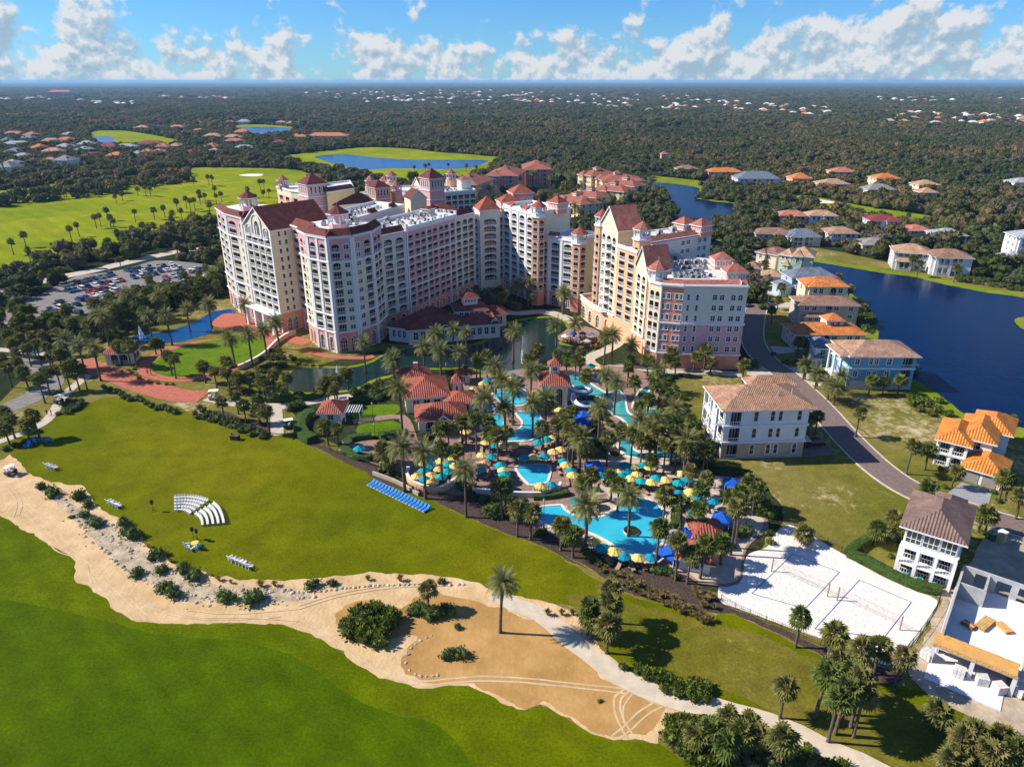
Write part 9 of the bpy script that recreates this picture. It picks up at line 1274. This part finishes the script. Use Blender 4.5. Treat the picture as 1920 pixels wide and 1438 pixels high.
for a, c, n in L['car_rows']:
    n = max(1, min(n, int(math.dist(a, c) / 2.45)))
    for k in range(n):
        ci = rc_.randrange(len(PAINT)); kd = rc_.choice((0, 0, 1, 1, 2)); cn, cc = PAINT[ci]
        if (cn, kd) not in CARS: CARS[(cn, kd)] = car_mesh(paint(cn, cc), kd)
        t_ = (k + .5) / n; x, y = a[0] + (c[0] - a[0]) * t_ + rc_.uniform(-.3, .3), a[1] + (c[1] - a[1]) * t_ + rc_.uniform(-.4, .4)
        kn = ('saloon', 'estate car', 'pickup')[kd]; o = inst('parked_car', CARS[(cn, kd)], (x, y, .1), math.atan2(c[1] - a[1], c[0] - a[0]) + 1.571 + rc_.choice((0, 3.1416)) + rc_.uniform(-.05, .05)); tag(o, '%s %s parked in the palm-edged car park' % (cn, kn), 'car', '%s %ss in the car park' % (cn, kn))
o = inst('parked_car', car_mesh(paint('black', (0.015, 0.015, 0.018)), 1), (*L['suv'], .14), .1); tag(o, 'black estate car on the driveway of the white villa', 'car')
o = inst('parked_car', car_mesh(paint('silver', (0.42, 0.43, 0.45)), 0), (*L['road_car'], .14), 1.3); tag(o, 'silver saloon on the brown road behind the pink block', 'car')
# -- golf carts
def cart(m):
    b = MB(); b.box((0, 0, .5), (2.2, 1.15, .3), m); b.box((-.9, 0, .78), (.5, 1.1, .35), m); b.box((.15, 0, .85), (.5, 1.1, .16), M_SLING); b.box((.4, 0, 1.15), (.12, 1.1, .5), M_SLING); b.box((.85, 0, .8), (.5, 1.0, .3), m)
    for x in (-.75, .75):
        for y in (-.5, .5): b.box((x, y, 1.35), (.06, .06, 1.2), M_GREYU); b.tube([(x, y * 1.0, .25), (x, y * 1.22, .25)], .25, M_GREYU, 8)
    b.box((0, 0, 1.98), (2.0, 1.3, .1), M_WHITE); return b.to_mesh('golf_cart', False)
CT_ = [cart(mat('cart_navy', (0.03, 0.06, 0.12), .4, .05, 1)), cart(mat('cart_cream', (0.6, 0.58, 0.5), .4, .05, 1))]
for i, (x, y) in enumerate(L['carts']): tag(inst('golf_cart', CT_[i in (2, 4)], (x, y, .15), (1.2, .4, .2, 1.1, .3)[i], (1.0, 1.1, 1.25, 1.0, 1.0)[i]), ['dark golf cart with white roof on the sand track', 'blue golf cart parked at the lawn entrance under the palms', 'long white roofed shuttle cart at the end of the brick walk', 'golf cart driving down the curved left path', 'white cart behind the small garden pavilion'][i], 'golf cart')
# -- folding chairs of the ceremony
_c = MB(); _c.box((0, 0, .45), (.44, .44, .05), M_WHITE); _c.box((0, .22, .72), (.44, .05, .3), M_WHITE)
for x in (-.2, .2):
    _c.box((x, .2, .45), (.05, .05, .9), M_WHITE); _c.box((x, -.2, .22), (.05, .05, .45), M_WHITE)
CH = _c.to_mesh('folding_chair', False)
def arcs(o_, i_, nm, fl):
    for rw in range(5):
        f = rw / 4; p = spline([(o_[k][0] * (1 - f) + i_[k][0] * f, o_[k][1] * (1 - f) + i_[k][1] * f) for k in range(4)], False, .1); L_ = [0]
        for k in range(1, len(p)): L_.append(L_[-1] + math.dist(p[k], p[k - 1]))
        n = int(L_[-1] / .58)
        for k in range(n + 1):
            s_ = k / n * L_[-1]; j = max(1, next((q for q in range(len(L_)) if L_[q] >= s_), len(L_) - 1)); a, c = p[j - 1], p[j]; t_ = (s_ - L_[j - 1]) / max(1e-6, L_[j] - L_[j - 1])
            tag(inst('folding_chair', CH, (a[0] + (c[0] - a[0]) * t_, a[1] + (c[1] - a[1]) * t_, .07), math.atan2(c[1] - a[1], c[0] - a[0]) + fl, 1.0), 'white folding chair in the %s, %s row' % (nm, ['outermost', 'second', 'middle', 'fourth', 'innermost'][rw]), 'chair', 'white chairs %s row %d' % (nm, rw))
arcs(*L['chairs_a'], 'upper arc of ceremony seats', 0); arcs(*L['chairs_b'], 'lower arc of ceremony seats', 0)
def adirondack(m):
    b = MB(); b.box((0, 0, .36), (.6, .6, .06), m, 0, Matrix.Rotation(rad(12), 3, 'X'))
    for k in range(5): b.box(((k - 2) * .12, .42, .7), (.1, .05, .8 - abs(k - 2) * .06), m, 0, Matrix.Rotation(rad(-22), 3, 'X'))
    for x in (-.36, .36): b.box((x, 0, .58), (.14, .75, .04), m); b.box((x, -.3, .29), (.08, .1, .58), m); b.box((x, .3, .29), (.08, .1, .58), m)
    return b.to_mesh('adirondack_chair', False)
AW, AB = adirondack(M_WHITE), adirondack(mat('blue_painted_wood', (0.06, 0.26, 0.62), .6, .05, 1))
for i, (x, y) in enumerate(L['adir']): tag(inst('adirondack_chair', AW, (x, y, .07), 2.4 + (i % 3) * .08, 1.35), 'white slatted garden chair ' + ('in the trio near the golf cart track' if i < 3 else 'in the row of four above the dark shrubs' if i < 7 else 'in the row of six at the lawn edge'), 'chair', 'white garden chairs ' + ('trio' if i < 3 else 'four' if i < 7 else 'six'))
for i, (x, y) in enumerate(L['adir_b']): tag(inst('adirondack_chair', AB, (x, y, .07), i * 1.3, 1.4), 'blue slatted garden chair in the palm shade of the lawn, %s from the left path' % ['first', 'second', 'third', 'fourth'][i], 'chair', 'blue garden chairs')
M_BLACK = mat('black_case', (0.012, 0.012, 0.014), .6, .1, 1)
for i, (x, y) in enumerate(L['stands']):
    b = MB(); b.tube([(0, 0, .1), (0, 0, 1.6)], .03, M_BLACK, 6)
    for k in range(3): b.tube([(0, 0, .5), (.5 * math.cos(k * 2.09), .5 * math.sin(k * 2.09), 0)], .025, M_BLACK, 5)
    b.box((0, 0, 1.85), (.4, .38, .65), M_BLACK); b.tube([(0, -.2, 1.8), (0, -.22, 1.8)], .14, M_GREYU, 10); o = b.build('speaker_stand', uv=False); o.location = (x, y, .07); o.scale = (1.15,) * 3; o.rotation_euler = (0, 0, i); tag(o, 'black loudspeaker on a tripod ' + ('left of the ceremony chairs' if i == 0 else 'by the tea table, left one' if i == 1 else 'by the tea table, right one'), 'loudspeaker')
b = MB(); b.tube([(0, 0, .72), (0, 0, .77)], .7, M_PY, 16); b.tube([(0, 0, 0), (0, 0, .72)], .08, M_WHITE, 8); b.tube([(0, 0, 0), (0, 0, .05)], .35, M_WHITE, 10); o = b.build('tea_table', uv=False); o.location = (*L['tea'], .07); tag(o, 'round table with yellow top on the event lawn', 'table')
for k in range(3): a = 3.4 + k * 1.1; tag(inst('garden_chair', AW if k < 2 else AB, (L['tea'][0] + 1.3 * math.cos(a), L['tea'][1] + 1.3 * math.sin(a), .07), a - 1.57, 1.1), ['white chair left of the yellow table', 'white chair in front of the yellow table', 'blue chair right of the yellow table'][k], 'chair')
b = MB(); b.box((0, 0, .55), (2.0, 1.1, 1.0), mat('dark_brown_timber', (0.055, 0.025, 0.018), .8, .15, 1)); b.box((0, 0, 1.1), (2.1, 1.2, .1), M_POLE); b.tube([(-.8, .1, 1.1), (-.8, .1, 1.6)], .22, M_POLE, 8); o = b.build('timber_bar', uv=False); o.location = (*L['bin'], .07); o.rotation_euler = (0, 0, -.2); tag(o, 'dark brown timber box standing alone on the lawn', 'box')
# -- volleyball
M_LINE = mat('blue_court_tape', (0.05, 0.12, 0.30), .8, .05, 1); M_POST = mat('wooden_post', (0.33, 0.24, 0.16), .9, .1, 2); M_NET = mat('net_cord', (0.30, 0.29, 0.27), .9, .05, 1)
for k, p_ in enumerate(L['court_lines']): strip('court_line', p_, .14, .136 + .002 * k, M_LINE, step=1)
def net(lb, a, c):
    a, c = V2(a), V2(c); d = (c - a).normalized(); L_ = (c - a).length; e = empty('volleyball_net', (a.x, a.y, .12), math.atan2(d.y, d.x)); tag(e, lb, 'volleyball net')
    for x in (0, L_): b = MB(); b.tube([(x, 0, 0), (x, 0, 2.6)], .11, M_POST, 8); b.build('post', e, uv=False)
    b = MB()
    for z in (1.6, 1.85, 2.1): b.box((L_ / 2, 0, z), (L_ - .3, .018, .018), M_NET)
    for k in range(int(L_ / .6)): b.box((.3 + k * .6, 0, 1.87), (.014, .014, .84), M_NET)
    b.box((L_ / 2, 0, 2.4), (L_ - .2, .03, .05), M_NET); b.box((L_ / 2, 0, 1.4), (L_ - .2, .03, .03), M_NET); tag(b.build('net', e, uv=False), kind='stuff')
net('volleyball net nearer the pool huts', *L['net_a']); net('volleyball net nearer the building site', *L['net_b'])
def fence(nm, lb, pts, h, m, gap=1.2):
    p = spline(pts, False, gap); e = empty(nm, (*p[0], 0)); tag(e, lb, 'fence'); o_ = (*p[0], 0); me = MB(); me.box((0, 0, h / 2), (.07, .07, h), m); pm = me.to_mesh('post', False)
    for q in p[::2]: inst('post', pm, (q[0] - p[0][0], q[1] - p[0][1], 0), parent=e)
    for z in (h * .12, h * .92): b = MB(); b.tube([(q[0], q[1], z) for q in p], .035, m, 4); b.build('rail', e, o_, False)
    b = MB(); L_ = 0
    for a, c in zip(p, p[1:]):
        for k in range(4): f = (k + .5) / 4; b.box((a[0] + (c[0] - a[0]) * f, a[1] + (c[1] - a[1]) * f, h * .52), (.025, .025, h * .8), m)
    tag(b.build('picket', e, o_, False), kind='stuff')
M_DKM = mat('dark_metal', (0.03, 0.035, 0.03), .6, .05, 1)
fence('court_fence', 'dark metal fence between the volleyball sand and the villas', L['court_fence'], 1.5, M_DKM); fence('court_fence', 'dark metal fence on the seaward side of the volleyball sand', L['sea_fence'], 1.3, M_DKM); fence('pool_fence', 'dark fence along the mulch border of the pool gardens', L['pool_fence'], 1.4, M_DKM)
# -- rocks
M_ROCK = mat('coquina_rock', (0.50, 0.42, 0.32), .95, .2, 1.5, .1, .5, 4, c2=(0.32, 0.26, 0.19), rnd=.35)
ROCK = []
for s_ in range(4):
    bm = bmesh.new(); bmesh.ops.create_icosphere(bm, subdivisions=1, radius=.5)
    for v in bm.verts: v.co = v.co * (1 + .45 * noise.noise(v.co * 2.2 + Vector((s_ * 7, 0, 0)))); v.co.z *= .7
    me = bpy.data.meshes.new('rock'); bm.to_mesh(me); bm.free(); me.materials.append(M_ROCK); ROCK.append(me)
rk = random.Random(4); RL = ['along the foot of the sandy bank by the track', 'in the upper line of the sandy bank', 'scattered between the terraces of the sandy bank', 'in the lowest terrace right of the bank shrubs', 'in the long low wall above the raked sand', 'in the stub of wall at the track bend', 'in the horseshoe wall on the raked sand']
RG = [[] for _ in RL]; RLOW = []
for k, ln in enumerate(L['rocks']):
    p = spline(ln, False, .75)
    for x, y in p:
        if k < 4 and rk.random() < .2: continue
        s = rk.uniform(.35, .85) * (.8 if k == 6 else 1); RG[k].append((x + rk.uniform(-.35, .35) * (k < 4), y + rk.uniform(-.4, .4) * (k < 4), s))
    if k in (0, 1, 3): 
        for x, y in p: RLOW.append((x + rk.uniform(-1.6, 1.6), y + rk.uniform(-1.5, 1.5), rk.uniform(.15, .45)))
for k, q in enumerate(RG):
    for x, y, s in q: tag(inst('rock', rk.choice(ROCK), (x, y, .05 + s * .1), rk.uniform(0, 6.28), (s * rk.uniform(.9, 1.5), s, s * rk.uniform(.7, 1.2))), 'pale weathered rock ' + RL[k], 'rock', 'rocks ' + RL[k])
b = MB()
for x, y, s in RLOW:
    me = rk.choice(ROCK); a = rk.uniform(0, 6.28); b.mesh([(x + s * (v.co.x * math.cos(a) - v.co.y * math.sin(a)), y + s * (v.co.x * math.sin(a) + v.co.y * math.cos(a)), .08 + s * v.co.z) for v in me.vertices], [tuple(f.vertices) for f in me.polygons], M_ROCK)
tag(b.build('rubble', uv=False), 'small rubble strewn over the sandy bank', 'rubble', None, 'stuff')
# -- fountains
M_SPRAY = mat('white_spray', (0.80, 0.84, 0.88), .6, .03, 1)
for i, (x, y) in enumerate(L['fountains']):
    b = MB(); r = random.Random(i); h = (5.0, 4.5, 9.0)[i]; wd = (1.1, 1.3, .7)[i]
    for k in range(150):
        a = r.uniform(0, 6.28); t_ = r.random() ** .8; q = wd * (1 - t_) ** .8 * r.random(); z = h * t_ * r.uniform(.85, 1); s = .1 + .12 * (1 - t_); b.box((q * math.cos(a), q * math.sin(a), z), (s * .6, s * .6, s * 3.2), M_SPRAY, a)
    b.prism(ngon((0, 0), .6, 10), 0, .12, M_GREYU); b.tube([(0, 0, 0), (0, 0, h * .9), (0, 0, h)], [wd * .35, .12, .02], M_SPRAY, 8); o = b.build('fountain', uv=False); o.location = (x, y, .08); tag(o, ['white cone fountain in the dark lagoon below the left tower', 'fountain jet in the blue moat by the palm grove', 'tall thin fountain jet in the courtyard lagoon'][i], 'fountain')
# -- lamp posts
for i, ((x, y), h) in enumerate(L['lamps']):
    b = MB(); b.tube([(0, 0, 0), (0, 0, h)], [.08, .05], M_DKM, 6); b.tube([(0, 0, 0), (0, 0, .3)], .16, M_DKM, 8); b.prism(ngon((0, 0), .2, 6), h, h + .45, M_WHITE); b.fan(ngon((0, 0), .28, 6), h + .45, (0, 0, h + .7), M_DKM); o = b.build('lamp_post', uv=False); o.location = (x, y, .1); tag(o, ['dark lamp post at the edge of the club path', 'dark lamp post by the hedge of the club lawn', 'tall dark lamp post at the near end of the lower pool', 'short lamp post beside the upper pool'][i], 'lamp post')
# -- people
def person(shirt, legs, hair=(0.05, 0.03, 0.02)):
    J = {'p': (0, 0, .92), 's': (0, 0, 1.2), 'n': (0, 0, 1.45), 'h': (0, -.01, 1.6), 'h2': (0, 0, 1.72), 'll': (-.1, 0, .85), 'lk': (-.11, -.08, .48), 'la': (-.11, .04, .08), 'lt': (-.11, -.12, .03), 'rl': (.1, 0, .85), 'rk': (.11, .06, .48), 'ra': (.11, .2, .1), 'rt': (.11, .08, .03), 'lsh': (-.19, 0, 1.4), 'le': (-.25, .08, 1.14), 'lh': (-.24, .0, .9), 'rsh': (.19, 0, 1.4), 're': (.25, -.05, 1.14), 'rh': (.24, -.16, .95)}
    Rr = {'p': .15, 's': .14, 'n': .065, 'h': .1, 'h2': .085, 'll': .1, 'lk': .065, 'la': .045, 'lt': .04, 'rl': .1, 'rk': .065, 'ra': .045, 'rt': .04, 'lsh': .07, 'le': .048, 'lh': .035, 'rsh': .07, 're': .048, 'rh': .035}
    E_ = [('p', 's'), ('s', 'n'), ('n', 'h'), ('h', 'h2'), ('p', 'll'), ('ll', 'lk'), ('lk', 'la'), ('la', 'lt'), ('p', 'rl'), ('rl', 'rk'), ('rk', 'ra'), ('ra', 'rt'), ('n', 'lsh'), ('lsh', 'le'), ('le', 'lh'), ('n', 'rsh'), ('rsh', 're'), ('re', 'rh')]; ks = list(J)
    me = bpy.data.meshes.new('person'); me.from_pydata([J[k] for k in ks], [(ks.index(a), ks.index(c)) for a, c in E_], []); o = bpy.data.objects.new('person', me); col.objects.link(o)
    md = o.modifiers.new('s', 'SKIN'); o.modifiers.new('d', 'SUBSURF').levels = 1
    for i, k in enumerate(ks): v = me.skin_vertices[0].data[i]; v.radius = (Rr[k], Rr[k]); v.use_root = (k == 'p')
    dg = bpy.context.evaluated_depsgraph_get(); nm = bpy.data.meshes.new_from_object(o.evaluated_get(dg)); bpy.data.objects.remove(o)
    ms = [mat('skin_tone', (0.42, 0.25, 0.17), .7, .05, 1), mat('shirt_%.2f%.2f%.2f' % shirt, shirt, .9, .05, 1), mat('trousers_%.2f%.2f%.2f' % legs, legs, .9, .05, 1), mat('hair_dark', hair, .8, .05, 1)]
    nm.materials.clear()
    for m in ms: nm.materials.append(m)
    for f in nm.polygons:
        c = f.center; f.material_index = 3 if c.z > 1.66 or (c.z > 1.56 and c.y > .04) else 1 if 1.0 < c.z < 1.47 and abs(c.x) < .24 else 2 if .3 < c.z <= 1.0 and abs(c.x) < .2 else 0; f.use_smooth = True
    return nm
PP = [person((0.03, 0.03, 0.04), (0.04, 0.04, 0.06)), person((0.5, 0.5, 0.5), (0.05, 0.06, 0.12)), person((0.16, 0.05, 0.25), (0.06, 0.05, 0.1)), person((0.55, 0.3, 0.28), (0.3, 0.28, 0.25))]
PLB = ['person in dark clothes walking down the left path, left of the pair', 'person in pale top walking down the left path, right of the pair', 'person in dark clothes by the curved walk of the round lawn', 'person in purple top by the curved walk of the round lawn', 'person in dark clothes standing by the deck behind the pool huts', 'person in pink top on the pool deck below the clubhouse', 'person in pink top on the walk behind the clubhouse']
for i, (x, y) in enumerate(L['people']): tag(inst('person', PP[(0, 1, 0, 2, 0, 3, 3)[i]], (x, y, .14), i * 1.9), PLB[i], 'person')

# ------------------------------------------------------------------ woods: one mass of tree crowns out to the haze
def crown_mesh(seed, m, n=230, leaf=1.5, flat=.8):
    r = random.Random(seed); b = MB()
    lobes = [(Vector((r.uniform(-2.2, 2.2), r.uniform(-2.2, 2.2), r.uniform(2.6, 4.6))), r.uniform(1.7, 2.7)) for _ in range(7)]
    bm = bmesh.new()
    for c, q in lobes:
        g_ = bmesh.ops.create_icosphere(bm, subdivisions=2, radius=q * .9); bmesh.ops.translate(bm, verts=g_['verts'], vec=c)
    for v in bm.verts: v.co += Vector(noise.noise_vector(v.co * .9 + Vector((seed, 0, 0)))) * .7
    bm.verts.index_update(); b.mesh([v.co[:] for v in bm.verts], [[v.index for v in f.verts] for f in bm.faces if f.calc_center_median().z > 1.2], m); bm.free()
    for i in range(n):
        c, q = r.choice(lobes); d = Vector((r.gauss(0, 1), r.gauss(0, 1), r.gauss(.5, .8))).normalized(); p = c + d * q * r.uniform(.85, 1.1)
        a = (d + Vector((r.uniform(-.9, .9), r.uniform(-.9, .9), r.uniform(-.4, .7)))).normalized(); s_ = a.cross(Vector((r.uniform(-1, 1), r.uniform(-1, 1), r.uniform(-1, 1)))).normalized(); l = leaf * r.uniform(.4, 1)
        b.poly([p - a * l * .3, p + s_ * l * .4, p + a * l * .6, p - s_ * l * .4], m)
    b.tube([(0, 0, 0), (0, 0, 3)], [.3, .2], M_BARK, 5, False)
    return bpy.data.objects.new('crown', b.to_mesh('crown', False))
def palm_proto(seed):
    b = MB(); r = random.Random(seed); me = SAB_C[seed % 4]; h = 5.5
    b.mesh([(v.co.x * 1.1, v.co.y * 1.1, v.co.z * 1.1 + h) for v in me.vertices], [tuple(p.vertices) for p in me.polygons], M_SABAL)
    b.tube([(0, 0, 0), (0, 0, h)], [.2, .16], M_TRUNK, 5, False)
    return bpy.data.objects.new('palm', b.to_mesh('palm', False))
def scatter(name, pts, protos, label, cat):
    """pts: (x, y, z, sx, sz, rot, k); one object holding every tree of the mass"""
    me = bpy.data.meshes.new(name); me.from_pydata([p[:3] for p in pts], [], [])
    a = me.attributes.new('scl', 'FLOAT_VECTOR', 'POINT'); a.data.foreach_set('vector', [q for p in pts for q in (p[3], p[3], p[4])])
    a = me.attributes.new('rot', 'FLOAT_VECTOR', 'POINT'); a.data.foreach_set('vector', [q for p in pts for q in (0, 0, p[5])])
    a = me.attributes.new('idx', 'INT', 'POINT'); a.data.foreach_set('value', [p[6] for p in pts])
    o = link(bpy.data.objects.new(name, me)); tag(o, label, cat, None, 'stuff')
    ng = bpy.data.node_groups.new(name, 'GeometryNodeTree')
    ng.interface.new_socket('Geometry', in_out='INPUT', socket_type='NodeSocketGeometry'); ng.interface.new_socket('Geometry', in_out='OUTPUT', socket_type='NodeSocketGeometry')
    gi = ng.nodes.new('NodeGroupInput'); go = ng.nodes.new('NodeGroupOutput'); ip = ng.nodes.new('GeometryNodeInstanceOnPoints'); jn = ng.nodes.new('GeometryNodeJoinGeometry')
    for p in reversed(protos):
        oi = ng.nodes.new('GeometryNodeObjectInfo'); oi.inputs['Object'].default_value = p; oi.inputs['As Instance'].default_value = True; ng.links.new(oi.outputs['Geometry'], jn.inputs[0])
    def at(n, ty):
        q = ng.nodes.new('GeometryNodeInputNamedAttribute'); q.data_type = ty; q.inputs[0].default_value = n; return q.outputs[0]
    e2 = ng.nodes.new('FunctionNodeEulerToRotation'); ng.links.new(at('rot', 'FLOAT_VECTOR'), e2.inputs[0])
    ng.links.new(gi.outputs[0], ip.inputs['Points']); ng.links.new(jn.outputs[0], ip.inputs['Instance']); ip.inputs['Pick Instance'].default_value = True
    ng.links.new(at('idx', 'INT'), ip.inputs['Instance Index']); ng.links.new(e2.outputs[0], ip.inputs['Rotation']); ng.links.new(at('scl', 'FLOAT_VECTOR'), ip.inputs['Scale'])
    ng.links.new(ip.outputs[0], go.inputs[0])
    md = o.modifiers.new('scatter', 'NODES'); md.node_group = ng
    return o
OAKS = [crown_mesh(s, M_OAK) for s in (21, 22, 23, 24)]; PALMS = [palm_proto(s) for s in (4, 5)]
CLEAR = [spline(L[k], True, 6) for k in ('near_grass', 'golf_back', 'golf_far', 'golf_far_right', 'golf_right', 'lake', 'channel_lake', 'back_lake', 'far_pond', 'far_pond_right', 'bank_grass', 'parking_lot')]
GOLF = spline(L['golf_left'], True, 6)
BOX = [(min(p[0] for p in c), max(p[0] for p in c), min(p[1] for p in c), max(p[1] for p in c)) for c in CLEAR]
AR = ribbon(L['access_road'], 11); CLEAR.append(AR[0] + AR[1][::-1]); BOX.append((-900, 900, 0, 900))
def keepout(x, y, rr=3.0):
    for c, q in zip(CLEAR, BOX):
        if q[0] <= x <= q[1] and q[2] <= y <= q[3] and inside((x, y), c): return True
    for hx, hy, hr_ in KG.get((int(x // 60), int(y // 60)), ()):
        if (x - hx) ** 2 + (y - hy) ** 2 < (hr_ + rr) ** 2: return True
    return False
KG = {}
for hx, hy, hr_ in KEEP:
    for i in range(int((hx - hr_ - 14) // 60), int((hx + hr_ + 14) // 60) + 1):
        for j in range(int((hy - hr_ - 14) // 60), int((hy + hr_ + 14) // 60) + 1): KG.setdefault((i, j), []).append((hx, hy, hr_))
GB = [spline(p, True, 8) for p in L['golf_trees']]
pts = []; rf = random.Random(5); 
def ring(y0, y1, sp, sc_, zs):
    ny = int((y1 - y0) / sp)
    for j in range(ny):
        y = y0 + j * sp; xm = 0.80 * y + 60
        for i in range(int(-xm / sp), int(xm / sp)):
            X = (i + rf.uniform(-.45, .45)) * sp; Y = y + rf.uniform(-.45, .45) * sp
            if y < 5000 and keepout(X, Y, 4 * sc_): continue
            if y < 900 and inside((X, Y), GOLF) and not any(inside((X, Y), q) for q in GB): continue
            t_ = noise.noise((X * .004, Y * .004, 1.0)); u_ = noise.noise((X * .02, Y * .02, 5.0))
            if u_ < -.42 and sp < 20: continue
            s = sc_ * (.55 + .85 * rf.random() ** 1.6) * (1 + .3 * t_); z_ = s * zs * rf.uniform(.8, 1.25)
            if Y < 560 and X < 60 and rf.random() < .4: pts.append((X, Y, 0, .9 * rf.uniform(.8, 1.2), rf.uniform(.7, 1.2), rf.uniform(0, 6.28), 4 + rf.randrange(2)))
            else: pts.append((X, Y, -.5, s, z_, rf.uniform(0, 6.28), rf.randrange(4)))
ring(255, 1300, 6.6, .95, .9); ring(1300, 3200, 12, 1.7, .68); ring(3200, 9000, 40, 5.0, .3)
scatter('woods', pts, OAKS + PALMS, 'dark oak and palm woods spreading to the horizon', 'woods')
# ---- undergrowth filling the garden beds, with extra fan palms in the denser thickets
UG = [bpy.data.objects.new('bush', m_) for m_ in SHR['dk'] + SHR['lt'][:1]]; up = []; ru = random.Random(9); PAVED = [spline(L[k], True, 2) for k in ('pool_deck', 'parking_lot', 'moat', 'lagoon', 'round_lawn', 'lawn_small', 'lawn_small_b')]
for k in ('left_drive', 'left_path', 'left_walk', 'brick_walk', 'garden_path', 'club_path', 'cart_path', 'podium_path', 'access_road'): a_, c_ = ribbon(L[k], 5 if k not in ('left_drive', 'brick_walk') else 9); PAVED.append(a_ + c_[::-1])
PAVED += [spline(p, True, 2) for p in L['pools'][6:]]
tp = []
for i, pg in enumerate(L['undergrowth']):
    pg = spline(pg, True, 3); x0, x1 = min(p[0] for p in pg), max(p[0] for p in pg); y0, y1 = min(p[1] for p in pg), max(p[1] for p in pg); n = int((x1 - x0) * (y1 - y0) / (7 if i in (0, 1, 9, 10) else 3.2))
    for _ in range(n):
        x, y = ru.uniform(x0, x1), ru.uniform(y0, y1)
        if not inside((x, y), pg) or any(inside((x, y), q) for q in PAVED[1:] if i != 8): continue
        if inside((x, y), PAVED[0]) and i not in (4, 5, 8, 12, 7): continue
        s = ru.uniform(.6, 1.5); up.append((x, y, .03, s, s * ru.uniform(.7, 1.1), ru.uniform(0, 6.28), ru.randrange(4)))
        if i in (0, 1) and ru.random() < .42: tp.append((x, y, .03, ru.uniform(.85, 1.15), ru.uniform(.8, 1.3), ru.uniform(0, 6.28), ru.randrange(2)))
scatter('undergrowth', up, UG, 'mixed green undergrowth filling the garden beds between palms', 'undergrowth'); scatter('palm_thicket', tp, PALMS, 'dense thicket of fan palms between car park and walks', 'palm thicket')
# ---- the air
hz = MB(); hz.box((0, 20500, 44), (90000, 43000, 94), None); ho = hz.build('haze', uv=False); ho.data.materials.clear()
hm = bpy.data.materials.new('haze_air'); hm.use_nodes = True; t = hm.node_tree; t.nodes.clear()
pv = N(t, 'ShaderNodeVolumePrincipled'); pv.inputs['Density'].default_value = 0.00006; pv.inputs['Color'].default_value = (0.38, 0.68, 1.0, 1); pv.inputs['Anisotropy'].default_value = 0.1
LK(t, pv.outputs[0], N(t, 'ShaderNodeOutputMaterial').inputs['Volume']); ho.data.materials.append(hm); tag(ho, 'thin blue haze over the distant woods', 'haze', None, 'stuff')
